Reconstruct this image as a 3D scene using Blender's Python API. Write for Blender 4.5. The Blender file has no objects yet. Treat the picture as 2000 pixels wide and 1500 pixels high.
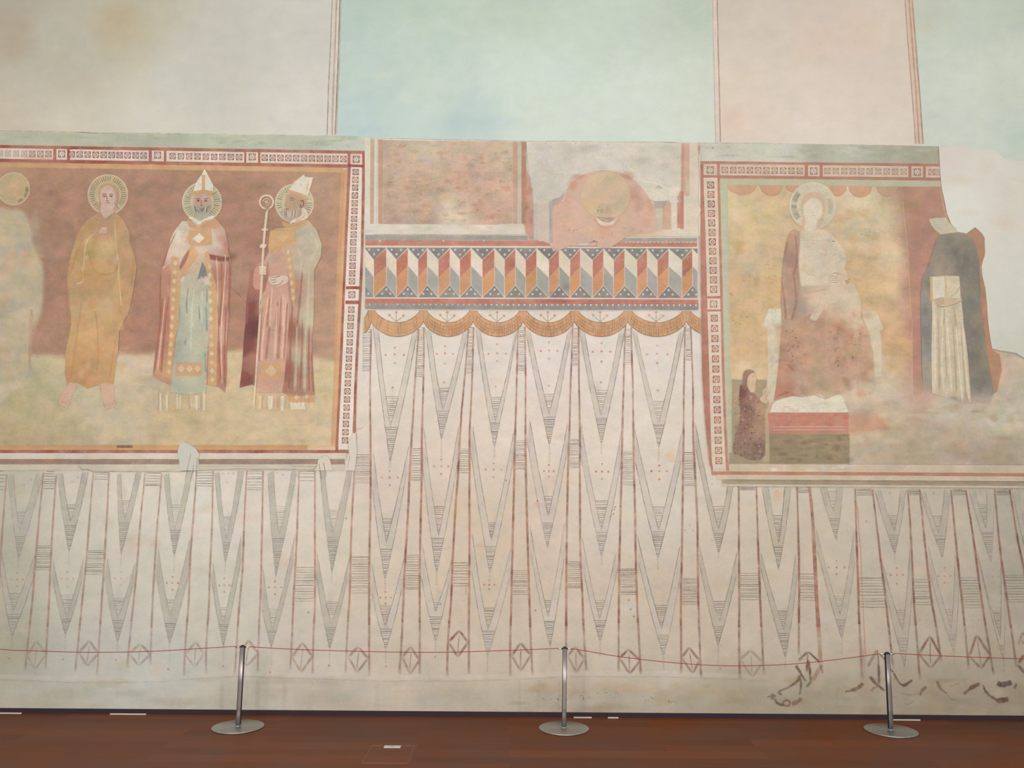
import bpy, math, random
from mathutils import Vector, Matrix
random.seed(7)
S = bpy.context.scene
COL = S.collection

# ------------------------------------------------------------------ camera
FPX = 1560.0
CAMH, CAMD = 1.55, 6.15
PITCH, ROLL = math.radians(8.45), math.radians(0.43)
cam_data = bpy.data.cameras.new('camera')
cam = bpy.data.objects.new('camera', cam_data)
COL.objects.link(cam)
cam_data.sensor_width = 36.0
cam_data.lens = FPX / 2000 * 36.0
cam_data.clip_end = 100
fwd = Vector((0, math.cos(PITCH), math.sin(PITCH)))
right0 = Vector((1, 0, 0))
up0 = right0.cross(fwd)
right = right0 * math.cos(ROLL) + up0 * math.sin(ROLL)
up = up0 * math.cos(ROLL) - right0 * math.sin(ROLL)
R = Matrix((right, up, -fwd)).transposed()
cam.matrix_world = Matrix.Translation((0, -CAMD, CAMH)) @ R.to_4x4()
S.camera = cam
CO = Vector((0, -CAMD, CAMH))

def ray(px, py):
    return (right * ((px - 1000) / FPX) + up * (-(py - 750) / FPX) + fwd)
def W(px, py, y=0.0):            # a point of the photograph on the wall plane at depth y
    d = ray(px, py); t = (y + CAMD) / d.y
    return CO + d * t
def F(px, py, z=0.0):            # ... on the floor
    d = ray(px, py); t = (z - CAMH) / d.z
    return CO + d * t

# ------------------------------------------------------------------ light
w = bpy.data.worlds.new('world'); S.world = w; w.use_nodes = True
bg = w.node_tree.nodes['Background']
bg.inputs[0].default_value = (0.97, 0.985, 1.0, 1)
bg.inputs[1].default_value = 0.74
def area(name, loc, target, sx, sy, power, color):
    l = bpy.data.lights.new(name, 'AREA'); l.shape = 'RECTANGLE'
    l.size, l.size_y, l.energy, l.color = sx, sy, power, color
    o = bpy.data.objects.new(name, l); COL.objects.link(o)
    o.location = loc
    o.rotation_euler = (Vector(target) - Vector(loc)).to_track_quat('-Z', 'Y').to_euler()
    return o
area('right_fill_light', (2.6, -9.2, 2.2), (0.6, 0, 0.9), 4.5, 3.0, 330, (1.0, 0.985, 0.95))  # unseen area light added low on the right to brighten the lower wall
area('left_fill_light', (-2.6, -7.6, 3.0), (-1.6, 0, 0.6), 3.0, 3.0, 300, (1.0, 0.97, 0.93))  # second added light, out of view, filling in the lower left wall
S.view_settings.view_transform = 'Standard'
S.view_settings.look = 'None'
S.view_settings.gamma = 1.0
S.view_settings.use_curve_mapping = False
S.view_settings.exposure = -0.17
try:
    S.cycles.transparent_max_bounces = 64
    S.cycles.max_bounces = 6
    S.cycles.diffuse_bounces = 3
except Exception:
    pass

# ------------------------------------------------------------------ colours
ALB = 0.93
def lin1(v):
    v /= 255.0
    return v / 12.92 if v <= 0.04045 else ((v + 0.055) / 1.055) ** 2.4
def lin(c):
    # haze put into the colour: a little greyer and paler than the pure colours named below
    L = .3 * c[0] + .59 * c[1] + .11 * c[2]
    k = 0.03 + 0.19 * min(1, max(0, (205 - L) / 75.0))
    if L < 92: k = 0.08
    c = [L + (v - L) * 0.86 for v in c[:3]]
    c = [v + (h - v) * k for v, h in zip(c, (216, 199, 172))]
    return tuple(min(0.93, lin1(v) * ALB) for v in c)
def linr(c): return tuple(lin1(v) * ALB for v in c[:3])
def mixc(a, b, t):
    return tuple(a[i] + (b[i] - a[i]) * t for i in range(3))
def field(pts, p=3.0, shift=(0, 0, 0)):           # smooth colour field through given spots
    def f(x, y):
        s = 0; acc = [0, 0, 0]
        for (qx, qy, c) in pts:
            wt = 1.0 / (((x - qx) ** 2 + (y - qy) ** 2) ** (p / 2) + 40)
            s += wt
            for i in range(3): acc[i] += c[i] * wt
        return tuple(v / s + d for v, d in zip(acc, shift))
    return f

# ------------------------------------------------------------------ materials
def nd(nt, typ, x=0, y=0, **kw):
    n = nt.nodes.new(typ); n.location = (x, y)
    for k, v in kw.items():
        if hasattr(n, k): setattr(n, k, v)
    return n
def mth(nt, op, a, b=None, c=None, clamp=False):
    n = nt.nodes.new('ShaderNodeMath'); n.operation = op; n.use_clamp = clamp
    for i, v in enumerate((a, b, c)):
        if v is None: continue
        if isinstance(v, (int, float)): n.inputs[i].default_value = v
        else: nt.links.new(v, n.inputs[i])
    return n.outputs[0]
def noise(nt, vec, scale, detail=3, rough=0.55):
    n = nt.nodes.new('ShaderNodeTexNoise'); n.inputs['Scale'].default_value = scale
    n.inputs['Detail'].default_value = detail; n.inputs['Roughness'].default_value = rough
    nt.links.new(vec, n.inputs['Vector'])
    return n
def ramp(nt, fac, lo, hi):
    m = nt.nodes.new('ShaderNodeMapRange'); m.interpolation_type = 'SMOOTHSTEP'
    nt.links.new(fac, m.inputs['Value'])
    m.inputs['From Min'].default_value = lo; m.inputs['From Max'].default_value = hi
    return m.outputs[0]

KF = 0.95
def paint_mat(name, wear=0.2, fine=0.12, mottle=0.10, hue=0.05, opaque=False, fleck=0.0, bump=0.15, rag=2.4):
    m = bpy.data.materials.new(name); m.use_nodes = True
    nt = m.node_tree; b = nt.nodes['Principled BSDF']
    b.inputs['Roughness'].default_value = 0.92
    b.inputs['Specular IOR Level'].default_value = 0.12
    geo = nd(nt, 'ShaderNodeNewGeometry'); pos = geo.outputs['Position']
    mp = nd(nt, 'ShaderNodeMapping'); nt.links.new(pos, mp.inputs['Vector'])
    mp.inputs['Scale'].default_value = (0.8, 1, 1.0); P = mp.outputs[0]
    at = nd(nt, 'ShaderNodeVertexColor'); at.layer_name = 'Col'
    n1 = noise(nt, P, 1.7, 4, 0.6); n2 = noise(nt, P, 9.0, 4, 0.65); n3 = noise(nt, P, 75, 3, 0.7)
    n4 = noise(nt, P, 260, 2, 0.6)
    def c(n, k): return mth(nt, 'MULTIPLY', mth(nt, 'SUBTRACT', n.outputs['Fac'], 0.5), k)
    v = mth(nt, 'ADD', c(n1, mottle * 1.3), c(n2, mottle * 1.5))
    v = mth(nt, 'ADD', v, c(n3, fine * 1.3)); v = mth(nt, 'ADD', v, c(n4, fine * 1.1))
    v = mth(nt, 'ADD', v, 1.0)
    # hue drift
    def ch(src, k):
        return mth(nt, 'ADD', v, mth(nt, 'MULTIPLY', mth(nt, 'SUBTRACT', src, 0.5), k))
    sep = nd(nt, 'ShaderNodeSeparateColor'); nt.links.new(n2.outputs['Color'], sep.inputs[0])
    sep1 = nd(nt, 'ShaderNodeSeparateColor'); nt.links.new(n1.outputs['Color'], sep1.inputs[0])
    cmb = nd(nt, 'ShaderNodeCombineColor')
    nt.links.new(ch(sep.outputs[0], hue * 1.4), cmb.inputs[0])
    nt.links.new(ch(sep1.outputs[1], hue * 0.8), cmb.inputs[1])
    nt.links.new(ch(sep.outputs[2], hue * 2.2), cmb.inputs[2])
    mx = nd(nt, 'ShaderNodeMix', data_type='RGBA', blend_type='MULTIPLY')
    mx.inputs[0].default_value = 1.0
    nt.links.new(at.outputs['Color'], mx.inputs[6]); nt.links.new(cmb.outputs[0], mx.inputs[7])
    out = mx.outputs[2]
    if fleck > 0:
        f1 = noise(nt, P, 34, 4, 0.75)
        fl = ramp(nt, f1.outputs['Fac'], 0.60, 0.74)
        m2 = nd(nt, 'ShaderNodeMix', data_type='RGBA')
        nt.links.new(mth(nt, 'MULTIPLY', fl, fleck), m2.inputs[0])
        nt.links.new(out, m2.inputs[6]); m2.inputs[7].default_value = (0.66, 0.60, 0.50, 1)
        out = m2.outputs[2]
        f2 = noise(nt, P, 52, 3, 0.7)
        fd = ramp(nt, mth(nt, 'SUBTRACT', 1.0, f2.outputs['Fac']), 0.64, 0.74)
        m3 = nd(nt, 'ShaderNodeMix', data_type='RGBA')
        nt.links.new(mth(nt, 'MULTIPLY', fd, fleck * 0.8), m3.inputs[0])
        nt.links.new(out, m3.inputs[6]); m3.inputs[7].default_value = (0.20, 0.13, 0.10, 1)
        out = m3.outputs[2]
    if opaque:
        nt.links.new(out, b.inputs['Base Color'])
    else:
        w1 = noise(nt, P, 15, 3, 0.7); w2 = noise(nt, P, 95, 2, 0.7); w3 = noise(nt, P, 28, 4, 0.78)
        a0 = at.outputs['Alpha']
        # ragged, flaking edges: the noise bites only where the pigment is thin
        thin = mth(nt, 'MULTIPLY', mth(nt, 'MULTIPLY', a0, mth(nt, 'SUBTRACT', 1.0, a0)), mth(nt, 'MULTIPLY', mth(nt, 'SUBTRACT', w3.outputs['Fac'], 0.5), rag))
        a = mth(nt, 'ADD', a0, thin, clamp=True)
        a = mth(nt, 'MULTIPLY', a, mth(nt, 'SUBTRACT', 1.0, mth(nt, 'MULTIPLY', ramp(nt, w1.outputs['Fac'], 0.42, 0.68), wear)))
        a = mth(nt, 'MULTIPLY', a, mth(nt, 'SUBTRACT', 1.0, mth(nt, 'MULTIPLY', ramp(nt, w2.outputs['Fac'], 0.45, 0.66), wear * 0.8)), clamp=True)
        # a thin film lets light in and out again, with light passed back and forth under it:
        # for coverage a the film transmission t solves t^2/(1-k(1-t)) = 1-a
        bw = nd(nt, 'ShaderNodeRGBToBW'); nt.links.new(out, bw.inputs[0])
        k = mth(nt, 'MINIMUM', mth(nt, 'MULTIPLY', bw.outputs[0], KF), 0.9)
        u = mth(nt, 'SUBTRACT', 1.0, a, clamp=True)
        ku = mth(nt, 'MULTIPLY', k, u)
        disc = mth(nt, 'ADD', mth(nt, 'MULTIPLY', ku, ku), mth(nt, 'MULTIPLY', mth(nt, 'MULTIPLY', u, 4.0), mth(nt, 'SUBTRACT', 1.0, k)))
        t = mth(nt, 'MULTIPLY', mth(nt, 'ADD', ku, mth(nt, 'SQRT', disc)), 0.5)
        ap = mth(nt, 'SUBTRACT', 1.0, t, clamp=True)
        gain = mth(nt, 'DIVIDE', a, mth(nt, 'MAXIMUM', ap, 0.0001))
        sc_ = nt.nodes.new('ShaderNodeVectorMath'); sc_.operation = 'SCALE'
        nt.links.new(out, sc_.inputs[0]); nt.links.new(mth(nt, 'MINIMUM', gain, 2.0), sc_.inputs['Scale'])
        nt.links.new(sc_.outputs[0], b.inputs['Base Color'])
        nt.links.new(ap, b.inputs['Alpha'])
    if bump:
        bp = nd(nt, 'ShaderNodeBump'); bp.inputs['Strength'].default_value = bump
        bp.inputs['Distance'].default_value = 0.004
        nt.links.new(n3.outputs['Fac'], bp.inputs['Height']); nt.links.new(bp.outputs[0], b.inputs['Normal'])
    return m

M_BASE = paint_mat('old_plaster', opaque=True, mottle=0.16, fine=0.10, hue=0.09, fleck=0.05, bump=0.2)
M_UP = paint_mat('limewash', opaque=True, mottle=0.10, fine=0.05, hue=0.07, bump=0.1)
M_FRESCO = paint_mat('fresco_ground', wear=0.0, mottle=0.38, fine=0.22, hue=0.22, fleck=0.16)
M_WORNF = paint_mat('abraded_fresco', wear=0.2, mottle=0.42, fine=0.30, hue=0.26, fleck=0.40, bump=0.3)
M_SOFT = paint_mat('soft_pigment', wear=0.16, mottle=0.22, fine=0.18, hue=0.14, fleck=0.06)
M_WORN = paint_mat('worn_pigment', wear=0.22, mottle=0.30, fine=0.22, hue=0.10)
M_LINE = paint_mat('drawn_line', wear=0.30, mottle=0.2, fine=0.2, hue=0.05, bump=0)
M_PATCH = paint_mat('repair_plaster', wear=0.0, mottle=0.07, fine=0.06, hue=0.04)

# ------------------------------------------------------------------ drawing in paint layers
LAY = 0.000006
PCOUNT = [0]
def catmull(pts, closed=False, n=5):
    out = []; N = len(pts)
    rng = range(N) if closed else range(N - 1)
    for i in rng:
        p0 = pts[(i - 1) % N] if closed or i > 0 else pts[i]
        p1 = pts[i]; p2 = pts[(i + 1) % N]
        p3 = pts[(i + 2) % N] if closed or i + 2 < N else pts[i + 1]
        for k in range(n):
            t = k / n
            out.append(tuple(0.5 * ((2 * p1[j]) + (-p0[j] + p2[j]) * t + (2 * p0[j] - 5 * p1[j] + 4 * p2[j] - p3[j]) * t * t
                             + (-p0[j] + 3 * p1[j] - 3 * p2[j] + p3[j]) * t ** 3) for j in (0, 1)))
    if not closed: out.append(pts[-1][:2])
    return out
def area2(p):
    return sum(p[i][0] * p[(i + 1) % len(p)][1] - p[(i + 1) % len(p)][0] * p[i][1] for i in range(len(p)))
def offset(p, d):
    if area2(p) < 0: d = -d
    out = []; N = len(p)
    for i in range(N):
        a, b, c = p[i - 1], p[i], p[(i + 1) % N]
        n = Vector((0, 0))
        for (u, v) in ((a, b), (b, c)):
            e = Vector((v[0] - u[0], v[1] - u[1]))
            if e.length > 1e-6: e.normalize(); n += Vector((e.y, -e.x))
        if n.length > 1e-6: n.normalize()
        out.append((b[0] + n.x * d, b[1] + n.y * d))
    return out

class Paint:
    """collects painted shapes in photograph coordinates; build() lays them on the wall as one mesh"""
    def __init__(s, layer):
        s.v = []; s.c = []; s.f = []; PCOUNT[0] += 1; s.L = -0.006 - layer * 0.0009 - (PCOUNT[0] % 37) * 0.0000017; s.n = 0
    def nxt(s): s.n += 1
    def vert(s, x, y, c, a):
        if callable(c): c = c(x, y)
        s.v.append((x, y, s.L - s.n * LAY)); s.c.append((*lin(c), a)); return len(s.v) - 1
    def poly(s, pts, c, a=1.0, soft=0.8, smooth=False, n=5):
        if smooth: pts = catmull(pts, True, n)
        pts = [p[:2] for p in pts]
        s.nxt()
        inn = offset(pts, -soft / 2); outr = offset(pts, soft / 2)
        i0 = [s.vert(x, y, c, a) for x, y in inn]; i1 = [s.vert(x, y, c, 0) for x, y in outr]
        s.f.append(i0)
        N = len(pts)
        for i in range(N):
            j = (i + 1) % N
            s.f.append([i0[i], i0[j], i1[j], i1[i]])
    def rect(s, x0, y0, x1, y1, c, a=1.0, soft=0.7):
        s.poly([(x0, y0), (x1, y0), (x1, y1), (x0, y1)], c, a, soft)
    def blob(s, cx, cy, rx, ry, c, a=0.5, n=14, core=0.25, wob=0.15):
        s.nxt()
        k = [1 + random.uniform(-wob, wob) for _ in range(n)]
        rings = []
        ce = s.vert(cx, cy, c, a)
        for (r, al) in ((core, a), (0.62, a * 0.55), (1.0, 0)):
            rings.append([s.vert(cx + math.cos(2 * math.pi * i / n) * rx * r * k[i], cy + math.sin(2 * math.pi * i / n) * ry * r * k[i], c, al) for i in range(n)])
        for i in range(n):
            j = (i + 1) % n
            s.f.append([ce, rings[0][i], rings[0][j]])
            for q in (0, 1): s.f.append([rings[q][i], rings[q + 1][i], rings[q + 1][j], rings[q][j]])
    def disc(s, cx, cy, rx, ry, c, a=1.0, soft=0.8, n=20):
        s.poly([(cx + rx * math.cos(2 * math.pi * i / n), cy + ry * math.sin(2 * math.pi * i / n)) for i in range(n)], c, a, soft)
    def stroke(s, pts, wd, c, a=1.0, soft=0.5, jit=0.0, vary=0.0, step=None, smooth=False, c2=None, ends=True, bump=True):
        if smooth: pts = catmull(pts, False, 5)
        if step:
            q = [pts[0]]
            for i in range(len(pts) - 1):
                d = math.dist(pts[i][:2], pts[i + 1][:2]); m = max(1, int(d / step))
                for k in range(1, m + 1):
                    t = k / m; q.append((pts[i][0] + (pts[i + 1][0] - pts[i][0]) * t, pts[i][1] + (pts[i + 1][1] - pts[i][1]) * t))
            pts = q
        if bump: s.nxt()
        N = len(pts); rows = []
        dirx = 0
        for i, p in enumerate(pts):
            a0 = pts[max(0, i - 1)]; b0 = pts[min(N - 1, i + 1)]
            e = Vector((b0[0] - a0[0], b0[1] - a0[1]))
            if e.length < 1e-6: e = Vector((0, 1))
            e.normalize(); nx, ny = e.y, -e.x
            ww = wd[i * (len(wd) - 1) // max(1, N - 1)] if isinstance(wd, (list, tuple)) else wd
            ww *= 1 + random.uniform(-1, 1) * min(0.25, jit * 0.25)
            dirx = dirx * 0.6 + random.uniform(-jit, jit) * 0.6
            x, y = p[0] + nx * dirx, p[1] + ny * dirx
            al = a * (1 - vary * random.random())
            cc = c if c2 is None else mixc(c, c2, min(1, max(0, 0.5 + 0.9 * math.sin(i * 0.55 + pts[0][0]) * random.random())))
            if ends and N > 2 and (i == 0 or i == N - 1): al *= 0.25
            h = ww / 2; g = min(soft, h * 0.9)
            rows.append([s.vert(x - nx * (h + g * .5), y - ny * (h + g * .5), cc, 0), s.vert(x - nx * (h - g * .5), y - ny * (h - g * .5), cc, al),
                         s.vert(x + nx * (h - g * .5), y + ny * (h - g * .5), cc, al), s.vert(x + nx * (h + g * .5), y + ny * (h + g * .5), cc, 0)])
        for i in range(N - 1):
            for q in range(3):
                s.f.append([rows[i][q], rows[i][q + 1], rows[i + 1][q + 1], rows[i + 1][q]])
    def hatch(s, left, rightp, y0, y1, n, c, a=0.7, wd=0.9, wob=0.8, fade=True):
        """cross strokes between two polylines"""
        s.nxt()
        def at(line, y):
            for i in range(len(line) - 1):
                (xa, ya), (xb, yb) = line[i][:2], line[i + 1][:2]
                if ya <= y <= yb or i == len(line) - 2:
                    return xa + (xb - xa) * ((y - ya) / max(1e-6, yb - ya))
        for k in range(n):
            y = y0 + (y1 - y0) * (k + random.uniform(-.2, .2)) / max(1, n - 1)
            y = min(max(y, min(y0, y1)), max(y0, y1))
            xa, xb = at(left, y), at(rightp, y)
            if xb - xa < 0.8: continue
            m = (xa + xb) / 2
            pts = [(xa + 0.4, y + random.uniform(-wob, wob) * .6), (m, y + random.uniform(-wob, wob) * .5), (xb - 0.4, y + random.uniform(-wob, wob) * .6)]
            s.stroke(pts, wd * random.uniform(.8, 1.25), c, a * random.uniform(.55, 1), soft=0.4, ends=False, bump=False)
    def grid(s, poly, step, cf, a=1.0):
        """a polygon cut into a fine grid so the colour can drift across it"""
        import bmesh
        s.nxt()
        bm = bmesh.new()
        vs = [bm.verts.new((x, y, 0)) for x, y in [p[:2] for p in poly]]
        f = bm.faces.new(vs)
        bmesh.ops.triangulate(bm, faces=[f])
        xs = [p[0] for p in poly]; ys = [p[1] for p in poly]
        x = math.ceil(min(xs) / step) * step
        while x < max(xs):
            bmesh.ops.bisect_plane(bm, geom=bm.verts[:] + bm.edges[:] + bm.faces[:], plane_co=(x, 0, 0), plane_no=(1, 0, 0)); x += step
        y = math.ceil(min(ys) / step) * step
        while y < max(ys):
            bmesh.ops.bisect_plane(bm, geom=bm.verts[:] + bm.edges[:] + bm.faces[:], plane_co=(0, y, 0), plane_no=(0, 1, 0)); y += step
        bm.verts.index_update()
        base = len(s.v)
        for v in bm.verts: s.vert(v.co.x, v.co.y, cf, a(v.co.x, v.co.y) if callable(a) else a)
        for f in bm.faces: s.f.append([base + v.index for v in f.verts])
        bm.free()
    def build(s, name, mat, parent=None, root=None, edge=None):
        off = Vector(root.location) if root else Vector((0, 0, 0))
        vs = [W(x, y, z) - off for (x, y, z) in s.v]
        fs = list(s.f); cols = list(s.c)
        if edge:                                   # the broken edge of the plaster, with its real thickness
            line, depth, ec = edge
            b = len(vs)
            for (x, y) in line:
                p = W(x, y, s.L - LAY) - off
                vs.append(p); vs.append(p + Vector((0, depth, 0)))
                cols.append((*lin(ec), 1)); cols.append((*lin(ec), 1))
            for i in range(len(line) - 1):
                fs.append([b + 2 * i, b + 2 * i + 1, b + 2 * i + 3, b + 2 * i + 2])
        me = bpy.data.meshes.new(name); me.from_pydata(vs, [], fs); me.update()
        ca = me.color_attributes.new('Col', 'FLOAT_COLOR', 'POINT')
        ca.data.foreach_set('color', [q for c in cols for q in c])
        me.materials.append(mat)
        o = bpy.data.objects.new(name, me); COL.objects.link(o)
        if parent: o.parent = parent
        return o

def tag(o, label=None, cat=None, group=None, kind=None):
    if label: o['label'] = label
    if cat: o['category'] = cat
    if group: o['group'] = group
    if kind: o['kind'] = kind
    return o
def empty(name, loc, label, cat, group=None):
    o = bpy.data.objects.new(name, None); COL.objects.link(o); o.location = loc
    o.empty_display_size = 0.1
    return tag(o, label, cat, group)

CREAM = (222, 212, 196); RED = (176, 96, 84); BRICK = (168, 84, 72); OCH = (205, 160, 105)
DARK = (92, 84, 82); GREY = (178, 176, 172)

# ------------------------------------------------------------------ the wall itself
def slab(name, x0, x1, y0, y1, z0, z1, mat=None):
    vs = [(x, y, z) for x in (x0, x1) for y in (y0, y1) for z in (z0, z1)]
    fs = [(0, 1, 3, 2), (4, 6, 7, 5), (0, 4, 5, 1), (2, 3, 7, 6), (0, 2, 6, 4), (1, 5, 7, 3)]
    me = bpy.data.meshes.new(name); me.from_pydata(vs, [], fs); me.update()
    if mat: me.materials.append(mat)
    return me
def simple_mat(name, col, rough=0.8, metal=0.0, spec=0.3):
    m = bpy.data.materials.new(name); m.use_nodes = True
    b = m.node_tree.nodes['Principled BSDF']
    b.inputs['Base Color'].default_value = (*linr(col), 1); b.inputs['Roughness'].default_value = rough
    b.inputs['Metallic'].default_value = metal; b.inputs['Specular IOR Level'].default_value = spec
    nt = m.node_tree
    n = nd(nt, 'ShaderNodeTexNoise'); n.inputs['Scale'].default_value = 60
    geo = nd(nt, 'ShaderNodeNewGeometry'); nt.links.new(geo.outputs['Position'], n.inputs['Vector'])
    mr = nd(nt, 'ShaderNodeMapRange'); nt.links.new(n.outputs['Fac'], mr.inputs['Value'])
    mr.inputs['To Min'].default_value = rough * 0.85; mr.inputs['To Max'].default_value = min(1, rough * 1.15)
    nt.links.new(mr.outputs[0], b.inputs['Roughness'])
    return m
wall_core = simple_mat('wall_core', (200, 195, 180), 0.95)
wall = bpy.data.objects.new('wall_back', slab('wall_back', -6.5, 6.5, 0.001, 0.30, 0, 6.2, wall_core))
COL.objects.link(wall); tag(wall, kind='structure')

TOPS = [(-260, 251), (0, 255), (60, 255.5), (125, 257.5), (170, 258), (180, 260.5), (230, 259.5), (330, 260.5), (400, 261.5), (460, 263), (540, 263.5), (640, 265.5), (700, 267),
        (735, 270), (800, 271), (880, 272.5), (960, 274), (1027, 275.5), (1060, 276), (1100, 275), (1150, 276.5), (1200, 277.5), (1280, 277), (1340, 279), (1400, 279),
        (1480, 279.5), (1560, 281), (1640, 282.5), (1720, 283.5), (1800, 285), (1834, 286)]
def topy(x):
    for i in range(len(TOPS) - 1):
        if TOPS[i][0] <= x <= TOPS[i + 1][0]:
            t = (x - TOPS[i][0]) / (TOPS[i + 1][0] - TOPS[i][0]); return TOPS[i][1] + t * (TOPS[i + 1][1] - TOPS[i][1])
    return TOPS[-1][1]
def seg(a, b): return [p for p in TOPS if a < p[0] < b]

def upfield(poly, cf, blobs):
    p = Paint(0); p.L = -0.0005
    p.grid(poly, 40, cf)
    for b in blobs: p.blob(*b)
    return p.build('painted_field', M_UPF, wall)
M_UPF = paint_mat('tinted_limewash', wear=0.0, mottle=0.11, fine=0.07, hue=0.06, bump=0.1, rag=0.5)
lt = [(658 + (150) * 0.038, -150), (658, 0), (648.5, 264 + 12)]
upfield([(-300, -170), (664, -170), (650, 290), (-300, 290)],
        field([(0, 0, (178, 172, 152)), (120, 90, (186, 184, 166)), (0, 230, (198, 190, 168)), (250, 60, (192, 184, 156)), (350, 150, (200, 199, 186)), (600, 30, (203, 202, 192)),
               (600, 220, (212, 208, 198)), (300, 240, (210, 206, 190)), (450, 100, (200, 198, 186)), (140, 250, (206, 198, 178)), (-250, 0, (168, 162, 144)), (300, -150, (190, 188, 172))]),
        [(220, 50, 60, 60, (190, 174, 138), .36), (235, 30, 40, 40, (190, 172, 134), .3), (30, 60, 60, 60, (176, 158, 136), .4), (20, 100, 60, 40, (178, 160, 135), .35), (110, 115, 50, 20, (200, 186, 162), .35),
         (540, 68, 20, 14, (222, 220, 208), .5), (420, 60, 30, 40, (212, 210, 196), .3), (560, 10, 40, 10, (215, 214, 202), .4), (410, 160, 60, 50, (205, 203, 192), .4), (150, 170, 80, 50, (196, 188, 168), .3)])
upfield([(664, -170), (1388, -170), (1403, 290), (650, 290)],
        field([(680, 20, (186, 208, 202)), (720, 130, (192, 212, 208)), (690, 230, (188, 210, 212)), (850, 50, (196, 214, 204)), (1000, 20, (198, 214, 202)), (1000, 130, (208, 224, 216)),
               (850, 180, (202, 220, 212)), (1200, 60, (204, 220, 210)), (1250, 180, (214, 228, 220)), (1380, 20, (196, 212, 198)), (1380, 150, (212, 222, 212)), (1050, 240, (212, 226, 218)), (900, 235, (188, 208, 212)), (1380, 250, (216, 226, 216))], shift=(-3, -3, -9)),
        [(900, 240, 80, 26, (186, 204, 206), .3), (980, 240, 50, 22, (184, 204, 208), .35), (745, 145, 22, 20, (212, 222, 208), .5), (790, 190, 26, 16, (216, 228, 218), .45), (720, 255, 30, 20, (184, 204, 210), .5),
         (1080, 150, 90, 50, (214, 228, 222), .4), (820, 20, 90, 30, (186, 206, 192), .35), (1180, 240, 60, 20, (220, 230, 222), .4), (1020, 15, 120, 22, (196, 212, 198), .3), (860, 90, 60, 40, (196, 216, 210), .35)])
upfield([(1388, -170), (1768, -170), (1795, 290), (1403, 290)],
        field([(1420, 20, (214, 200, 182)), (1500, 60, (218, 206, 190)), (1600, 20, (222, 204, 186)), (1750, 40, (224, 208, 190)), (1450, 160, (224, 208, 190)), (1600, 150, (226, 210, 194)),
               (1750, 180, (226, 210, 192)), (1450, 250, (226, 208, 190)), (1600, 250, (230, 216, 202)), (1770, 260, (228, 214, 198))]),
        [(1450, 130, 40, 30, (212, 202, 192), .35), (1490, 70, 50, 24, (208, 202, 188), .4), (1590, 90, 60, 50, (226, 204, 184), .35), (1430, 230, 40, 30, (226, 200, 180), .4), (1680, 70, 50, 60, (228, 206, 186), .3), (1640, 230, 80, 20, (234, 222, 210), .4)])
upfield([(1768, -170), (2300, -170), (2300, 400), (1803, 400), (1795, 290)],
        field([(1810, 20, (204, 210, 190)), (1850, 100, (208, 218, 202)), (2000, 20, (200, 212, 192)), (1900, 60, (206, 218, 200)), (2000, 120, (212, 222, 206)), (1850, 220, (210, 220, 206)), (1980, 240, (204, 216, 202)), (1900, 150, (216, 222, 208)), (2200, 100, (206, 216, 200))]),
        [(1815, 55, 20, 14, (212, 210, 190), .5), (1960, 170, 50, 60, (214, 218, 200), .4), (1990, 270, 40, 30, (196, 212, 198), .4), (1820, 225, 20, 14, (202, 212, 204), .5)])
def band(pal, lines, blobs=()):
    p = Paint(0); p.L = -0.0007
    p.poly(pal[0], pal[1], 1, 0.6)
    for (pts, wd, c, a) in lines:
        e = [(pts[0][0] + (pts[0][0] - pts[-1][0]) * 150 / 270, -150)] + list(pts)
        p.stroke(e, wd, c, a, soft=wd * 0.5, jit=0.35, vary=.35, step=9, ends=False)
    return p.build('painted_band', M_SOFT, wall)
band(([(653.5, -150), (672, -150), (666.5, 0), (663, 130), (658, 266), (636, 266), (642, 130), (647.5, 0)], (212, 205, 192)),
     [([(649, 0), (646.5, 70), (641.5, 170), (638.8, 264)], 1.8, (118, 96, 84), .9), ([(657.5, 0), (654, 100), (651, 180), (648.5, 264)], 3.2, (150, 112, 96), .75),
      ([(660.5, 0), (656.5, 130), (651.3, 262)], 1.8, (226, 220, 204), .8), ([(664, 0), (660, 130), (654.3, 263)], 2.2, (112, 84, 70), .95), ([(666, 0), (662.5, 130), (657.3, 262)], 1.9, (150, 148, 124), .8)])
band(([(1384.5, -150), (1397, -150), (1401, 0), (1408, 277), (1396, 277), (1392, 120), (1390, 0)], (222, 208, 192)),
     [([(1391.5, 0), (1393.5, 100), (1396, 200), (1397.8, 277)], 1.1, (150, 128, 110), .75), ([(1389.8, 0), (1392, 100), (1394.5, 200), (1396, 277)], 1.0, (232, 226, 208), .7), ([(1400.6, 0), (1403.2, 110), (1405.6, 200), (1407.3, 277)], 2.0, (140, 98, 78), .95),
      ([(1396, 0), (1399, 120), (1402, 270)], 3, (234, 218, 204), .6)])
band(([(1757, -150), (1772, -150), (1783, 0), (1804.5, 281), (1788, 281), (1766.5, 0)], (222, 196, 174)),
     [([(1767.5, 0), (1773, 80), (1781, 180), (1788, 281)], 1.6, (140, 104, 84), .9), ([(1775.5, 0), (1781.5, 80), (1789, 180), (1795.3, 281)], 3.2, (166, 124, 98), .8),
      ([(1778.5, 0), (1784.5, 80), (1792, 180), (1799, 281)], 1.7, (230, 200, 178), .8), ([(1781.5, 0), (1788, 80), (1796, 180), (1803.2, 281)], 2.8, (156, 112, 80), .9)])

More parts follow.
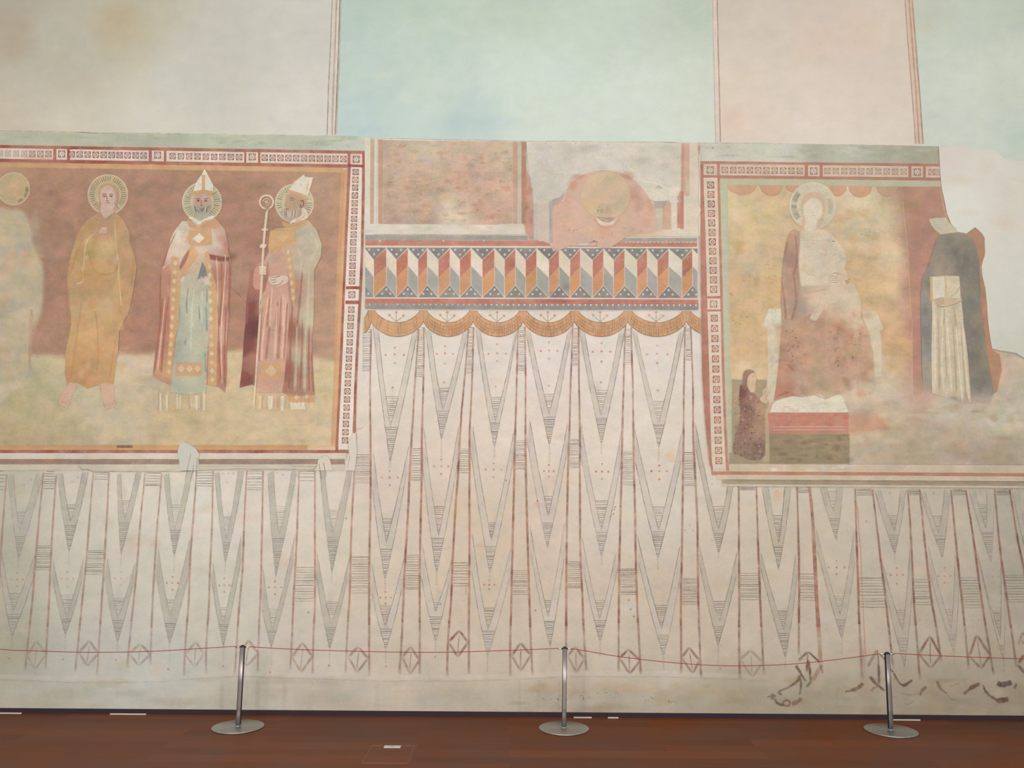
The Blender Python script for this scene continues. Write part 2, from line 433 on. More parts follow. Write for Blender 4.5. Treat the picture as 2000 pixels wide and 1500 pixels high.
# ------------------------------------------------------------------ plaster repair at the right (pale lacuna)
LAC = [(1833.6, 286.6), (1850, 284), (1880.5, 284), (1905, 291), (1941, 291.7), (1952, 299), (1959, 308), (1978, 313), (2000, 314.5), (2080, 330), (2300, 345), (2300, 760), (2080, 735), (2000, 699), (1985, 690), (1969, 687), (1950, 684),
       (1938, 681), (1934, 660), (1930, 630), (1928, 600), (1925, 564), (1919, 540), (1917, 520), (1920, 508), (1923, 500), (1924, 492), (1923.5, 484), (1923, 464), (1918, 456), (1905, 443.6), (1898, 448), (1888, 456), (1870, 453), (1857.7, 437), (1850, 418), (1845, 392), (1840, 370), (1837, 345), (1835, 310)]
rt = W(2000, 690)
pr = empty('plaster_patch', (W(1990, 690).x, -0.004, W(1990, 690).z), 'pale cream plaster repair with a wavy edge at the right, beside the saint in black', 'plaster repair')
p = Paint(10)
p.grid(LAC, 40, field([(1850, 300, (222, 212, 198)), (1920, 320, (224, 218, 205)), (1990, 400, (220, 216, 200)), (1880, 400, (226, 226, 212)), (1960, 600, (216, 216, 200)), (1990, 500, (218, 216, 200)), (1990, 680, (206, 208, 190)), (2200, 500, (206, 204, 188))]))
for q in range(18): p.blob(random.uniform(1860, 2040), random.uniform(310, 660), random.uniform(15, 45), random.uniform(8, 26), random.choice([(228, 222, 206), (222, 205, 188), (212, 214, 196), (232, 230, 218)]), .3)
p.stroke([(1960, 345), (1990, 352), (2020, 362)], .8, (188, 176, 158), .5, soft=.6)
p.build('plaster_skin', M_PATCH, pr, pr)
def rim(pts, c=(170, 158, 140), a=.5, wd=1.2, layer=11, nm='cracked_edge', root=pr):
    q = Paint(layer); q.stroke(pts, wd, c, a, soft=.8, jit=.5, vary=.6, step=7, ends=False); return q.build(nm, M_LINE, root, root)
rim(LAC[0:9] , (206, 208, 190), .8)
rim(LAC[11:40] + [LAC[0]], (196, 182, 160), .6)

# ------------------------------------------------------------------ painted curtain (ground plaster of the whole lower wall)
curt = empty('painted_curtain', (0, -0.004, 0.02), 'painted curtain of hanging V folds and red pleat lines along the lower wall', 'mural')
BOTL, BOTR = 1388, 1411
GR = Paint(0)
ground_pts = field([
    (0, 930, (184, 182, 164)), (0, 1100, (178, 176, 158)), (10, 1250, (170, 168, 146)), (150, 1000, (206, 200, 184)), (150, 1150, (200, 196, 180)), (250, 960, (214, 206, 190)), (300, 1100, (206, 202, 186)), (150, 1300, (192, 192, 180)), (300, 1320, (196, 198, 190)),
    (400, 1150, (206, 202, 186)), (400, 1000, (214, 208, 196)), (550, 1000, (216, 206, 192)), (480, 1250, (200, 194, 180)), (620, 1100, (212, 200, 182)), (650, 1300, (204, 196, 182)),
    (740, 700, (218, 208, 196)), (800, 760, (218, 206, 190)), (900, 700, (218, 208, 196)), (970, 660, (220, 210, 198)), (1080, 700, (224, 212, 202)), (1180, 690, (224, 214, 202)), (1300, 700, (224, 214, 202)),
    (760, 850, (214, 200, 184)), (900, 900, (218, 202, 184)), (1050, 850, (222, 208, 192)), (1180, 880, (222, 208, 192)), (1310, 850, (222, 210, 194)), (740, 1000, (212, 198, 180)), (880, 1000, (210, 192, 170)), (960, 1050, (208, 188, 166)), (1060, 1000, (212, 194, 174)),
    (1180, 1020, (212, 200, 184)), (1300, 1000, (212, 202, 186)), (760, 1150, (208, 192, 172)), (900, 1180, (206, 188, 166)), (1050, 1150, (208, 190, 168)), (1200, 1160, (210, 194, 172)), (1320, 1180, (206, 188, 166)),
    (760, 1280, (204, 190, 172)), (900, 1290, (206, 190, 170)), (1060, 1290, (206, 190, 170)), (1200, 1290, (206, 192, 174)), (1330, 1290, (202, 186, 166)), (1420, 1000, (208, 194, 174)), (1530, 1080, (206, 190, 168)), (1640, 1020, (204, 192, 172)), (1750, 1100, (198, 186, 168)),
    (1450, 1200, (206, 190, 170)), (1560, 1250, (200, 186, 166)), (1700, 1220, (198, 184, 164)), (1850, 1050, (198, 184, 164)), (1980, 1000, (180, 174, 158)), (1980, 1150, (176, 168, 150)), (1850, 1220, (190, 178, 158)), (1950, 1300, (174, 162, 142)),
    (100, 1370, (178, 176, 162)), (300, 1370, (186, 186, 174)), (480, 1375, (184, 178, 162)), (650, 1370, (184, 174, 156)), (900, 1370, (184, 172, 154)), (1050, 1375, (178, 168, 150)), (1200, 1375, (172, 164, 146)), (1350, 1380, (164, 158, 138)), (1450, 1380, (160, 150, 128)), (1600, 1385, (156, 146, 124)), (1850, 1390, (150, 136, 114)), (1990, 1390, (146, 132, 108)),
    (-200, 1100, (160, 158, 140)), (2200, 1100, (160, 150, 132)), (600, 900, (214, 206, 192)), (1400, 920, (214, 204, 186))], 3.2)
GR.grid(TOPS + [(1905, 300), (2300, 420), (2300, BOTR + 10), (-260, BOTL - 4)], 26, ground_pts)
tones = [(226, 216, 204), (196, 178, 156), (212, 190, 166), (200, 196, 184), (186, 172, 152), (224, 210, 192), (206, 180, 156), (216, 220, 214)]
for q in range(150):
    x = random.uniform(0, 2000); y = random.uniform(920 if (x < 680 or x > 1400) else 650, 1340)
    GR.blob(x, y, random.uniform(10, 42), random.uniform(8, 34), random.choice(tones), random.uniform(.12, .34))
for q in range(60):
    x = random.uniform(0, 1000); GR.blob(x, random.uniform(1320, 1385), random.uniform(20, 60), random.uniform(6, 16), random.choice([(196, 196, 186), (180, 172, 154), (190, 176, 158), (172, 170, 152)]), .3)
for q in range(90):
    x = random.uniform(1000, 2000); GR.blob(x, random.uniform(1325, 1402), random.uniform(12, 45), random.uniform(5, 14), random.choice([(186, 182, 168), (150, 130, 96), (176, 156, 118), (140, 128, 106), (190, 178, 150), (178, 150, 122), (168, 160, 138)]), .34)
# water marks and old strips low down
for (x, a) in ((108, .0), (434, .35), (482, .3), (504, .45), (556, .3), (608, .15), (738, .2), (1016, .35), (1052, .25), (1094, .4), (1140, .3), (1636, .35)):
    if a: GR.stroke([(x, 1326), (x - 2, 1390)], 9 if x < 800 else 6, (150, 140, 122), a * .7, soft=5, step=12)
for ln in ([(-40, 1326), (60, 1330), (130, 1333), (230, 1333), (330, 1331)], [(350, 1328), (450, 1322), (480, 1321), (560, 1325), (640, 1327), (750, 1330), (880, 1330), (1000, 1328)], [(1000, 1328), (1100, 1322), (1300, 1322), (1500, 1330)]):
    GR.stroke(ln, 1.6, (150, 140, 126), .55, soft=1.2, jit=.6, vary=.6, step=9)
    GR.stroke([(x, y - 7) for x, y in ln], 8, (222, 218, 208), .22, soft=7, step=30)
GR.blob(1235, 1345, 60, 6, (206, 166, 136), .5); GR.blob(1190, 1335, 46, 6, (210, 168, 136), .45); GR.blob(1400, 1352, 90, 9, (184, 160, 110), .45); GR.blob(1060, 1345, 60, 10, (196, 162, 130), .4)
for q in range(60):
    x0 = random.choice([1065, 1090, 1172, 1200, 1270, 1310, 1140]); GR.blob(x0 + random.gauss(0, 9), {1065: 1368, 1090: 1366, 1172: 1352, 1200: 1356, 1270: 1366, 1310: 1370, 1140: 1362}[x0] + random.gauss(0, 2.5), random.uniform(1, 3), random.uniform(.6, 1.6), (70, 64, 60), .6, n=8)
for q in range(420):   # specks and chips in the plaster
    x = random.uniform(0, 2000); y = random.uniform(640, 1395)
    GR.blob(x, y, random.uniform(.6, 2.4), random.uniform(.4, 1.3), random.choice([(130, 108, 92), (120, 110, 104), (236, 230, 218), (236, 230, 220), (160, 120, 98)]), random.uniform(.3, .7), n=7)
for (x, y) in ((1200, 995), (1198, 1004), (1201, 990), (1228, 1172), (1232, 1190), (1238, 1204), (1046, 1192), (860, 1180), (602, 1196), (988, 938), (676, 1012), (1212, 989), (1050, 978), (1640, 1195)):
    GR.blob(x, y, 2.2, 2.6, (80, 60, 52), .75, n=8)
GR.blob(1050, 985, 9, 8, (214, 150, 130), .35); GR.blob(1520, 968, 12, 14, (200, 150, 120), .4); GR.blob(875, 1070, 16, 5, (206, 150, 130), .3); GR.blob(938, 1066, 26, 4, (206, 150, 130), .25); GR.blob(1310, 890, 12, 18, (226, 190, 140), .5)
gobj = GR.build('plaster_ground', paint_mat('curtain_ground', wear=0, mottle=0.17, fine=0.13, hue=0.10, fleck=0.10, bump=.25), curt, curt,
                edge=(TOPS, 0.0055, (150, 140, 122)))
q = Paint(1); q.stroke([(x, y + .2) for x, y in TOPS[1:]], 1.5, (110, 100, 88), .8, soft=.9, jit=.5, vary=.75, step=7, ends=False)
q.stroke([(150, 258.4), (180, 259.6), (232, 260.4)], 1.6, (90, 80, 70), .8)
q.build('cracked_edge', M_LINE, curt, curt)

# pleat lines
PAIRS = {
 'Z': (None, [(13, 926), (4, 1040), (1, 1080), (-3, 1160)]),
 'Y': ([(85, 922), (77, 1000), (70, 1080), (64, 1160), (58, 1220), (48, 1316)], [(110, 926), (103, 1020), (99, 1100), (95, 1180), (88, 1312)]),
 'X': ([(182, 922), (174, 1020), (168, 1100), (160, 1178), (146, 1318)], [(213, 924), (208, 1020), (202, 1120), (197, 1200), (189, 1320)]),
 'W': ([(283, 924), (274, 1020), (266, 1120), (256, 1220), (248, 1304)], [(316, 924), (306, 1040), (300, 1140), (296, 1220), (293, 1300)]),
 'V': ([(385, 892), (380, 980), (372, 1080), (368, 1178), (362, 1260), (359, 1320)], [(416, 920), (414, 1020), (410, 1120), (408, 1178), (403, 1260), (402, 1318)]),
 'U': ([(482, 918), (477, 1020), (473, 1120), (466, 1200), (458, 1320)], [(514, 920), (511, 1060), (509, 1160), (506, 1220), (503, 1318)]),
 'T': ([(584, 918), (580, 1040), (573, 1178), (567, 1308)], [(615, 916), (615, 1040), (615, 1178), (612, 1240), (610, 1322)]),
 'A': ([(696, 846), (694, 880), (690, 960), (686, 1040), (683, 1160), (678, 1240), (674, 1322)], [(725, 643), (723, 760), (723.4, 820), (724, 946), (721.6, 1072), (721, 1134), (721, 1242), (721, 1321)]),
 'B': ([(818, 643), (810.7, 742), (804.4, 850), (800.8, 910), (795.4, 1027), (791, 1098), (788, 1170), (783.7, 1260), (780, 1322)], [(828, 639), (827.4, 724), (824, 850), (824, 910), (821.5, 1018), (820, 1098), (819.7, 1206), (820, 1321)]),
 'C': ([(915, 643), (908.8, 724), (900, 825), (895, 919), (889, 1000), (884.5, 1088), (881, 1170), (875.5, 1242), (873, 1322)], [(925, 639), (922, 742), (917, 848), (917, 910), (917, 1072), (916, 1188), (915.6, 1323)]),
 'D': ([(1012, 638), (1008.7, 760), (1006, 848), (1005, 892), (1003, 982), (1000.6, 1088), (998.8, 1170), (996.6, 1260), (997, 1321)], [(1025, 638), (1026.7, 760), (1026.7, 910), (1031, 1072), (1034, 1170), (1036.6, 1251), (1040, 1318.5)]),
 'E': ([(1119, 634), (1114.7, 742), (1112, 848), (1109, 928), (1106.6, 1081), (1106, 1170), (1105.7, 1260), (1105, 1318)], [(1130, 639), (1131, 742), (1132.7, 848), (1132.7, 946), (1133.6, 1088), (1137, 1152), (1140.8, 1242), (1146, 1316)]),
 'F': ([(1221.8, 634), (1218, 742), (1215.5, 848), (1214.6, 910), (1212, 1000), (1210, 1088), (1209, 1170), (1208, 1317.6)], [(1232.6, 639), (1236, 760), (1238, 910), (1240, 982), (1241.6, 1088), (1245, 1188), (1251.5, 1317.6)]),
 'G': ([(1338, 639), (1336, 742), (1335, 848), (1334, 910), (1331.6, 1088), (1330, 1170), (1330.7, 1321)], [(1348.7, 639), (1353, 742), (1354, 848), (1356.8, 910), (1362, 1018), (1363, 1088), (1365, 1206), (1369.4, 1323)]),
 'H': ([(1443, 949), (1443, 1026), (1444, 1168), (1443.7, 1272), (1445.6, 1328)], [(1477, 949), (1480, 1042), (1484.8, 1168), (1489.6, 1272), (1492.8, 1328)]),
 'I': ([(1556.8, 951), (1560, 1058), (1560.8, 1168), (1560, 1285)], [(1580.8, 949), (1588, 1026), (1595, 1168), (1600, 1240), (1603, 1304)]),
 'J': ([(1670.4, 954), (1672.8, 1042), (1676.8, 1168), (1679, 1224), (1684, 1325)], [(1704, 955.6), (1714.4, 1042), (1721.6, 1106), (1729.6, 1168), (1736, 1224), (1740.8, 1272), (1745.6, 1314)]),
 'K': ([(1772.8, 955.6), (1780, 1058), (1784.8, 1168), (1790, 1240), (1796.8, 1328)], [(1796, 955.6), (1808, 1074), (1819, 1168), (1828.8, 1224), (1840, 1301)]),
 'L': ([(1857.6, 957), (1868.8, 1074), (1878.4, 1168), (1886, 1240), (1892.8, 1314)], [(1886.4, 957), (1902.4, 1058), (1916.8, 1168), (1928, 1240), (1941.6, 1323)]),
 'M': ([(1943, 957), (1952, 1058), (1966.4, 1168), (1979, 1256), (1987, 1313.6)], [(1972, 957), (1988.8, 1058), (2002, 1122), (2018, 1240)]),
}
HB = {'Z': [(920, 956, 6)], 'Y': [(921, 954, 8), (1066, 1113, 12)], 'X': [(923, 936, 4), (1075, 1121, 12)], 'W': [(924, 949, 6)], 'V': [(923, 949, 6)], 'U': [(920, 957, 8)],
      'T': [(920, 939, 4), (1108, 1175, 14)], 'A': [(888, 944, 15), (1088, 1158, 16)], 'B': [(640, 735, 27), (876, 937, 14), (1084, 1151, 16)], 'C': [(632, 728, 26), (877, 923, 12), (1099, 1144, 9)],
      'D': [(634, 724, 24), (861, 917, 17), (1114, 1161, 13)], 'E': [(632, 713, 26), (858, 914, 17), (1097, 1148, 14)], 'F': [(632, 712, 24), (881, 947, 18), (1111, 1161, 16)], 'G': [(634, 703, 20), (883, 949, 16), (1130, 1181, 16)],
      'H': [(949, 958, 4), (1120, 1171, 13)], 'I': [(950, 962, 5), (1121, 1172, 11)], 'J': [(955, 967, 5), (1128, 1186, 11)], 'K': [(956, 966, 5), (1132, 1181, 10)], 'L': [(956, 966, 6), (1128, 1187, 12)], 'M': [(956, 966, 5), (1123, 1176, 11)]}
def pcol(x):
    if x < 420: return (132, 102, 88), (160, 106, 92)
    if x < 700: return (136, 88, 76), (164, 98, 82)
    if x < 1400: return (118, 64, 50), (156, 86, 66)
    return (108, 56, 46), (146, 74, 58)
for k, (l, r) in PAIRS.items():
    P_ = Paint(3)
    for li in (l, r):
        if not li: continue
        c1, c2 = pcol(li[0][0])
        wd = 4.3 if li[0][0] > 700 else 4.0
        if li[0] == (1580.8, 949): wd = 7.5; c1, c2 = (138, 66, 50), (150, 76, 60)
        pts = catmull(li, False, 4)
        n = len(pts); wl = [wd * 0.8, wd, wd, wd, wd * 1.15, wd * 1.35]
        dense = []
        for i in range(len(pts) - 1):
            m = max(1, int(abs(pts[i + 1][1] - pts[i][1]) / 5))
            dense += [(pts[i][0] + (pts[i + 1][0] - pts[i][0]) * k_ / m, pts[i][1] + (pts[i + 1][1] - pts[i][1]) * k_ / m) for k_ in range(m)]
        dense.append(pts[-1])
        upper = [p for p in dense if p[1] < 1226][::2]; low = [p for p in dense if p[1] >= 1204][::2]
        P_.stroke(upper, wl[:4], c1, .95, soft=1.1, jit=.35, vary=.35, c2=c2, ends=False)
        if len(low) > 1: P_.stroke(low, [wd, wd * 1.5], mixc(c1, (140, 118, 104), .45), .8, soft=1.6, jit=.35, vary=.4, c2=c1)
    if k == 'J':
        P_.stroke([(1674, 980), (1678, 1040), (1681, 1074), (1684.8, 1168), (1688, 1230), (1691, 1285)], 2.6, (176, 108, 90), .7, soft=1, jit=.4, vary=.3, step=9)
        P_.stroke([(1680, 1240), (1684, 1280), (1687, 1330)], 10, (166, 138, 130), .6, soft=3)
    if k == 'C':
        P_.stroke([(911, 1105), (911.5, 1128)], 1.5, (170, 90, 76), .7, vary=.7, step=3); P_.stroke([(910, 1140), (909.5, 1163)], 2, (170, 90, 76), .7, vary=.7, step=3)
    P_.build('pleat_line', M_WORN, curt, curt)
    ll = l or [(-6, 900), (-10, 1000)]
    for (y0, y1, n) in HB.get(k, []):
        rr = r
        if y0 < 760 and k in 'BCDEFG': pass
        H_ = Paint(3)
        H_.hatch([(x + 2, y) for x, y in ll], [(x - 1.5, y) for x, y in rr], y0, y1, n, (86, 76, 70), .88, 1.35)
        H_.build('hatching', M_LINE, curt, curt)
    if k == 'A': H_ = Paint(3); H_.hatch([(710, 600), (708, 730)], [(725, 600), (724, 730)], 640, 724, 24, (86, 76, 70), .88, 1.35); H_.stroke([(709.5, 640), (708.5, 724)], 1.2, (150, 110, 100), .6); H_.build('hatching', M_LINE, curt, curt)

# V folds: inner/outer starts left and right, inner tip, outer tip, inner hatch y, outer hatch y, trail y, end dot
VS = [
 [((739, 647), (728, 634), (806, 650), (817, 639), (762.5, 834), (762, 903), 775, 835, 915, None),
  ((729, 883), (728, 957), (799, 869), (793, 930), (754.4, 1060), (752, 1134), 1013.5, 1073, 1154, None),
  ((726, 1101), (726, 1157), (789, 1091), (784.6, 1150), (752, 1224), (753.5, 1269), 1183.5, 1228.5, 1294, (753.6, 1302))],
 [((841, 648), (830.5, 641), (905, 648), (915, 641), (865, 802), (862, 860), 758, 803, 892, None),
  ((827.8, 836), (826, 917), (896, 831), (894.4, 901), (856.6, 1047), (852.6, 1121), 989, 1051, 1143, None),
  ((825, 1063), (822.4, 1125), (883.6, 1089), (877, 1137.6), (850.8, 1195), (850.8, 1254), 1177, 1205, 1274, (850, 1283))],
 [((938, 648), (928.6, 639), (1006, 655), (1011.4, 639), (967.3, 823), (965.5, 876), 776, 826, 897, None),
  ((923, 831), (918.7, 876), (1004, 840), (1004, 892), (959.6, 1056), (957, 1123), 1020, 1068, 1126, None),
  ((922, 1041), (920.5, 1112), (999, 1067), (996, 1127), (953, 1232), (952, 1283), 1187, 1232, 1312, None)],
 [((1036, 650), (1025.8, 641), (1108, 652), (1117.4, 639), (1072.4, 809), (1073, 871), 770, 815, 903, None),
  ((1034.8, 820), (1028.5, 856), (1109, 825), (1109, 874), (1071, 1008), (1068.8, 1072), 970, 1021, 1074, None),
  ((1034.8, 1025), (1036.6, 1080), (1103, 1020), (1102, 1090), (1070.6, 1206), (1074, 1265), 1173, 1213, 1294, None)],
 [((1142, 650), (1131, 642), (1210, 648), (1221, 642), (1174, 812), (1174.6, 868), 762, 816, 887, None),
  ((1133.6, 824), (1135, 892), (1215.5, 834), (1212.8, 904), (1174.6, 1037), (1175, 1089), 978, 1040, 1104, None),
  ((1137, 1049), (1140, 1116), (1203, 1082), (1206.5, 1109), (1171, 1210), (1172, 1255), 1173, 1212, 1281, None)],
 [((1244, 652), (1235, 643), (1326, 652), (1337, 643), (1286.6, 828), (1286.6, 876), 784, 829, 901, None),
  ((1239, 836), (1240.7, 901), (1332.5, 841), (1330.7, 899), (1286.6, 1036), (1285, 1091), 990, 1038, 1114, None),
  ((1245, 1047), (1247, 1098), (1328, 1066), (1328, 1130), (1292, 1229), (1296, 1283), 1182, 1240, 1310, None)],
 [((1357.7, 825), (1357.7, 870), (1421.6, 949), (1432, 949), (1403, 1035), (1403.5, 1083), 989, 1042, 1090, None),
  ((1366, 1065), (1366, 1100), (1440, 1077), (1439, 1122), (1404.8, 1216), (1402.4, 1262), 1175, 1224, 1297, (1407, 1305.6))],
 [((1501, 951), (1488, 951), (1532.8, 949), (1545, 951), (1520.8, 1061), (1520.8, 1114), 1007, 1066, None, None),
  ((1485.6, 1079), (1484.8, 1106), (1554, 1083), (1558, 1119), (1531, 1232), (1534, 1286), 1193, 1237, 1306, None)],
 [((1615, 951), (1601.6, 951), (1634, 954), (1646, 952), (1628, 999), (1633.6, 1056), 960, 1013, None, None),
  ((1593, 1029), (1596, 1074), (1668, 1039), (1670, 1098), (1641, 1203), (1644, 1249), 1165, 1211, 1278, None)],
 [((1720, 957), (1708, 957), (1759, 957), (1769.6, 957), (1747, 1039), (1748, 1083), 1007, 1045, 1103, None),
  ((1721.6, 1093), (1728, 1146), (1777.6, 1071), (1784, 1122), (1763, 1232), (1767, 1304), 1192, 1247, None, None)],
 [((1807, 960), (1798, 962), (1844.8, 957), (1855, 962), (1833.6, 1042), (1840.8, 1090), 1008, 1047, None, None),
  ((1812.8, 1066), (1816, 1122), (1866, 1082), (1873.6, 1130), (1858, 1229), (1864, 1278), 1190, 1240, 1300, None)],
 [((1904, 957), (1893, 959), (1927, 957), (1942, 957), (1925.6, 1032), (1936, 1099), 985, 1039, None, None),
  ((1907, 1074), (1918, 1122), (1955, 1090), (1961.6, 1138), (1953.6, 1249), (1960.8, 1293), 1195, 1260, 1312, None)],
 [((1990, 958), (1977, 960), (2010, 958), (2025, 958), (2003, 1040), (2012, 1110), 1000, 1045, None, None)],
 [((26, 926), (15, 926), (72, 924), (84, 926), (38, 1036), (36, 1094), 1000, 1048, 1108, None),
  ((3, 1080), (1, 1120), (68, 1082), (65, 1130), (26, 1194), (23, 1244), 1159, 1200, 1262, (17.6, 1286))],
 [((122, 924), (112, 924), (161, 922), (173, 922), (138, 1020), (134.4, 1080), 986, 1026, 1102, None),
  ((103, 1092), (102, 1126), (164, 1090), (160, 1134), (130, 1204), (127.6, 1242), 1162, 1209, 1274, (122.6, 1288))],
 [((236, 926), (229, 926), (266, 922), (276, 922), (243, 1014), (236, 1086), 978, 1020, 1108, None),
  ((210, 1090), (204, 1126), (264, 1100), (262, 1130), (230, 1208), (229, 1256), 1168, 1212, 1270, (226, 1289))],
 [((330, 924), (320, 926), (373, 884), (379, 905), (341.6, 1032), (340, 1088), 986, 1036, 1120, None),
  ((309, 1070), (304, 1120), (371, 1054), (369, 1120), (332, 1204), (331, 1260), 1172, 1218, 1292, (328.6, 1307))],
 [((428, 922), (419, 924), (465, 920), (477, 920), (442, 1054), (440, 1102), 1010, 1060, 1122, None),
  ((416, 1098), (413, 1130), (471, 1046), (471, 1092), (436, 1218), (436, 1264), 1187, 1219, 1294, (435.6, 1301))],
 [((534, 920), (523, 924), (570, 920), (580, 920), (545, 1044), (538.6, 1128), 989, 1052, None, None),
  ((514, 1110), (511, 1184), (576, 1046), (572, 1104), (532, 1231), (530, 1266), 1190, 1232, 1300, (527.6, 1313))],
 [((632, 904), (623, 906), (683, 890), (688, 920), (650, 1044), (648, 1120), 996, 1050, 1140, None),
  ((619, 1078), (618, 1128), (682, 1090), (680, 1126), (647, 1222), (643.6, 1269), 1175, 1225, 1298, (642.6, 1300))],
]
LNC = (84, 78, 76)
def bow(a, b, k):
    mx, my = (a[0] + b[0]) / 2, (a[1] + b[1]) / 2
    return catmull([a, (mx + k, my), b], False, 7)
for cols in VS:
    for (li, lo, ri, ro, ti, to, hi, ho, tr, dot) in cols:
        v = Paint(2)
        x0 = ti[0]
        tc = (178, 175, 162) if x0 < 700 else ((203, 193, 181) if x0 < 1400 else (184, 176, 160))
        bl = bow(li, ti, -1.5); bo = bow(lo, to, -1.5); brr = bow(ri, ti, 1.5); bro = bow(ro, to, 1.5)
        v.poly(bl + bo[::-1], tc, .8, 1.2)
        v.poly(brr + bro[::-1], tc, .85, 1.2)
        v.poly([ti] + [to] + [to], tc, .0, .1)
        # darker breath of grey where the fold leaves the pleat
        v.blob((li[0] + lo[0]) / 2 + 3, (li[1] + lo[1]) / 2 + 22, 7, 34, (166, 160, 154), .3); v.blob((ri[0] + ro[0]) / 2 - 3, (ri[1] + ro[1]) / 2 + 22, 7, 34, (166, 160, 154), .28)
        if random.random() < .7: v.blob(x0 + random.uniform(-9, 9), ti[1] - random.uniform(5, 60), 9, 30, (164, 162, 160), .25)
        al = .8 if x0 > 700 and x0 < 1560 else .6
        for ln in (bl, bo, brr, bro):
            v.stroke(ln, random.uniform(1.1, 1.6), LNC, al * random.uniform(.75, 1.1), soft=.4, jit=.25, vary=.55, step=6)
        def inner_x(y, side):
            A, B = (li, ri)[side], ti; t = (y - A[1]) / (B[1] - A[1]); return A[0] + (B[0] - A[0]) * t
        wi = inner_x(hi, 1) - inner_x(hi, 0)
        n = max(4, int((ti[1] - hi) / 4.0))
        v.hatch([p for p in bl], [p for p in brr], hi, ti[1] - 5, n, LNC, al * 1.1, 1.3)
        n = max(3, int((to[1] - ho) / 4.1))
        v.hatch([p for p in bo], [p for p in bro], ho, to[1] - 6, n, LNC, al * 1.1, 1.4)
        if tr:
            y = to[1] + 2
            while y < tr:
                v.stroke([(to[0] - 1.8, y), (to[0] + 1.8, y + random.uniform(-.4, .4))], 1.1, LNC, al * .7, soft=.4, ends=False); y += 3.7
        if dot: v.disc(dot[0], dot[1], 2.4, 2.4, (190, 116, 104), .75)
        v.build('curtain_fold', M_LINE if False else M_SOFT, curt, curt)

def cross(pts, c=(190, 104, 88), a=.85, r=2.2):
    d = Paint(3)
    for (x, y) in pts: d.disc(x, y, r * random.uniform(.85, 1.15), r * random.uniform(.85, 1.15), c, a * random.uniform(.7, 1), n=12)
    return d.build('dot_cross', M_SOFT, curt, curt)
for (cx, cy, ax, at, ab) in [(771, 692, 18, 13, 17), (869, 690, 16, 14, 20), (971, 690, 17, 18, 15), (1072.4, 684.5, 16, 16, 16), (1175, 686, 17, 16, 20), (1283.5, 691, 20, 16, 18)]:
    e = {771: (766.6, 757), 869: (867, 746.5), 971: (968, 755), 1072.4: (1072, 753), 1175: (1173.7, 746.5), 1283.5: (1285, 762)}[cx]
    cross([(cx, cy), (cx - ax, cy + 1), (cx + ax, cy + 1), (cx, cy - at), (cx, cy + ab), e])
for (cx, cy, ax, at, ab, al) in [(761, 932.5, 15.5, 12.5, 15, .9), (861.6, 910.5, 14, 13, 15, .85), (964, 917, 15.5, 12, 15, .8), (1072, 920, 9.5, 12, 10.5, .95), (1176, 921, 12, 15, 14.5, .95), (1287.5, 920, 15, 11, 16, 1), (753, 1167, 10, 11, 11.5, .9), (955.6, 1142, 10, 9, 8.5, 1),
                             (1634, 1108, 15.5, 13, 13, .95), (1752, 1123, 12, 13.5, 17, .85), (1844.8, 1125, 12, 16, 13, .8), (1939, 1126, 11, 13, 13, .4), (33.4, 1132, 11, 13, 12.5, .75), (131.6, 1130, 11.5, 13, 16, .6), (236.4, 1129.6, 12.5, 12.5, 12.5, .45), (336.6, 1138.6, 11, 12, 13, .8),
                             (438, 1143, 10, 13.5, 13, .75), (537, 1147, 12, 11.5, 13.5, .85), (1810, 1211, 13, 10, 14, .3), (1900, 1211, 13, 10, 14, .25)]:
    cross([(cx, cy), (cx - ax, cy), (cx + ax, cy), (cx, cy - at), (cx, cy + ab)], (184, 98, 80), al)
cross([(435, 924.5), (446, 924.5), (456, 924.5), (444, 941.5), (541, 923), (552, 927), (46, 947), (60, 936), (152, 932), (141, 941), (1516.5, 959), (1738, 963), (1824, 963.6), (1914, 960), (1391, 945), (1391, 1055), (1692, 1018)], (176, 120, 104), .55, 2.3)
cross([(1347, 1026), (1338, 1035), (1354, 1036)], (130, 104, 92), .45, 2)

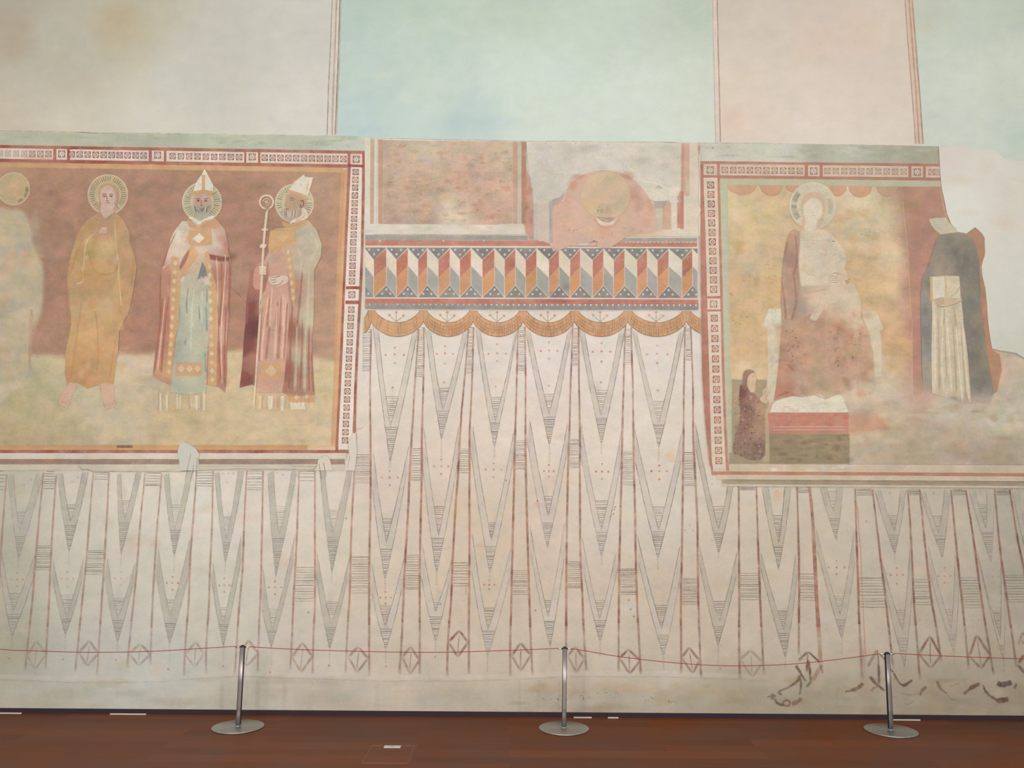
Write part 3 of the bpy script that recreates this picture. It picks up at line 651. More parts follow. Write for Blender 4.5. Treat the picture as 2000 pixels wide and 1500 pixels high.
# hem diamonds
for (t, b, l, r, st) in [((71, 1252), (68, 1307), (53, 1280), (90, 1277), 0), ((174, 1251), (170, 1301), (154, 1274), (192, 1276), .3), ((274, 1257), (270, 1300), (252, 1276), (294, 1278), .25), ((382, 1253), (380, 1303), (362, 1278), (398, 1277), .1), ((485.6, 1250), (481, 1301), (467, 1278), (504, 1276), .3),
                         ((590.6, 1255), (587.6, 1313), (570, 1283), (610, 1282), .5), ((699.6, 1263), (697.6, 1313), (680, 1283), (719, 1286), .6), ((802, 1263), (801, 1316.7), (786, 1283), (819, 1289), .6), ((897, 1231), (894, 1283), (876, 1254), (914, 1254.6), .9), ((1016.8, 1255.5), (1017, 1311), (999.7, 1280), (1036.6, 1280), .7),
                         ((1123.7, 1262.7), (1126, 1314), (1109, 1281.6), (1141, 1287), .6), ((1227.7, 1268), (1230, 1316), (1210, 1285), (1250, 1290), .75), ((1346, 1264.5), (1353, 1315), (1331.6, 1285), (1366, 1290), .75), ((1466, 1270), (1469.6, 1323), (1445.6, 1288), (1490, 1293), .3),
                         ((1816, 1241.6), (1818, 1305), (1795, 1277), (1837.6, 1280), .9), ((1908, 1240), (1917, 1306), (1893.6, 1281.6), (1934, 1280), .7)]:
    c = mixc((138, 120, 112), (112, 60, 42), st); d = Paint(4); a = .68 + .25 * st
    for (u, v_, ww, m) in ((t, l, 5.2, 1), (t, r, 5.2, 1), (l, b, 4.6, .85), (b, r, 4.8, .9)):
        d.stroke([u, v_], [ww * .9, ww, ww * .8], c, a * m, soft=1.4, jit=.4, vary=.3, step=6)
    d.stroke([(t[0] + 1, t[1] + 9), ((t[0] + b[0]) / 2, (t[1] + b[1]) / 2), (b[0] - .5, b[1] - 6)], 2.2, c, a * .9, soft=1, jit=.3, vary=.3, step=6)
    d.build('hem_diamond', M_WORN, curt, curt)
def zz(ox, oy, s, pts): return [(ox + x / s, oy + y / s) for x, y in pts]
d = Paint(4)
z17 = lambda *p: zz(1380, 1160, 6.25, p)
z18 = lambda *p: zz(1680, 1160, 6.25, p)
BR = (112, 74, 62); BR2 = (140, 92, 76)
for (pts, ww, c, a) in [
    (z17((1120, 820), (1240, 700)), 4.5, BR2, .8), (z17((1240, 700), (1385, 840)), 3, BR, .85), (z17((1235, 730), (1225, 960)), [2, 4, 1.5], (150, 70, 60), .85), (z17((1240, 800), (1262, 950), (1275, 1060)), 4, BR, .85),
    (z17((1090, 870), (1150, 970), (1215, 1070)), [5, 3, 2], BR, .85), (z17((1410, 860), (1350, 960), (1300, 1050)), 6, (166, 116, 96), .75), (z17((1390, 870), (1415, 975)), 3, (140, 80, 64), .8), (z17((1290, 1050), (1215, 1145)), 4, BR, .7),
    (z17((1140, 990), (1110, 1060), (1010, 1135), (880, 1190)), [5, 4, 3, 3], BR2, .85), (z17((865, 1190), (925, 1240)), 4, BR, .75), (z17((1140, 1030), (1155, 1110), (1132, 1240)), 3.2, BR, .75),
    (z17((740, 1262), (790, 1245), (830, 1275)), [2, 9, 6], (132, 108, 100), .85), (z17((830, 1280), (870, 1335), (950, 1362)), 4.5, (118, 92, 84), .9), (z17((950, 1362), (940, 1320), (985, 1300), (1020, 1330), (1000, 1368), (950, 1362)), 3, (140, 88, 78), .8),
    (z17((1040, 1345), (1100, 1320), (1165, 1270)), [7, 6, 2], (144, 104, 92), .75), (z17((1690, 1195), (1780, 1175), (1860, 1135), (1912, 1090)), [3, 6, 6, 3], (142, 104, 90), .85),
    (z18((210, 680), (90, 890)), 4.5, (150, 124, 112), .7), (z18((212, 680), (228, 900), (230, 1120)), [2, 4, 5], (124, 84, 70), .85), (z18((240, 740), (300, 800), (350, 890), (410, 960)), 2.4, (90, 72, 62), .85),
    (z18((115, 1005), (200, 1100), (305, 1190)), [5, 4, 3], (112, 80, 66), .85), (z18((130, 1190), (170, 1145), (215, 1130)), 4, (140, 112, 100), .7), (z18((410, 960), (470, 1070), (530, 1115), (600, 1080), (635, 1045)), [3, 3, 5, 4, 2], BR, .85),
    (z18((735, 1245), (755, 1180), (815, 1128)), [3, 5, 2], (130, 108, 94), .75), (z18((935, 1060), (985, 1155), (1060, 1220)), [5, 3, 3], (140, 104, 88), .75), (z18((1060, 1220), (1130, 1285), (1200, 1290)), 2, (150, 150, 150), .7),
    (z18((1265, 1225), (1350, 1150), (1465, 1092)), [4, 6, 4], (128, 70, 60), .9), (z18((1500, 1108), (1530, 1190), (1590, 1250)), [3, 4, 4], (112, 84, 74), .85), (z18((1590, 1245), (1690, 1300), (1820, 1280)), [4, 8, 4], (122, 72, 62), .9),
    (z18((1672, 1085), (1740, 1105), (1855, 1080)), [7, 8, 8], (84, 66, 74), .9), (z18((1680, 1125), (1780, 1130)), 3, (150, 84, 60), .6), (z18((1880, 1165), (1915, 1090)), 4, (100, 74, 72), .8), (z18((545, 1340), (600, 1345), (660, 1300)), 1.6, (150, 140, 132), .6),
    (z18((500, 1210), (600, 1235), (730, 1215)), 3, (186, 140, 112), .5), (z18((1080, 1130), (1150, 1110), (1220, 1080)), 3, (160, 140, 118), .5), (z18((380, 1250), (460, 1272)), 1.6, (150, 130, 116), .5),
    (z18((1930, 850), (2010, 735)), 4.5, (160, 84, 72), .85), (z18((1925, 860), (2010, 970)), 4.5, (120, 84, 72), .8), (z18((1930, 625), (1985, 480), (2010, 520)), 3.5, (150, 128, 112), .7), (z18((1975, 560), (2000, 620)), 2.5, BR, .6)]:
    d = Paint(4); d.stroke(pts, [v_ * 1.25 for v_ in ww] if isinstance(ww, list) else ww * 1.25, tuple(v_ * .78 for v_ in c), min(1, a * 1.1), soft=1.3, jit=.5, vary=.25, step=4, smooth=len(pts) > 2)
    d.build('loose_hem_stroke', M_WORN, curt, curt)

# swags
CR = [(669, 605), (725.2, 605), (827, 605), (924, 605), (1022, 605), (1121.9, 605), (1226.3, 605), (1340.6, 605), (1455, 606)]
def swag(x0, x1, yt, dep, base, n=26, ex=0.8):
    out = []
    for i in range(n + 1):
        t = i / n; out.append((x0 + (x1 - x0) * t, yt + dep * (1 - (2 * t - 1) ** 2) ** ex))
    return out
for i in range(len(CR) - 1):
    a, b = CR[i][0], CR[i + 1][0]
    up_ = swag(a + 5.5, b - 5.5, 604.5, 25.5, 0); dn = swag(a, b, 628, 29.5, 0, ex=.78)
    lo, hi_ = 710.5, 1369
    c1 = lambda x, y: mixc((206, 150, 98), (198, 138, 92), .5 + .5 * math.sin(x * .13 + y * .2))
    def clip(pts): return [(min(max(x, lo), hi_), y) for x, y in pts]
    g = Paint(5)
    # pale lunette above the swag
    lun = clip([(a + 5, 604)] + up_ + [(b - 5, 604)])
    xs = [p_[0] for p_ in lun]
    if max(xs) - min(xs) > 8:
        g.poly(lun, (228, 216, 200), .75, .6)
    full = [(a, 604.5)] + up_ + [(b, 604.5)] + [(b, 628)] + dn[::-1] + [(a, 628)]
    # quads instead of a concave face
    U = [(a, 604.5)] + up_ + [(b, 604.5)]; D = [(a, 628)] + dn + [(b, 628)]
    g.nxt()
    for j in range(len(U) - 1):
        q4 = clip([U[j], U[j + 1], D[j + 1], D[j]])
        if abs(q4[0][0] - q4[1][0]) < .01 and abs(q4[2][0] - q4[3][0]) < .01: continue
        ids = [g.vert(x, y, c1, .97) for x, y in q4]; g.f.append(ids)
    inb = lambda pts: [p_ for p_ in pts if lo <= p_[0] <= hi_]
    lc = (134, 88, 56)
    for ln, al in ((up_, .75), (dn, .8)):
        q_ = inb(ln)
        if len(q_) > 2: g.stroke(q_, 1.4, (100, 74, 54), al, soft=.4, vary=.3, ends=False)
    for fr in (.28, .52, .76):
        ln = [(U[j + 1][0] * (1 - fr) + D[j + 1][0] * fr, U[j + 1][1] * (1 - fr) + D[j + 1][1] * fr) for j in range(1, len(up_) - 1)]
        q_ = inb(ln)
        if len(q_) > 2: g.stroke(q_, 1.15, lc, .75 if i > 1 else .4, soft=.4, jit=.15, vary=.6, ends=False)
    for k in range(1, 30):
        t = k / 30 + random.uniform(-.008, .008)
        j = t * (len(up_) - 1); j0 = int(j); f = j - j0
        ux = up_[j0][0] + (up_[min(j0 + 1, len(up_) - 1)][0] - up_[j0][0]) * f; uy = up_[j0][1] + (up_[min(j0 + 1, len(up_) - 1)][1] - up_[j0][1]) * f
        dx = dn[j0][0] + (dn[min(j0 + 1, len(dn) - 1)][0] - dn[j0][0]) * f; dy = dn[j0][1] + (dn[min(j0 + 1, len(dn) - 1)][1] - dn[j0][1]) * f
        f0, f1 = random.choice([(0, 1), (.28, 1), (0, .76), (.5, 1), (.28, .76)])
        p0 = (ux + (dx - ux) * f0, uy + (dy - uy) * f0); p1 = (ux + (dx - ux) * f1, uy + (dy - uy) * f1)
        if lo < p0[0] < hi_ and lo < p1[0] < hi_ and (i > 1 or random.random() < .3): g.stroke([p0, p1], 1.15, lc, .75, soft=.4, ends=False, bump=(k == 1))
    if a > 700: g.stroke([(a, 612), (a, 628)], .8, lc, .6, soft=.4)
    g.build('swag', M_SOFT, curt, curt)
    if 700 < a < 1330:
        fl = Paint(6); m = (a + b) / 2 - 2
        fc = (190, 112, 98) if i < 5 else (206, 140, 120)
        for (dx, dy) in ((0, -18.5), (-13.5, -13), (13.5, -12)):
            fl.stroke([(m, 629 - 0.5), (m + dx * .8, 629 + dy * .8)], 1.0, (96, 84, 72), .85, soft=.4)
            fl.disc(m + dx, 629.5 + dy - 1, 2.7, 2.7, fc, .85, n=12)
        fl.build('flower_sprig', M_SOFT, curt, curt)

# ------------------------------------------------------------------ geometric frieze
fr = empty('painted_frieze', (W(1038, 600).x, -0.006, W(1038, 600).z), 'painted frieze of dark dotted triangles and slanted coloured blocks above the swags', 'mural')
sl = lambda x: (x - 713) / 650 * 1.8
def hband(P_, x0, x1, y0, y1, c, a=1, soft=.6, wob=.3, step=22, sl_=sl, c2=None):
    n = max(2, int((x1 - x0) / step)); top = []; bot = []
    for i in range(n + 1):
        x = x0 + (x1 - x0) * i / n
        top.append((x, y0 + sl_(x) + random.uniform(-wob, wob))); bot.append((x, y1 + sl_(x) + random.uniform(-wob, wob)))
    P_.nxt()
    rows = []
    for i in range(n + 1):
        cc = c if c2 is None else mixc(c, c2, random.random())
        rows.append([P_.vert(top[i][0], top[i][1] - soft / 2, cc, 0), P_.vert(top[i][0], top[i][1] + soft / 2, cc, a), P_.vert(bot[i][0], bot[i][1] - soft / 2, cc, a), P_.vert(bot[i][0], bot[i][1] + soft / 2, cc, 0)])
    for i in range(n):
        for q_ in range(3): P_.f.append([rows[i][q_], rows[i + 1][q_], rows[i + 1][q_ + 1], rows[i][q_ + 1]])
BG = (122, 126, 130)
b_ = Paint(8)
hband(b_, 713.5, 1364, 458.5, 606, (216, 202, 184), 1, .5)
b_.build('frieze_ground', M_SOFT, fr, fr)
b_ = Paint(9)
hband(b_, 713.5, 1030, 459, 468.5, (138, 140, 138), .9, c2=(122, 126, 128)); hband(b_, 1030, 1050, 461, 470, (140, 132, 122), .5, 2)
hband(b_, 1205, 1361.5, 463, 471, (142, 140, 134), .85, c2=(128, 130, 128))
b_.build('grey_stripe', M_SOFT, fr, fr)
b_ = Paint(10)
hband(b_, 713.5, 1082, 468.7, 479.5, (190, 112, 94), 1, c2=(176, 98, 86)); hband(b_, 1104, 1168, 470.5, 480, (178, 88, 80), 1, c2=(150, 70, 70)); hband(b_, 1196, 1361.5, 471.5, 480.3, (192, 112, 94), 1, c2=(178, 100, 84))
b_.build('red_stripe', M_SOFT, fr, fr)
b_ = Paint(10)
hband(b_, 713, 1364, 583, 593.5, (186, 100, 88), 1, c2=(174, 90, 80))
b_.blob(1090, 589, 34, 7, (140, 60, 58), .5)
b_.build('red_stripe', M_SOFT, fr, fr)
b_ = Paint(9)
hband(b_, 713, 1364, 593.5, 603.5, (128, 130, 134), 1, c2=(116, 118, 124))
b_.stroke([(714, 603.8), (900, 604.3), (1100, 605), (1364, 605.6)], 1, (90, 86, 86), .6, soft=.5, step=20)
b_.build('grey_stripe', M_SOFT, fr, fr)
b_ = Paint(11); x = 722; rr = 0
while x < 1362:
    al = .25 if 720 < x < 850 and random.random() < .5 else .85
    if x < 940: al *= .6
    b_.disc(x, 594.6 + sl(x), 1.9, 1.9, (226, 218, 202), al, n=10); x += 10.8
for x in (742, 866, 945, 1105): b_.disc(x, 470.5, 1.8, 1.8, (226, 214, 196), .8, n=10)
x = 1222
while x < 1362: b_.disc(x, 473, 1.5, 1.5, (224, 212, 196), .7, n=10); x += 8
b_.build('white_beads', M_SOFT, fr, fr)
PK = [712, 754.7, 796.6, 834.7, 878.7, 920, 966, 1006.7, 1048, 1092, 1133.3, 1178.7, 1220, 1264, 1306, 1352.5, 1374]
AP = [730, 774, 816.5, 856, 898, 942, 985.4, 1026.5, 1072, 1113.3, 1157.3, 1198.7, 1244, 1284, 1332, 1374]
LE, RE = 713.5, 1362.5
def clipx(poly, lo, hi):
    def cl(pts, val, keep_ge):
        out = []
        for i in range(len(pts)):
            a, b = pts[i], pts[(i + 1) % len(pts)]
            ia = a[0] >= val if keep_ge else a[0] <= val; ib = b[0] >= val if keep_ge else b[0] <= val
            if ia: out.append(a)
            if ia != ib:
                t = (val - a[0]) / (b[0] - a[0]); out.append((val, a[1] + (b[1] - a[1]) * t))
        return out
    q_ = cl(poly, lo, True)
    return cl(q_, hi, False) if q_ else q_
def jit_col(c, k=9): d_ = random.uniform(-k, k); return tuple(v + d_ + random.uniform(-4, 4) for v in c)
for i in range(len(AP)):
    pk, ap, pn = PK[i], AP[i], PK[i + 1]
    if pk > RE: break
    s_ = sl(pk)
    g = Paint(9)
    Yt, Yb = 482.5 + s_, 580.5 + s_
    shapes = [([(pk, Yt + 1), (pn, Yt + 1), (ap, 507 + s_)], (106, 108, 110), 5),
              ([(pk, Yt + 3), (ap, 507 + s_), (ap, 541.5 + s_), (pk, 518.5 + s_)], (220, 206, 184), 8),
              ([(pk, 518.5 + s_), (ap, 541.5 + s_), (ap, Yb), (pk, 555.5 + s_)], (150, 152, 150), 12),
              ([(ap, 507 + s_), (pn, Yt + 3), (pn, 519.5 + s_), (ap, 541.5 + s_)], (176, 92, 74), 10),
              ([(ap, 541.5 + s_), (pn, 519.5 + s_), (pn, 555.5 + s_), (ap, Yb)], (204, 136, 88), 9)]
    for (pl, c, jj) in shapes:
        q_ = clipx(pl, LE, RE)
        if len(q_) > 2:
            cc = jit_col(c, jj); c2_ = jit_col(c, jj)
            g.poly(q_, (lambda x, y, cc=cc, c2_=c2_: mixc(cc, c2_, .5 + .5 * math.sin(x * .2 + y * .15))), 1, .5)
    for tri in ([(ap - (ap - (AP[i - 1] if i else 686)), Yb), (ap, Yb), (pk, 556.5 + s_)],):
        q_ = clipx(tri, LE, RE)
        if len(q_) > 2: g.poly(q_, jit_col((108, 110, 112), 5), 1, .5)
    lc = (226, 212, 192)
    for ln in ([(pk, Yt + 2), (ap, 507 + s_), (pn, Yt + 3)], [(ap, 507 + s_), (ap, Yb)], [(pk, Yt + 2), (pk, 556 + s_)], [(ap, Yb), (pk, 556 + s_)], [(ap, Yb), (pn, 556 + s_)]):
        if all(LE <= p_[0] <= RE for p_ in ln): g.stroke(ln, 1.3, lc, .8, soft=.5, vary=.3, step=8, ends=False)
    # white spots
    pm = (pk + pn) / 2
    for (x, y) in ((ap - 9, 487.5), (ap + 9, 488), (ap + .5, 496.5)):
        if LE + 2 < x < RE - 2: g.disc(x, y + s_, 2.3, 2.3, (212, 206, 194), .85, n=10)
    pa = AP[i - 1] if i else 690
    for (x, y) in ((pk, 565), (pk - 8, 573.5), (pk + 7.5, 573.5)):
        if LE + 2 < x < RE - 2: g.disc(x, y + s_, 2.3, 2.3, (212, 206, 194), .85, n=10)
    g.build('slanted_blocks', M_SOFT, fr, fr)
b_ = Paint(10)
b_.stroke([(714, 481.2), (1082, 482.4)], 1.2, (226, 210, 192), .9, soft=.5, step=20); b_.stroke([(1180, 483), (1362, 483.4)], 1.2, (226, 210, 192), .9, soft=.5, step=20)
b_.stroke([(714, 581.8), (1362, 583.4)], 1.3, (228, 214, 196), .9, soft=.5, step=20)
b_.blob(1105, 560, 14, 12, (70, 66, 66), .35); b_.blob(1080, 575, 16, 8, (80, 66, 60), .3)
b_.build('pale_fillet', M_SOFT, fr, fr)

# ------------------------------------------------------------------ faded red panel above the frieze
rp = empty('red_panel_fresco', (W(875, 456).x, -0.006, W(875, 456).z), 'blotchy faded red rectangular fresco with ochre and white side stripes above the frieze', 'fresco')
p = Paint(8)
p.grid([(712, topy(712) + 1), (760, topy(760) + 1), (900, topy(900) + 1), (1028, topy(1027) + 1), (1028, 458), (713.5, 458)], 24,
       field([(730, 300, (214, 206, 188)), (720, 420, (216, 208, 192)), (900, 450, (216, 204, 186)), (800, 450, (212, 202, 184)), (1020, 440, (214, 204, 184)), (1020, 300, (206, 186, 160))]))
for i in range(24): p.blob(random.uniform(720, 1020), random.uniform(441, 456), random.uniform(8, 26), random.uniform(2, 6), random.choice([(226, 220, 206), (196, 186, 168), (222, 206, 186)]), .5)
p.stroke([(716, 459), (760, 457.5), (860, 458.5), (950, 459), (1012, 461)], 1.2, (120, 112, 100), .7, soft=.6, jit=.4, vary=.5, step=8)
p.build('plaster_margin', M_SOFT, rp, rp)
p = Paint(9)
p.grid([(747, 273.5), (880, 275), (1001, 276.5), (1001, 436), (960, 439), (870, 438), (748, 437.5)], 12,
       field([(760, 290, (186, 146, 130)), (760, 380, (180, 138, 122)), (770, 428, (162, 122, 116)), (830, 428, (172, 132, 122)), (830, 290, (190, 166, 144)), (900, 300, (192, 160, 138)), (960, 290, (196, 160, 140)), (985, 300, (188, 166, 146)),
              (850, 340, (194, 158, 136)), (830, 355, (182, 136, 114)), (900, 350, (190, 142, 118)), (950, 350, (196, 152, 132)), (800, 400, (188, 144, 122)), (880, 390, (200, 168, 144)), (885, 425, (206, 180, 158)), (940, 400, (190, 142, 120)), (960, 425, (192, 144, 124)), (900, 425, (204, 178, 154))], shift=(4, 12, 10)))
for i in range(170):
    x, y = random.uniform(750, 998), random.uniform(278, 434)
    p.blob(x, y, random.uniform(3, 17), random.uniform(2, 7), random.choice([(164, 108, 90), (206, 184, 158), (158, 116, 100), (196, 140, 116), (180, 128, 108), (210, 186, 162), (150, 120, 104)]), random.uniform(.2, .5))
for i in range(90):
    x, y = random.uniform(755, 998), random.uniform(282, 432)
    p.blob(x, y, random.uniform(1, 4), random.uniform(.5, 1.6), random.choice([(128, 84, 66), (120, 92, 76), (222, 206, 184)]), .6, n=8)
for (x, y) in ((875, 402), (888, 425), (880, 415)): p.blob(x, y, 14, 7, (220, 206, 186), .55)
p.build('red_field', M_WORNF, rp, rp)
for (x0, x1, dx, c, a) in ((723.5, 731, -1.0, (196, 160, 122), .9), (731, 737, -1.2, (226, 220, 204), 1), (738.5, 747, 0, (198, 142, 114), .95), (1001.5, 1010.5, 0, (204, 158, 132), .9), (1011.5, 1018.5, 0, (214, 198, 174), .9), (1018.8, 1027.3, 0, (176, 124, 92), .95)):
    p = Paint(10); yb = 437
    p.poly([(x0, topy(x0) + 1.5), (x1, topy(x1) + 1.5), (x1 + dx * 1.3, yb), (x0 + dx, yb)], lambda x, y, c=c: mixc(c, tuple(v * .93 for v in c), .5 + .5 * math.sin(y * .12)), a, .8)
    p.stroke([(x1, topy(x1) + 2), (x1 + dx, yb)], .8, (124, 92, 76), .5, soft=.5, vary=.7, jit=.2, step=8)
    p.build('side_stripe', M_SOFT, rp, rp)

# ------------------------------------------------------------------ haloed bust in a niche
z6 = lambda pts: zz(1000, 240, 3.75, pts)
nb = empty('bust_fresco', (W(1190, 470).x, -0.006, W(1190, 470).z), 'damaged fresco of a haloed head under a red arch beside small painted columns', 'fresco')
p = Paint(12)
p.grid([(1028, 277), (1120, 277), (1240, 278.5), (1368, 280), (1368, 462), (1215, 462), (1180, 480), (1085, 480), (1043, 466), (1040, 440), (1042, 400), (1034, 340)], 20,
       field([(1040, 300, (208, 202, 192)), (1100, 320, (204, 200, 190)), (1180, 300, (210, 204, 194)), (1300, 310, (208, 204, 192)), (1060, 380, (196, 192, 182)), (1280, 360, (212, 208, 194)), (1350, 300, (208, 196, 176)), (1352, 400, (214, 204, 186)), (1060, 440, (206, 194, 178)), (1250, 440, (206, 176, 154)), (1340, 450, (214, 202, 182))], shift=(6, 4, 0)))
for i in range(40): p.blob(random.uniform(1035, 1330), random.uniform(285, 345), random.uniform(10, 30), random.uniform(5, 14), random.choice([(216, 212, 202), (200, 192, 180), (212, 200, 188), (194, 190, 182)]), .35)
for (x, y) in ((1066, 280), (1124, 281), (1187, 283)): p.blob(x, y, 1.5, 1.3, (70, 64, 60), .8, n=8)
p.build('niche_ground', M_SOFT, nb, nb)
p = Paint(13)
p.poly(z6([(95, 330), (130, 400), (150, 500), (155, 600), (165, 760), (150, 850), (95, 790), (85, 600), (75, 420)]), (184, 126, 102), .85, 5, True)
for i in range(14): p.blob(1000 + random.uniform(85, 150) / 3.75, 240 + random.uniform(480, 820) / 3.75, random.uniform(3, 8), random.uniform(4, 12), random.choice([(160, 94, 76), (200, 150, 124)]), .4)
p.build('side_strip', M_SOFT, nb, nb); p = Paint(13)
p.poly(z6([(1240, 150), (1262, 150), (1262, 780), (1235, 780), (1205, 700), (1235, 600)]), (188, 126, 108), .8, 3)
p.poly(z6([(1262, 150), (1300, 150), (1300, 540), (1262, 540)]), (206, 158, 134), .8, 1.5)
p.poly(z6([(1300, 150), (1375, 150), (1372, 200), (1350, 420), (1368, 560), (1385, 640), (1360, 700), (1355, 790), (1262, 790), (1264, 540), (1300, 530)]), (220, 206, 184), .85, 2)
p.stroke(z6([(1262, 520), (1264, 785)]), 1.6, (232, 226, 212), .8); p.stroke(z6([(1385, 150), (1366, 240), (1372, 400), (1360, 560), (1388, 640), (1362, 700), (1372, 850)]), 1.3, (130, 104, 86), .6, jit=.4, vary=.6, step=6)
p.blob(1365, 290, 3.5, 14, (140, 104, 84), .7); p.blob(1343, 365, 6, 12, (226, 214, 194), .5)
p.build('side_strip', M_SOFT, nb, nb)
p = Paint(14)
arch = z6([(305, 600), (345, 575), (375, 568), (400, 490), (450, 430), (520, 382), (600, 356), (680, 350), (780, 362), (860, 396), (920, 442), (970, 500), (1010, 560), (1050, 610), (1060, 700), (1062, 790), (1000, 806), (880, 812), (825, 840), (770, 885), (720, 910), (660, 918), (600, 880), (540, 875), (440, 892), (370, 925), (310, 940), (275, 900), (295, 840), (300, 740)])
p.poly(arch, (210, 172, 150), 1, 1.2)
for (x, y, rx, ry, c, a) in [(1120, 360, 14, 16, (196, 130, 104), .7), (1238, 380, 20, 22, (184, 136, 120), .7), (1250, 400, 16, 22, (186, 140, 124), .6), (1226, 344, 18, 12, (176, 112, 92), .7), (1130, 345, 20, 8, (178, 112, 90), .6), (1262, 430, 14, 18, (200, 154, 130), .6), (1100, 430, 22, 20, (214, 176, 152), .6), (1105, 395, 20, 24, (206, 164, 140), .6), (1225, 440, 20, 12, (214, 180, 156), .7), (1180, 450, 24, 20, (212, 168, 138), .7), (1270, 400, 10, 24, (190, 144, 122), .5)]: p.blob(x, y, rx, ry, c, a)
for i in range(50): p.blob(random.uniform(1085, 1275), random.uniform(360, 470), random.uniform(2, 9), random.uniform(2, 6), random.choice([(184, 132, 108), (222, 190, 166), (206, 158, 132)]), .3)
for i in range(12): p.blob(1120 + random.gauss(0, 8), 449 + random.gauss(0, 2), 2, 1, (120, 84, 66), .6, n=7)
p.stroke(z6([(400, 490), (450, 430), (520, 382), (600, 356), (680, 350), (780, 362), (860, 396), (920, 442), (965, 495)]), 1.2, (168, 110, 88), .6, vary=.4, step=6, smooth=True)
p.stroke(z6([(345, 575), (378, 566), (395, 500)]), 1.4, (232, 226, 214), .8)
p.stroke(z6([(560, 885), (600, 868), (625, 872), (610, 900)]), 3, (150, 70, 70), .7, soft=1.5)
p.blob(1161, 471, 4, 1.6, (60, 50, 60), .8, n=8)
p.build('red_arch', M_SOFT, nb, nb)
p = Paint(15)
p.disc(1182.7, 381, 49, 47, (208, 182, 148), .96, 1.5, n=40); p.disc(1182, 378, 38, 36, (206, 184, 156), .6, 14, n=30); p.blob(1150, 396, 18, 22, (212, 184, 136), .5)
p.stroke([(1182.7 + 49 * math.cos(t / 20 * math.pi * 2), 381 + 47 * math.sin(t / 20 * math.pi * 2)) for t in range(21)], 1, (184, 140, 96), .5, soft=.6, smooth=True)
p.build('halo', M_SOFT, nb, nb)
p = Paint(16)
p.blob(1182, 372, 30, 22, (206, 180, 156), .6); p.blob(1181, 396, 22, 15, (214, 188, 160), .6)
p.poly(z6([(625, 600), (700, 590), (780, 610), (755, 660), (700, 685), (650, 680), (620, 650)]), (188, 172, 144), .6, 5, True)
p.poly(z6([(612, 680), (660, 715), (720, 722), (765, 690), (740, 740), (690, 752), (640, 740)]), (232, 212, 190), .85, 2.5, True)
for i in range(16): p.stroke([(1168 + i * 1.6, 402 + random.uniform(-2, 2)), (1169 + i * 1.6 + random.uniform(-3, 3), 414 + random.uniform(-3, 3))], 1, random.choice([(140, 126, 104), (206, 192, 168)]), .6)
for i in range(10): p.blob(1178 + random.gauss(0, 8), 410 + random.gauss(0, 3), 2.5, 1, (110, 96, 80), .5, n=7)
p.stroke(z6([(600, 690), (640, 750), (690, 765), (750, 750), (790, 690)]), 2, (190, 130, 96), .6, soft=1.4, smooth=True)
p.stroke(z6([(580, 820), (600, 780), (590, 830)]), 1, (190, 180, 140), .6); p.stroke(z6([(730, 790), (735, 840)]), 1, (170, 120, 90), .6)
p.build('bearded_face', M_SOFT, nb, nb)
for (pl, c, a) in ((([(160, 580), (192, 580), (190, 860), (160, 860)]), (188, 186, 182), .7), (([(196, 590), (268, 590), (270, 870), (196, 870)]), (208, 190, 176), .7), (([(270, 570), (320, 560), (300, 640), (298, 880), (272, 880)]), (156, 158, 156), .75),
                   (([(290, 560), (350, 545), (385, 505), (375, 560), (330, 600), (290, 610)]), (150, 148, 146), .7)):
    p = Paint(14); p.L -= .0001; p.poly(z6(pl), c, a, 2.2)
    if c[0] == 156:
        for i in range(12): p.blob(1076 + random.uniform(-2, 2), 410 + i * 4, 2.5, 2, (110, 116, 124), .6, n=7)
    p.build('left_pillar', M_WORN, nb, nb)
for (parts) in ([([(930, 430), (1050, 440), (1130, 475), (1240, 468), (1225, 490), (1130, 492), (1090, 470), (1020, 450)], (224, 216, 200), .85), ([(960, 470), (1040, 500), (1130, 545), (1130, 570), (1040, 572), (1010, 560)], (222, 214, 196), .8), ([(1070, 450), (1110, 480), (1050, 480)], (160, 156, 148), .6)],
                [([(1140, 485), (1235, 485), (1215, 540), (1160, 545)], (224, 216, 200), .85), ([(1165, 548), (1210, 548), (1207, 790), (1172, 790)], (220, 210, 192), .9), ([(1155, 565), (1220, 565), (1218, 585), (1155, 585)], (226, 220, 206), .8)],
                [([(1035, 570), (1135, 570), (1110, 625), (1050, 625)], (160, 154, 144), .85), ([(1062, 628), (1100, 628), (1098, 790), (1066, 790)], (196, 188, 170), .85), ([(1050, 665), (1105, 665), (1102, 690), (1052, 690)], (210, 198, 180), .8), ([(1040, 545), (1135, 545), (1135, 572), (1040, 572)], (222, 214, 196), .8)]):
    p = Paint(15)
    for (pl, c, a) in parts: p.poly(z6(pl), c, a, 1.4)
    p.build('painted_column', M_SOFT, nb, nb)
p = Paint(14)
p.poly(z6([(1100, 570), (1165, 570), (1165, 780), (1100, 780)]), (200, 146, 122), .75, 3); p.poly(z6([(1208, 500), (1255, 500), (1255, 770), (1208, 770)]), (178, 104, 84), .75, 3)
p.build('red_backdrop', M_WORN, nb, nb)

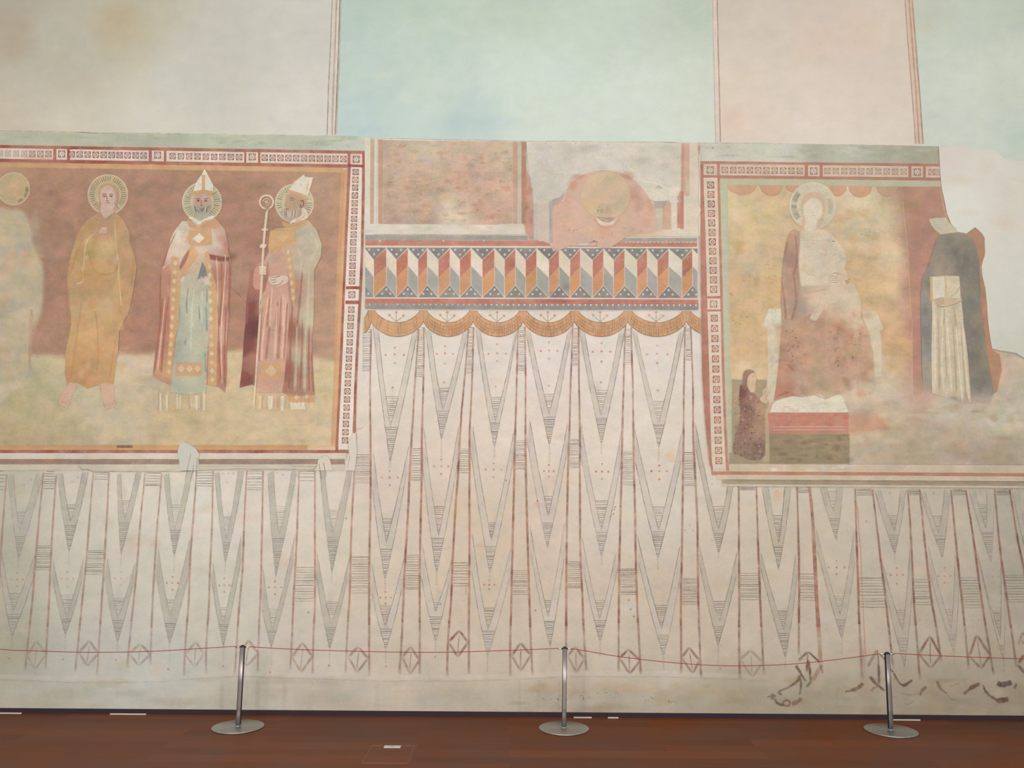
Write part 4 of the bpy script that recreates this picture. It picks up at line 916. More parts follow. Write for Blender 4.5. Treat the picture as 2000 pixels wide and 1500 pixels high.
# ------------------------------------------------------------------ ornamental borders (shared drawing)
def tile(P_, cx, cy, s, ang=0, star=False, fade=1.0, c=(138, 62, 50), cr=(228, 218, 202)):
    h = s / 2
    P_.poly([(cx - h, cy - h), (cx + h, cy - h), (cx + h, cy + h), (cx - h, cy + h)], jit_col(c, 7), .92 * fade, .7)
    if star:
        for k in range(8):
            a = k * math.pi / 4 + .05
            P_.stroke([(cx + math.cos(a) * .6, cy + math.sin(a) * .6), (cx + math.cos(a) * h * .92, cy + math.sin(a) * h * .92)], [1.6, 3.4, 2.2], cr, .97 * fade, soft=.6, bump=(k == 0))
    else:
        n = 12; r = h * .62; k0 = random.uniform(0, 6)
        for (a0, a1) in ((0, 7), (6, 13)):
            P_.stroke([(cx + r * math.cos(2 * math.pi * (i + k0) / n), cy + r * math.sin(2 * math.pi * (i + k0) / n)) for i in range(a0, a1)], 1.9, cr, .95 * fade * random.uniform(.7, 1), soft=.6, bump=(a0 == 0), ends=False)
        P_.disc(cx, cy, 1.5, 1.5, cr, .9 * fade, n=8)
        for (dx, dy) in ((0, -1), (0, 1), (-1, 0), (1, 0)):
            if random.random() < .8: P_.blob(cx + dx * h, cy + dy * h, 1.6, 1.6, cr, .8 * fade, n=7)

# ------------------------------------------------------------------ left fresco with four saints
lf = empty('saints_fresco', (W(340, 905).x, -0.006, W(340, 905).z), 'large left fresco of four standing saints on a red ground, tiled border', 'fresco')
TL = lambda x: 283 + .0163 * x
p = Paint(4)
p.grid([(-260, 250), (0, 255.5), (180, 260.5), (400, 262), (640, 266), (722, 268.5), (724, 330), (716, 300), (713, 294.5), (-260, 279)], 30,
       field([(0, 270, (178, 182, 158)), (150, 272, (174, 180, 156)), (300, 275, (170, 178, 158)), (430, 278, (180, 190, 166)), (550, 280, (178, 188, 166)), (700, 285, (192, 202, 184))]))
for i in range(36): p.blob(random.uniform(0, 715), random.uniform(265, 284), random.uniform(8, 30), random.uniform(2, 6), random.choice([(158, 168, 144), (196, 200, 178), (186, 190, 168)]), .45)
for i in range(16): p.blob(random.uniform(400, 720), random.uniform(268, 290), random.uniform(1, 4), .9, (96, 96, 84), .6, n=7)
p.poly([(713, 300), (722, 296), (723.5, 345), (718, 380), (714, 430), (712, 600), (710, 640), (704, 640), (706, 500)], (210, 208, 190), .9, 1.5)
p.build('green_margin', M_SOFT, lf, lf)

# field
p = Paint(5)
cfL = field([(10, 340, (178, 126, 100)), (60, 400, (160, 108, 88)), (120, 340, (160, 108, 86)), (110, 450, (150, 100, 82)), (100, 560, (156, 100, 84)), (100, 640, (156, 104, 86)), (80, 500, (148, 104, 92)), (280, 350, (158, 108, 90)), (290, 420, (152, 100, 86)), (290, 520, (158, 104, 86)), (280, 620, (158, 100, 84)), (270, 680, (160, 104, 86)),
             (330, 380, (150, 98, 84)), (460, 350, (156, 104, 88)), (480, 420, (160, 106, 88)), (460, 520, (164, 110, 96)), (455, 600, (156, 98, 82)), (455, 670, (166, 104, 88)), (640, 360, (168, 122, 104)), (640, 450, (164, 114, 94)), (640, 560, (172, 122, 104)), (640, 660, (172, 124, 106)), (120, 680, (158, 104, 84)), (-100, 500, (172, 132, 108)), (500, 470, (150, 96, 84)), (350, 340, (156, 106, 88))])
p.grid([(-260, 325), (0, 327), (330, 331), (673, 336), (665, 500), (655, 722), (-260, 722)], 18, lambda x, y: (lambda c: (c[0] + 3, c[1] + 9, c[2] + 3))(cfL(x, y)))
for i in range(130): p.blob(random.uniform(0, 660), random.uniform(340, 680), random.uniform(6, 30), random.uniform(5, 24), random.choice([(138, 86, 72), (176, 128, 108), (146, 104, 98), (176, 116, 92), (134, 92, 84), (186, 140, 116)]), random.uniform(.12, .38))
p.blob(445, 502, 26, 13, (104, 66, 60), .55); p.blob(430, 508, 16, 10, (118, 62, 56), .5)
p.stroke([(450, 560), (466, 575), (480, 592)], 1.3, (110, 66, 54), .7, soft=.8)
p.build('red_ground', M_FRESCO, lf, lf)
p = Paint(6)
p.grid([(-260, 676), (660, 676), (652, 740), (647, 872), (-260, 872)], 6,
       field([(10, 730, (176, 172, 146)), (40, 790, (172, 160, 118)), (10, 850, (170, 154, 112)), (120, 730, (192, 176, 140)), (120, 820, (184, 168, 128)), (250, 730, (198, 180, 148)), (250, 830, (196, 180, 146)), (200, 800, (190, 176, 146)), (350, 850, (198, 174, 132)), (400, 830, (196, 172, 134)), (460, 720, (204, 180, 142)), (520, 850, (204, 182, 144)), (640, 750, (202, 180, 140)), (630, 840, (206, 184, 146)), (560, 800, (194, 170, 134)), (-200, 800, (160, 146, 106))]),
       a=lambda x, y: min(1, max(0, (y - (684 + 8 * math.sin(x * .011) + 3 * math.sin(x * .05) + (6 if x > 400 else 0))) / 9)))
for i in range(90): p.blob(random.uniform(0, 645), random.uniform(712, 862), random.uniform(6, 34), random.uniform(3, 12), random.choice([(208, 198, 172), (182, 158, 112), (172, 160, 132), (210, 190, 150), (176, 150, 118), (186, 182, 160)]), random.uniform(.15, .4))
p.build('ochre_ground', M_FRESCO, lf, lf)

# border: rails
def vband(P_, pts_l, pts_r, c, a=1, soft=.6, c2=None):
    pl = catmull(pts_l, False, 8); pr_ = catmull(pts_r, False, 8); P_.nxt(); rows = []
    for (l_, r_) in zip(pl, pr_):
        cc = c if c2 is None else mixc(c, c2, random.random())
        j1, j2 = random.uniform(-.3, .3), random.uniform(-.3, .3)
        rows.append([P_.vert(l_[0] - soft / 2 + j1, l_[1], cc, 0), P_.vert(l_[0] + soft / 2 + j1, l_[1], cc, a), P_.vert(r_[0] - soft / 2 + j2, r_[1], cc, a), P_.vert(r_[0] + soft / 2 + j2, r_[1], cc, 0)])
    for i in range(len(rows) - 1):
        for q_ in range(3): P_.f.append([rows[i][q_], rows[i][q_ + 1], rows[i + 1][q_ + 1], rows[i + 1][q_]])
RB, RB2 = (152, 64, 52), (170, 88, 72)
p = Paint(7)
hband(p, -260, 713, 0, 33.5, RB, 1, sl_=TL, c2=RB2)
for (x0, x1) in ((-100, 104), (110, 131), (136.5, 290.7), (296.5, 320), (325, 477), (481, 504), (508.5, 678.7), (684.5, 707.5)):
    hband(p, x0, x1, 6.2, 27, (224, 214, 198), .97, sl_=TL, c2=(214, 202, 184), wob=.2)
    if x0 == 136.5 or x0 == 325: hband(p, x0 + 4, x1 - 4, 20, 25, (232, 226, 212), .5, 2, sl_=TL)
p.blob(80, 308, 60, 7, (190, 120, 100), .35)
p.build('top_border', M_SOFT, lf, lf)
p = Paint(6)
hband(p, -260, 670, 33, 43.5, (204, 154, 100), .95, sl_=TL, c2=(196, 138, 92))
vband(p, [(667, 332), (659, 500), (652.5, 713), (646, 873)], [(683, 328), (674, 506), (665.5, 713), (657, 873)], (202, 142, 92), .92, 2, c2=(206, 158, 108))
hband(p, -260, 601, 869, 879, (200, 152, 92), .95, sl_=lambda x: 0, c2=(192, 134, 80)); hband(p, 601, 652, 870, 879, (208, 178, 134), .8, sl_=lambda x: 0)
p.rect(228, 869.5, 259, 875, (112, 74, 72), .8, 1.5)
p.build('ochre_fillet', M_SOFT, lf, lf)
p = Paint(7)
vband(p, [(685, 322), (676.5, 506.7), (668, 713), (659.5, 878)], [(708, 318), (704, 506.7), (694, 713), (687, 878)], (222, 212, 196), 1, c2=(226, 218, 204))
vband(p, [(679.5, 322), (671.5, 506.7), (662.7, 713), (654.7, 882)], [(685.5, 322), (676.5, 506.7), (668, 713), (660, 882)], RB, 1, c2=RB2)
vband(p, [(707.5, 297), (704, 506.7), (693.5, 713), (689, 846)], [(713.3, 297), (709.3, 506.7), (698.7, 713), (694.7, 846)], RB, 1, c2=(160, 74, 66))
p.poly([(676, 559), (703, 559), (702.5, 565), (675.5, 565)], RB, 1, .5); p.poly([(675, 587), (701.5, 587), (701, 594), (674.5, 594)], RB, 1, .5); p.poly([(680, 320), (709, 321), (709, 327), (680, 326)], RB, 1, .5)
p.build('right_border', M_SOFT, lf, lf)
p = Paint(7)
hband(p, -260, 681, 878.7, 885.3, RB, 1, sl_=lambda x: 0, c2=RB2)
hband(p, -260, 676, 885, 897, (214, 206, 188), 1, sl_=lambda x: 0, c2=(206, 198, 178)); hband(p, -260, 673, 896.5, 907, (132, 104, 92), 1, sl_=lambda x: 0, c2=(144, 112, 98))
hband(p, -260, 672, 907, 919, (204, 196, 172), 1, sl_=lambda x: 0, c2=(196, 188, 166))
p.blob(60, 901, 90, 5, (150, 92, 76), .5); p.blob(360, 901, 50, 5, (112, 96, 88), .4); p.blob(580, 901, 30, 5, (118, 104, 96), .5)
p.stroke([(390, 911), (460, 911), (520, 912)], 1.1, (130, 118, 100), .6); p.stroke([(570, 911), (620, 911.5)], 1.4, (110, 90, 78), .6)
p.stroke([(-20, 918), (125, 918)], 1, (140, 130, 116), .5, vary=.5, step=9, jit=.3); p.stroke([(152, 911), (162, 918), (172, 917), (178, 920), (260, 921), (350, 921), (385, 919), (460, 916), (560, 917), (600, 917), (612, 917), (620, 908)], 1.3, (92, 84, 76), .85, jit=.4, vary=.3, step=6)
p.stroke([(694, 846), (697, 838), (706, 837), (712, 830)], 1.1, (120, 108, 96), .7)
p.build('bottom_border', M_SOFT, lf, lf)
def lin_c(a, b, n): return [a + (b - a) * i / (n - 1) for i in range(n)]
tl = []
tl += [(x, TL(x) + 16.2, .45 if x < 60 else .8) for x in lin_c(0, 94.7, 7)]
tl += [(x, TL(x) + 16.2, 1) for x in lin_c(140, 280.5, 10)] + [(x, TL(x) + 16.4, .95) for x in lin_c(337, 467, 9)] + [(x, TL(x) + 16.6, .95) for x in lin_c(517, 670.7, 11)]
def rowt(a, b, n): return [(a[0] + (b[0] - a[0]) * i / (n - 1), a[1] + (b[1] - a[1]) * i / (n - 1), 1) for i in range(n)]
tl += rowt((694.7, 336), (687.5, 549.3), 15) + rowt((686, 604.8), (674, 860), 17)
for (x, y, f) in tl:
    t = Paint(8); tile(t, x, y, 12.3, fade=f); t.build('border_tile', M_SOFT, lf, lf)
for (x, y) in ((120.5, 300.5), (308, 303), (492.5, 306.5), (695.8, 311), (687.2, 575.5)):
    t = Paint(8); tile(t, x, y, 13.5, star=True); t.build('star_tile', M_SOFT, lf, lf)

# saints
def halo(cx, cy, r, ri, parent, col=(206, 194, 158), rays=44, lo=0, hi=2 * math.pi, layer=8, root=lf, a=.95, rc=(74, 68, 54)):
    h = Paint(layer); h.disc(cx, cy, r, r, col, a, 1.5, n=44)
    for k in range(rays):
        t = lo + (hi - lo) * k / rays
        if random.random() < .1: continue
        h.stroke([(cx + math.cos(t) * ri * 1.05, cy + math.sin(t) * ri * 1.05), (cx + math.cos(t) * r * .92, cy + math.sin(t) * r * .92)], 1.5, rc, .85 * random.uniform(.5, 1), soft=.5, bump=(k == 0), ends=False)
    h.stroke([(cx + r * math.cos(2 * math.pi * i / 40), cy + r * math.sin(2 * math.pi * i / 40)) for i in range(41)], 1.2, (222, 212, 188), .7, soft=.6)
    return h.build('halo', M_SOFT, parent, root)
def folds(P_, lines, c, a, wd=3, soft=2.5):
    for ln in lines: P_.stroke(ln, [wd * .7, wd * 1.1, wd * .8], c, min(1, a * 1.2), soft=soft, smooth=len(ln) > 2, vary=.2, step=6)
def face(P_, cx, cy, rx, ry, skin=(206, 176, 156), ln=(104, 70, 56), turn=0.0, old=False):
    P_.poly([(cx + rx * math.cos(t), cy + ry * math.sin(t) * (1 if math.sin(t) < 0 else 1.05)) for t in [2 * math.pi * i / 24 for i in range(24)]], skin, .96, 1.2)
    P_.blob(cx - rx * .5, cy, rx * .4, ry * .7, mixc(skin, (150, 104, 88), .5), .4); P_.blob(cx + rx * .3 , cy - ry * .3, rx * .4, ry * .4, mixc(skin, (236, 214, 196), .6), .5)
    ex = rx * .42; t = turn * rx
    for s in (-1, 1):
        P_.stroke([(cx + s * ex - 4 + t, cy - 3.6), (cx + s * ex + t, cy - 5.2), (cx + s * ex + 4 + t, cy - 3.8)], 1.6, ln, .9, smooth=True)
        P_.stroke([(cx + s * ex - 3.2 + t, cy - .6), (cx + s * ex + t, cy - 1.8), (cx + s * ex + 3.2 + t, cy - .4)], 1.5, ln, .95, smooth=True)
        P_.stroke([(cx + s * ex - 2.6 + t, cy + .2), (cx + s * ex + t, cy + .9), (cx + s * ex + 2.6 + t, cy + .1)], 1.1, ln, .7, smooth=True)
        P_.blob(cx + s * ex + t, cy - .5, 1.7, 1.5, (70, 52, 46), .9, n=8)
    P_.stroke([(cx - 1.8 + t, cy - 3), (cx - 1.4 + t, cy + 5), (cx - 2.6 + t, cy + 7.6), (cx + t, cy + 8.4), (cx + 2.4 + t, cy + 7.4)], 1.4, ln, .85, smooth=True)
    P_.stroke([(cx - 4.5 + t, cy + 12.3), (cx + t, cy + 11.4), (cx + 4.5 + t, cy + 12.2)], 1.7, (150, 76, 68), .85, smooth=True)
    P_.stroke([(cx - 2.5 + t, cy + 14.8), (cx + 2.5 + t, cy + 14.8)], .9, ln, .4)
def hand(P_, cx, cy, ang, s=1.0, c=(214, 188, 166), ln=(134, 100, 84), flip=1):
    ca, sa = math.cos(ang), math.sin(ang)
    T = lambda x, y: (cx + (x * ca - y * flip * sa) * s, cy + (x * sa + y * flip * ca) * s)
    P_.poly([T(-7, -3), T(0, -4.5), T(4, -4), T(4, 4), T(0, 4.6), T(-7, 3)], c, .95, 1, True)
    for k in range(4):
        y = -3.4 + k * 2.3; L_ = (8, 9.5, 9, 7)[k]
        P_.stroke([T(2, y), T(2 + L_ * .6, y + .5), T(2 + L_, y + 1.4)], 2.2, c, .95, soft=.6, smooth=True); P_.stroke([T(3, y + 1.1), T(2 + L_ * .9, y + 2)], .7, ln, .7, soft=.4)
    P_.stroke([T(-2, -4), T(2, -7), T(6, -8)], 2.3, c, .95, soft=.6, smooth=True); P_.stroke([T(-6, -3.6), T(1, -6), T(6, -9.2)], .7, ln, .6, soft=.4)
    P_.stroke([T(-7, 3.3), T(2, 5), T(8, 5.4)], .8, ln, .6, soft=.4, smooth=True)
z1 = lambda *p: zz(0, 240, 3.75, p)
z3 = lambda *p: zz(0, 580, 3.75, p)
z2 = lambda *p: zz(340, 240, 3.75, p)
z4 = lambda *p: zz(340, 580, 3.75, p)

# saint 1: faded shadow at the left edge
s0 = Paint(9)
s0.poly(z1((-80, 640), (0, 620), (60, 630), (150, 640), (200, 690), (230, 780), (240, 880), (280, 990), (320, 1090), (315, 1250), (300, 1400), (240, 1500)) + z3((230, 100), (215, 400), (215, 560), (100, 700), (-80, 700)), (188, 176, 146), .88, 9, True)
for i in range(40): s0.blob(random.uniform(0, 75), random.uniform(420, 750), random.uniform(8, 22), random.uniform(14, 46), random.choice([(180, 170, 148), (200, 182, 142), (172, 168, 150), (206, 176, 140), (196, 160, 130)]), .35)
s0.stroke(z3((218, 280), (216, 460), (222, 540)), 3, (176, 104, 84), .6, soft=2)
st0 = s0.build('painted_saint', M_FRESCO, lf, lf); st0['label'] = 'faded pale outline of a saint'
halo(26.7, 369, 31.5, 22, st0, (190, 168, 124), 16, -.1, 1.3, a=.92)
q = Paint(10); q.blob(24, 372, 20, 24, (196, 166, 124), .8, core=.6); q.build('head', M_FRESCO, st0, lf)

# saint 2: ochre robe, bare feet
s1 = Paint(10)
rob = z1((735, 650), (700, 672), (640, 710), (590, 770), (560, 830), (540, 900), (515, 980), (497, 1060), (490, 1150), (500, 1300)) + z3((515, 120), (520, 200), (500, 300), (480, 400), (475, 560), (490, 640), (560, 625), (640, 670), (720, 645), (760, 650), (830, 640), (845, 500), (865, 400), (872, 250), (915, 160)) + z1((938, 1400), (962, 1300), (985, 1180), (1000, 1060), (985, 970), (955, 870), (945, 790), (910, 720), (860, 662), (830, 650), (768, 705))
_rf = field([(200, 420, (192, 146, 104)), (160, 450, (196, 148, 92)), (240, 450, (194, 150, 108)), (205, 480, (212, 178, 116)), (170, 500, (200, 158, 100)), (240, 500, (198, 152, 112)), (150, 540, (202, 156, 104)), (210, 530, (210, 164, 106)), (250, 530, (192, 142, 100)), (190, 540, (200, 150, 92)), (150, 600, (206, 170, 116)), (210, 600, (212, 176, 124)), (240, 600, (194, 146, 92)), (160, 650, (208, 164, 104)), (200, 640, (212, 168, 106)),
                       (225, 650, (204, 158, 102)), (150, 700, (204, 152, 94)), (190, 700, (198, 150, 96)), (160, 740, (196, 136, 86)), (210, 735, (200, 150, 94))])
s1.grid(rob, 9, lambda x, y: tuple(v * .93 for v in _rf(x, y)))
for i in range(60): s1.blob(random.uniform(140, 255), random.uniform(430, 740), random.uniform(4, 14), random.uniform(5, 24), random.choice([(186, 132, 80), (218, 190, 136), (204, 160, 100), (190, 140, 100)]), .3)
s1.stroke(rob[2:14], 1.6, (150, 100, 72), .4, soft=1.4, smooth=False); 
folds(s1, [z1((720, 720), (700, 800), (640, 860), (620, 950), (610, 1080)), z1((840, 740), (850, 900), (870, 1040), (860, 1160)), z1((600, 1050), (610, 1150), (560, 1180)), z1((870, 1060), (880, 1250), (890, 1340))], (226, 196, 146), .6, 2.2, 1.6)
folds(s1, [z1((620, 830), (560, 960), (520, 1100)), z1((940, 850), (975, 1000), (960, 1200)), z3((600, 20), (560, 300), (520, 600)), z3((700, 100), (720, 400), (700, 600)), z3((850, 300), (800, 600)), z1((650, 950), (700, 1090), (830, 1100), (870, 1000)), z1((510, 1000), (500, 1200), (515, 1450))], (176, 122, 76), .5, 4, 3.4)
s1.blob(203, 548, 16, 8, (184, 132, 72), .5); s1.blob(165, 535, 12, 20, (192, 142, 80), .5)
st1 = s1.build('painted_saint', M_FRESCO, lf, lf); st1['label'] = 'ochre robed saint with bare feet'
halo(210.7, 380, 39, 25, st1, (196, 176, 136), 48)
q = Paint(11)
q.poly(z1((725, 480), (750, 450), (795, 440), (840, 455), (868, 490), (868, 560), (850, 620), (820, 650), (730, 655), (722, 560)), (184, 142, 110), .9, 2, True)
q.poly(z1((738, 600), (850, 600), (830, 660), (768, 705), (735, 655)), (206, 176, 156), .95, 1.2)
face(q, 210.3, 384, 15.8, 22); q.stroke(z1((728, 640), (735, 560), (725, 500)), 1.6, (150, 96, 80), .6, smooth=True); q.stroke(z1((858, 500), (862, 580), (825, 640)), 1.8, (150, 96, 80), .6, smooth=True); q.stroke(z1((735, 655), (768, 706), (835, 655)), 1.1, (150, 110, 90), .7)
q.build('head', M_SOFT, st1, lf)
q = Paint(11)
q.poly(z1((690, 750), (760, 730), (820, 750), (825, 830), (740, 860), (685, 830)), (184, 132, 112), .6, 6, True)
for k in range(4): q.stroke(z1((728 + k * 16, 812), (742 + k * 12, 780), (756 + k * 8, 765)), 1.6, (222, 200, 180), .85, soft=.7, smooth=True); q.stroke(z1((736 + k * 16, 814), (750 + k * 12, 782)), .7, (130, 84, 70), .6)
q.build('joined_hands', M_SOFT, st1, lf)
q = Paint(11); q.blob(169, 502, 5, 6, (214, 190, 168), .8); q.build('clasp', M_SOFT, st1, lf)
q = Paint(11); q.blob(229, 503, 5, 6, (212, 176, 160), .7); q.build('clasp', M_SOFT, st1, lf)
for (pl, toes, ln) in ((z3((500, 630), (555, 635), (552, 680), (525, 730), (508, 780), (485, 805), (455, 790), (430, 755), (440, 720), (475, 680)), [(455, 790), (470, 798), (487, 804), (502, 790)], 0), (z3((735, 640), (830, 640), (835, 700), (845, 760), (842, 795), (800, 818), (770, 820), (758, 780), (740, 720)), [(770, 818), (790, 815), (808, 812), (825, 806), (840, 795)], 0)):
    q = Paint(11); q.poly(pl, (206, 164, 140), .95, 1.5, True)
    for (x, y) in toes:
        q.stroke(z3((x - 4, y - 38), (x + 3, y - 12)), 1, (150, 100, 84), .75, soft=.5); q.blob(*z3((x, y - 4))[0], 2.6, 2.4, (216, 176, 152), .7, n=8)
    q.stroke([pl[0], pl[-1], pl[-2], pl[-3]] if ln == 0 else pl, 1, (140, 92, 76), .7, smooth=True)
    q.build('foot', M_SOFT, st1, lf)

# bishop parts
def diamonds(P_, a, b, n, w=4.5, h=6, c=(226, 212, 178), al=.7):
    for k in range(n):
        t = (k + .5) / n; x = a[0] + (b[0] - a[0]) * t; y = a[1] + (b[1] - a[1]) * t
        P_.poly([(x, y - h), (x + w, y), (x, y + h), (x - w, y)], c, al * random.uniform(.6, 1), 1.2)
        P_.stroke([(x - w - 1, y + h * .2), (x, y + h + 1), (x + w + 1, y + h * .2)], .8, (160, 108, 70), .5)

# saint 3: bishop, frontal
s2 = Paint(11)
mant = z2((60, 720), (10, 780), (-25, 850), (-60, 1000), (-85, 1045), (-92, 1100)) + [(312, 640)] + z3((1150, 300), (1118, 580), (1150, 600), (1240, 640)) + z4((-10, 650), (100, 560), (240, 640), (330, 660), (372, 700), (387, 560), (385, 350)) + z2((402, 1400), (408, 1200), (415, 1010), (398, 900), (372, 780), (300, 700), (200, 720))
s2.grid([p_ for p_ in mant], 10, field([(350, 460, (200, 190, 170)), (340, 490, (206, 186, 164)), (420, 450, (196, 164, 142)), (425, 480, (206, 176, 158)), (440, 480, (176, 118, 100)), (435, 540, (172, 106, 90)), (435, 620, (178, 120, 102)), (420, 650, (198, 156, 134)), (435, 700, (170, 104, 84)), (320, 540, (178, 116, 94)), (315, 620, (170, 104, 84)), (310, 700, (176, 116, 90)), (380, 500, (196, 176, 150)), (330, 720, (196, 150, 110))]))
s2.poly(z2((95, 760), (280, 760), (330, 900), (250, 950), (200, 960), (170, 960), (110, 940), (60, 1080), (20, 1200), (35, 1000), (50, 880)), (206, 194, 166), .8, 5)
s2.poly(z2((120, 915), (95, 1000), (50, 1080), (40, 1050), (70, 980)), (150, 70, 60), .85, 2, True)
s2.poly(z2((120, 900), (175, 960), (110, 1060), (60, 1110), (50, 1075), (100, 1000)), (206, 156, 104), .85, 3, True)
s2.poly(z2((255, 960), (330, 975), (410, 985), (405, 1010), (330, 1015), (265, 1000)), (128, 62, 58), .85, 4)
folds(s2, [z2((310, 980), (320, 1200), (310, 1500)), z2((375, 960), (375, 1100), (350, 1400), (350, 1500)), z4((360, 0), (345, 300), (350, 640)), z1((1240, 1020), (1200, 1060), (1195, 1045)), z3((1210, 0), (1180, 300), (1150, 560))], (222, 190, 166), .75, 2.6, 1.4)
folds(s2, [z2((345, 1000), (350, 1250), (330, 1500)), z2((395, 900), (408, 1100), (395, 1400)), z4((320, 60), (330, 400), (345, 620)), z4((380, 60), (370, 400), (372, 660)), z3((1190, 0), (1160, 300), (1125, 570)), z3((1235, 0), (1200, 300), (1180, 560)), z1((1290, 800), (1220, 950), (1190, 1060)), z1((1175, 1100), (1170, 1400))], (150, 70, 60), .7, 3.4, 2)
st2 = s2.build('painted_saint', M_FRESCO, lf, lf); st2['label'] = 'frontal bishop in a pale green tunic'
halo(394.7, 394.7, 38.5, 22, st2, (196, 186, 152), 40, math.pi * .62, math.pi * 2.38)
q = Paint(12)
tun = z2((200, 1010), (165, 1090), (90, 1120), (60, 1150), (35, 1160), (20, 1300), (10, 1500)) + z3((1288, 330), (1262, 560), (1250, 700)) + z4((100, 715), (235, 700), (240, 450), (255, 260)) + z2((262, 1420), (258, 1250), (250, 1130), (230, 1050))
q.grid(tun, 9, field([(370, 560, (182, 178, 154)), (350, 620, (164, 176, 156)), (380, 620, (190, 190, 162)), (400, 620, (170, 178, 158)), (345, 680, (150, 164, 150)), (380, 680, (184, 188, 162)), (400, 700, (168, 176, 154)), (370, 740, (184, 186, 158)), (340, 750, (170, 178, 158)), (395, 750, (180, 182, 156))]))
folds(q, [z2((45, 1180), (25, 1350), (20, 1480)), z4((30, 20), (40, 120), (10, 300)), z4((180, 60), (190, 180)), z2((240, 1200), (240, 1330)), z4((235, 60), (240, 260)), z4((85, 300), (80, 360)), z4((225, 400), (232, 560)), z2((105, 1200), (90, 1330), (100, 1400))], (86, 112, 116), .6, 3.4, 2.4)
folds(q, [z2((150, 1200), (130, 1400), (140, 1500)), z4((130, 60), (120, 400)), z2((205, 1220), (200, 1480))], (204, 206, 184), .6, 4, 3)
q.poly(z2((205, 1015), (240, 1080), (252, 1130), (215, 1135), (170, 1145), (185, 1080)), (96, 98, 108), .9, 1.8)
q.stroke(z2((205, 1015), (185, 1080), (165, 1150)), 1.6, (206, 200, 170), .8)
q.poly(z4((10, 480), (205, 478), (203, 578), (8, 580)), (204, 150, 106), .9, 2); diamonds(q, (346, 720), (394, 720), 3, 7, 8)
for k in range(26):
    x = random.choice([random.uniform(345, 384), random.uniform(306, 333), random.uniform(386, 400)])
    q.stroke([(x, 768 + random.uniform(-4, 6)), (x + random.uniform(-1.5, 1.5), 796 + random.uniform(-8, 8))], random.uniform(1.2, 4), random.choice([(228, 216, 190), (220, 204, 170), (176, 156, 124)]), random.uniform(.35, .8), soft=1.2)
q.build('tunic', M_SOFT, st2, lf)
q = Paint(13)
q.poly(z2((95, 700), (150, 740), (185, 765), (200, 745), (300, 705), (330, 760), (215, 780), (120, 770)), (196, 144, 96), .85, 2, True)
q.poly(z2((105, 785), (272, 780), (275, 890), (240, 895), (140, 905), (100, 885)), (204, 152, 100), .92, 1.5); q.poly(z2((185, 805), (222, 845), (180, 880), (135, 850)), (226, 222, 200), .9, 1.2); q.stroke(z2((105, 785), (272, 780), (270, 885)), .9, (140, 96, 64), .6)
q.stroke(z2((240, 870), (262, 845)), 2, (216, 190, 150), .7)
bl_ = z1((1252, 975), (1310, 985), (1320, 1200), (1308, 1500)) + z3((1280, 300), (1252, 600), (1215, 590), (1240, 300)) + z1((1245, 1500), (1245, 1300), (1255, 1100))
q.poly(bl_, (204, 156, 106), .92, 1.5); diamonds(q, (343, 505), (330, 735), 13, 4.5, 6)
br_ = z2((222, 950), (250, 930), (275, 1080), (310, 1200), (322, 1400), (322, 1500)) + z4((315, 320), (312, 650), (248, 650), (256, 300)) + z2((262, 1450), (258, 1200), (235, 1080))
q.poly(br_, (204, 160, 110), .92, 1.5); diamonds(q, (409, 512), (415, 750), 14, 4.5, 6)
q.build('gold_stole', M_SOFT, st2, lf)
q = Paint(13)
q.poly(z2((105, 690), (140, 690), (185, 720), (220, 705), (280, 680), (290, 700), (215, 720), (185, 745), (130, 715)), (222, 214, 194), .95, 1, True)
face(q, 394.5, 393, 17.5, 22, (184, 146, 126)); q.poly(z2((140, 610), (160, 640), (200, 625), (245, 640), (270, 605), (265, 660), (225, 700), (180, 705), (145, 665)), (160, 160, 148), .75, 4, True)
for k in range(26): x = 377 + k * 1.35; q.stroke([(x, 404 + abs(k - 13) * -.5 + random.uniform(0, 5)), (x + (394.5 - x) * .25 + random.uniform(-1.5, 1.5), 414 + random.uniform(-3, 5) - abs(k - 13) * .3)], 1.2, random.choice([(196, 198, 186), (110, 122, 128), (150, 140, 120), (96, 88, 80)]), .75)
q.stroke([(390, 408.5), (399, 408.5)], 1.4, (150, 80, 74), .7)
q.build('head', M_SOFT, st2, lf)
q = Paint(14)
q.poly(z2((140, 505), (165, 430), (205, 375), (222, 335), (245, 375), (285, 450), (288, 508), (215, 490)), (222, 214, 194), .97, 1.2)
q.poly(z2((138, 500), (215, 488), (288, 500), (285, 530), (215, 512), (135, 530)), (196, 144, 92), .95, 1); q.poly(z2((202, 380), (228, 380), (226, 490), (203, 490)), (198, 150, 96), .95, 1)
q.stroke(z2((165, 430), (215, 340), (225, 330), (235, 345), (285, 450)), 1.3, (150, 96, 66), .6); q.blob(391, 360, 1.6, 1.6, (110, 104, 90), .8, n=8)
q.build('mitre', M_SOFT, st2, lf)
q = Paint(14)
hand(q, 360.5, 467, -1.2, .85); q.stroke(z2((70, 830), (75, 800), (100, 782)), 2, (222, 202, 176), .9, smooth=True); q.stroke(z2((66, 832), (72, 800), (98, 780)), .8, (130, 100, 74), .7, smooth=True)
q.build('hand', M_SOFT, st2, lf); q = Paint(14); hand(q, 398, 548, 2.9, .95, flip=-1); q.poly(z2((225, 1120), (262, 1135), (255, 1180), (220, 1190)), (220, 206, 184), .8, 2); q.build('hand', M_SOFT, st2, lf); q = Paint(14); hand(q, 357, 544, 2.3, .6)
q.build('cuff', M_SOFT, st2, lf)

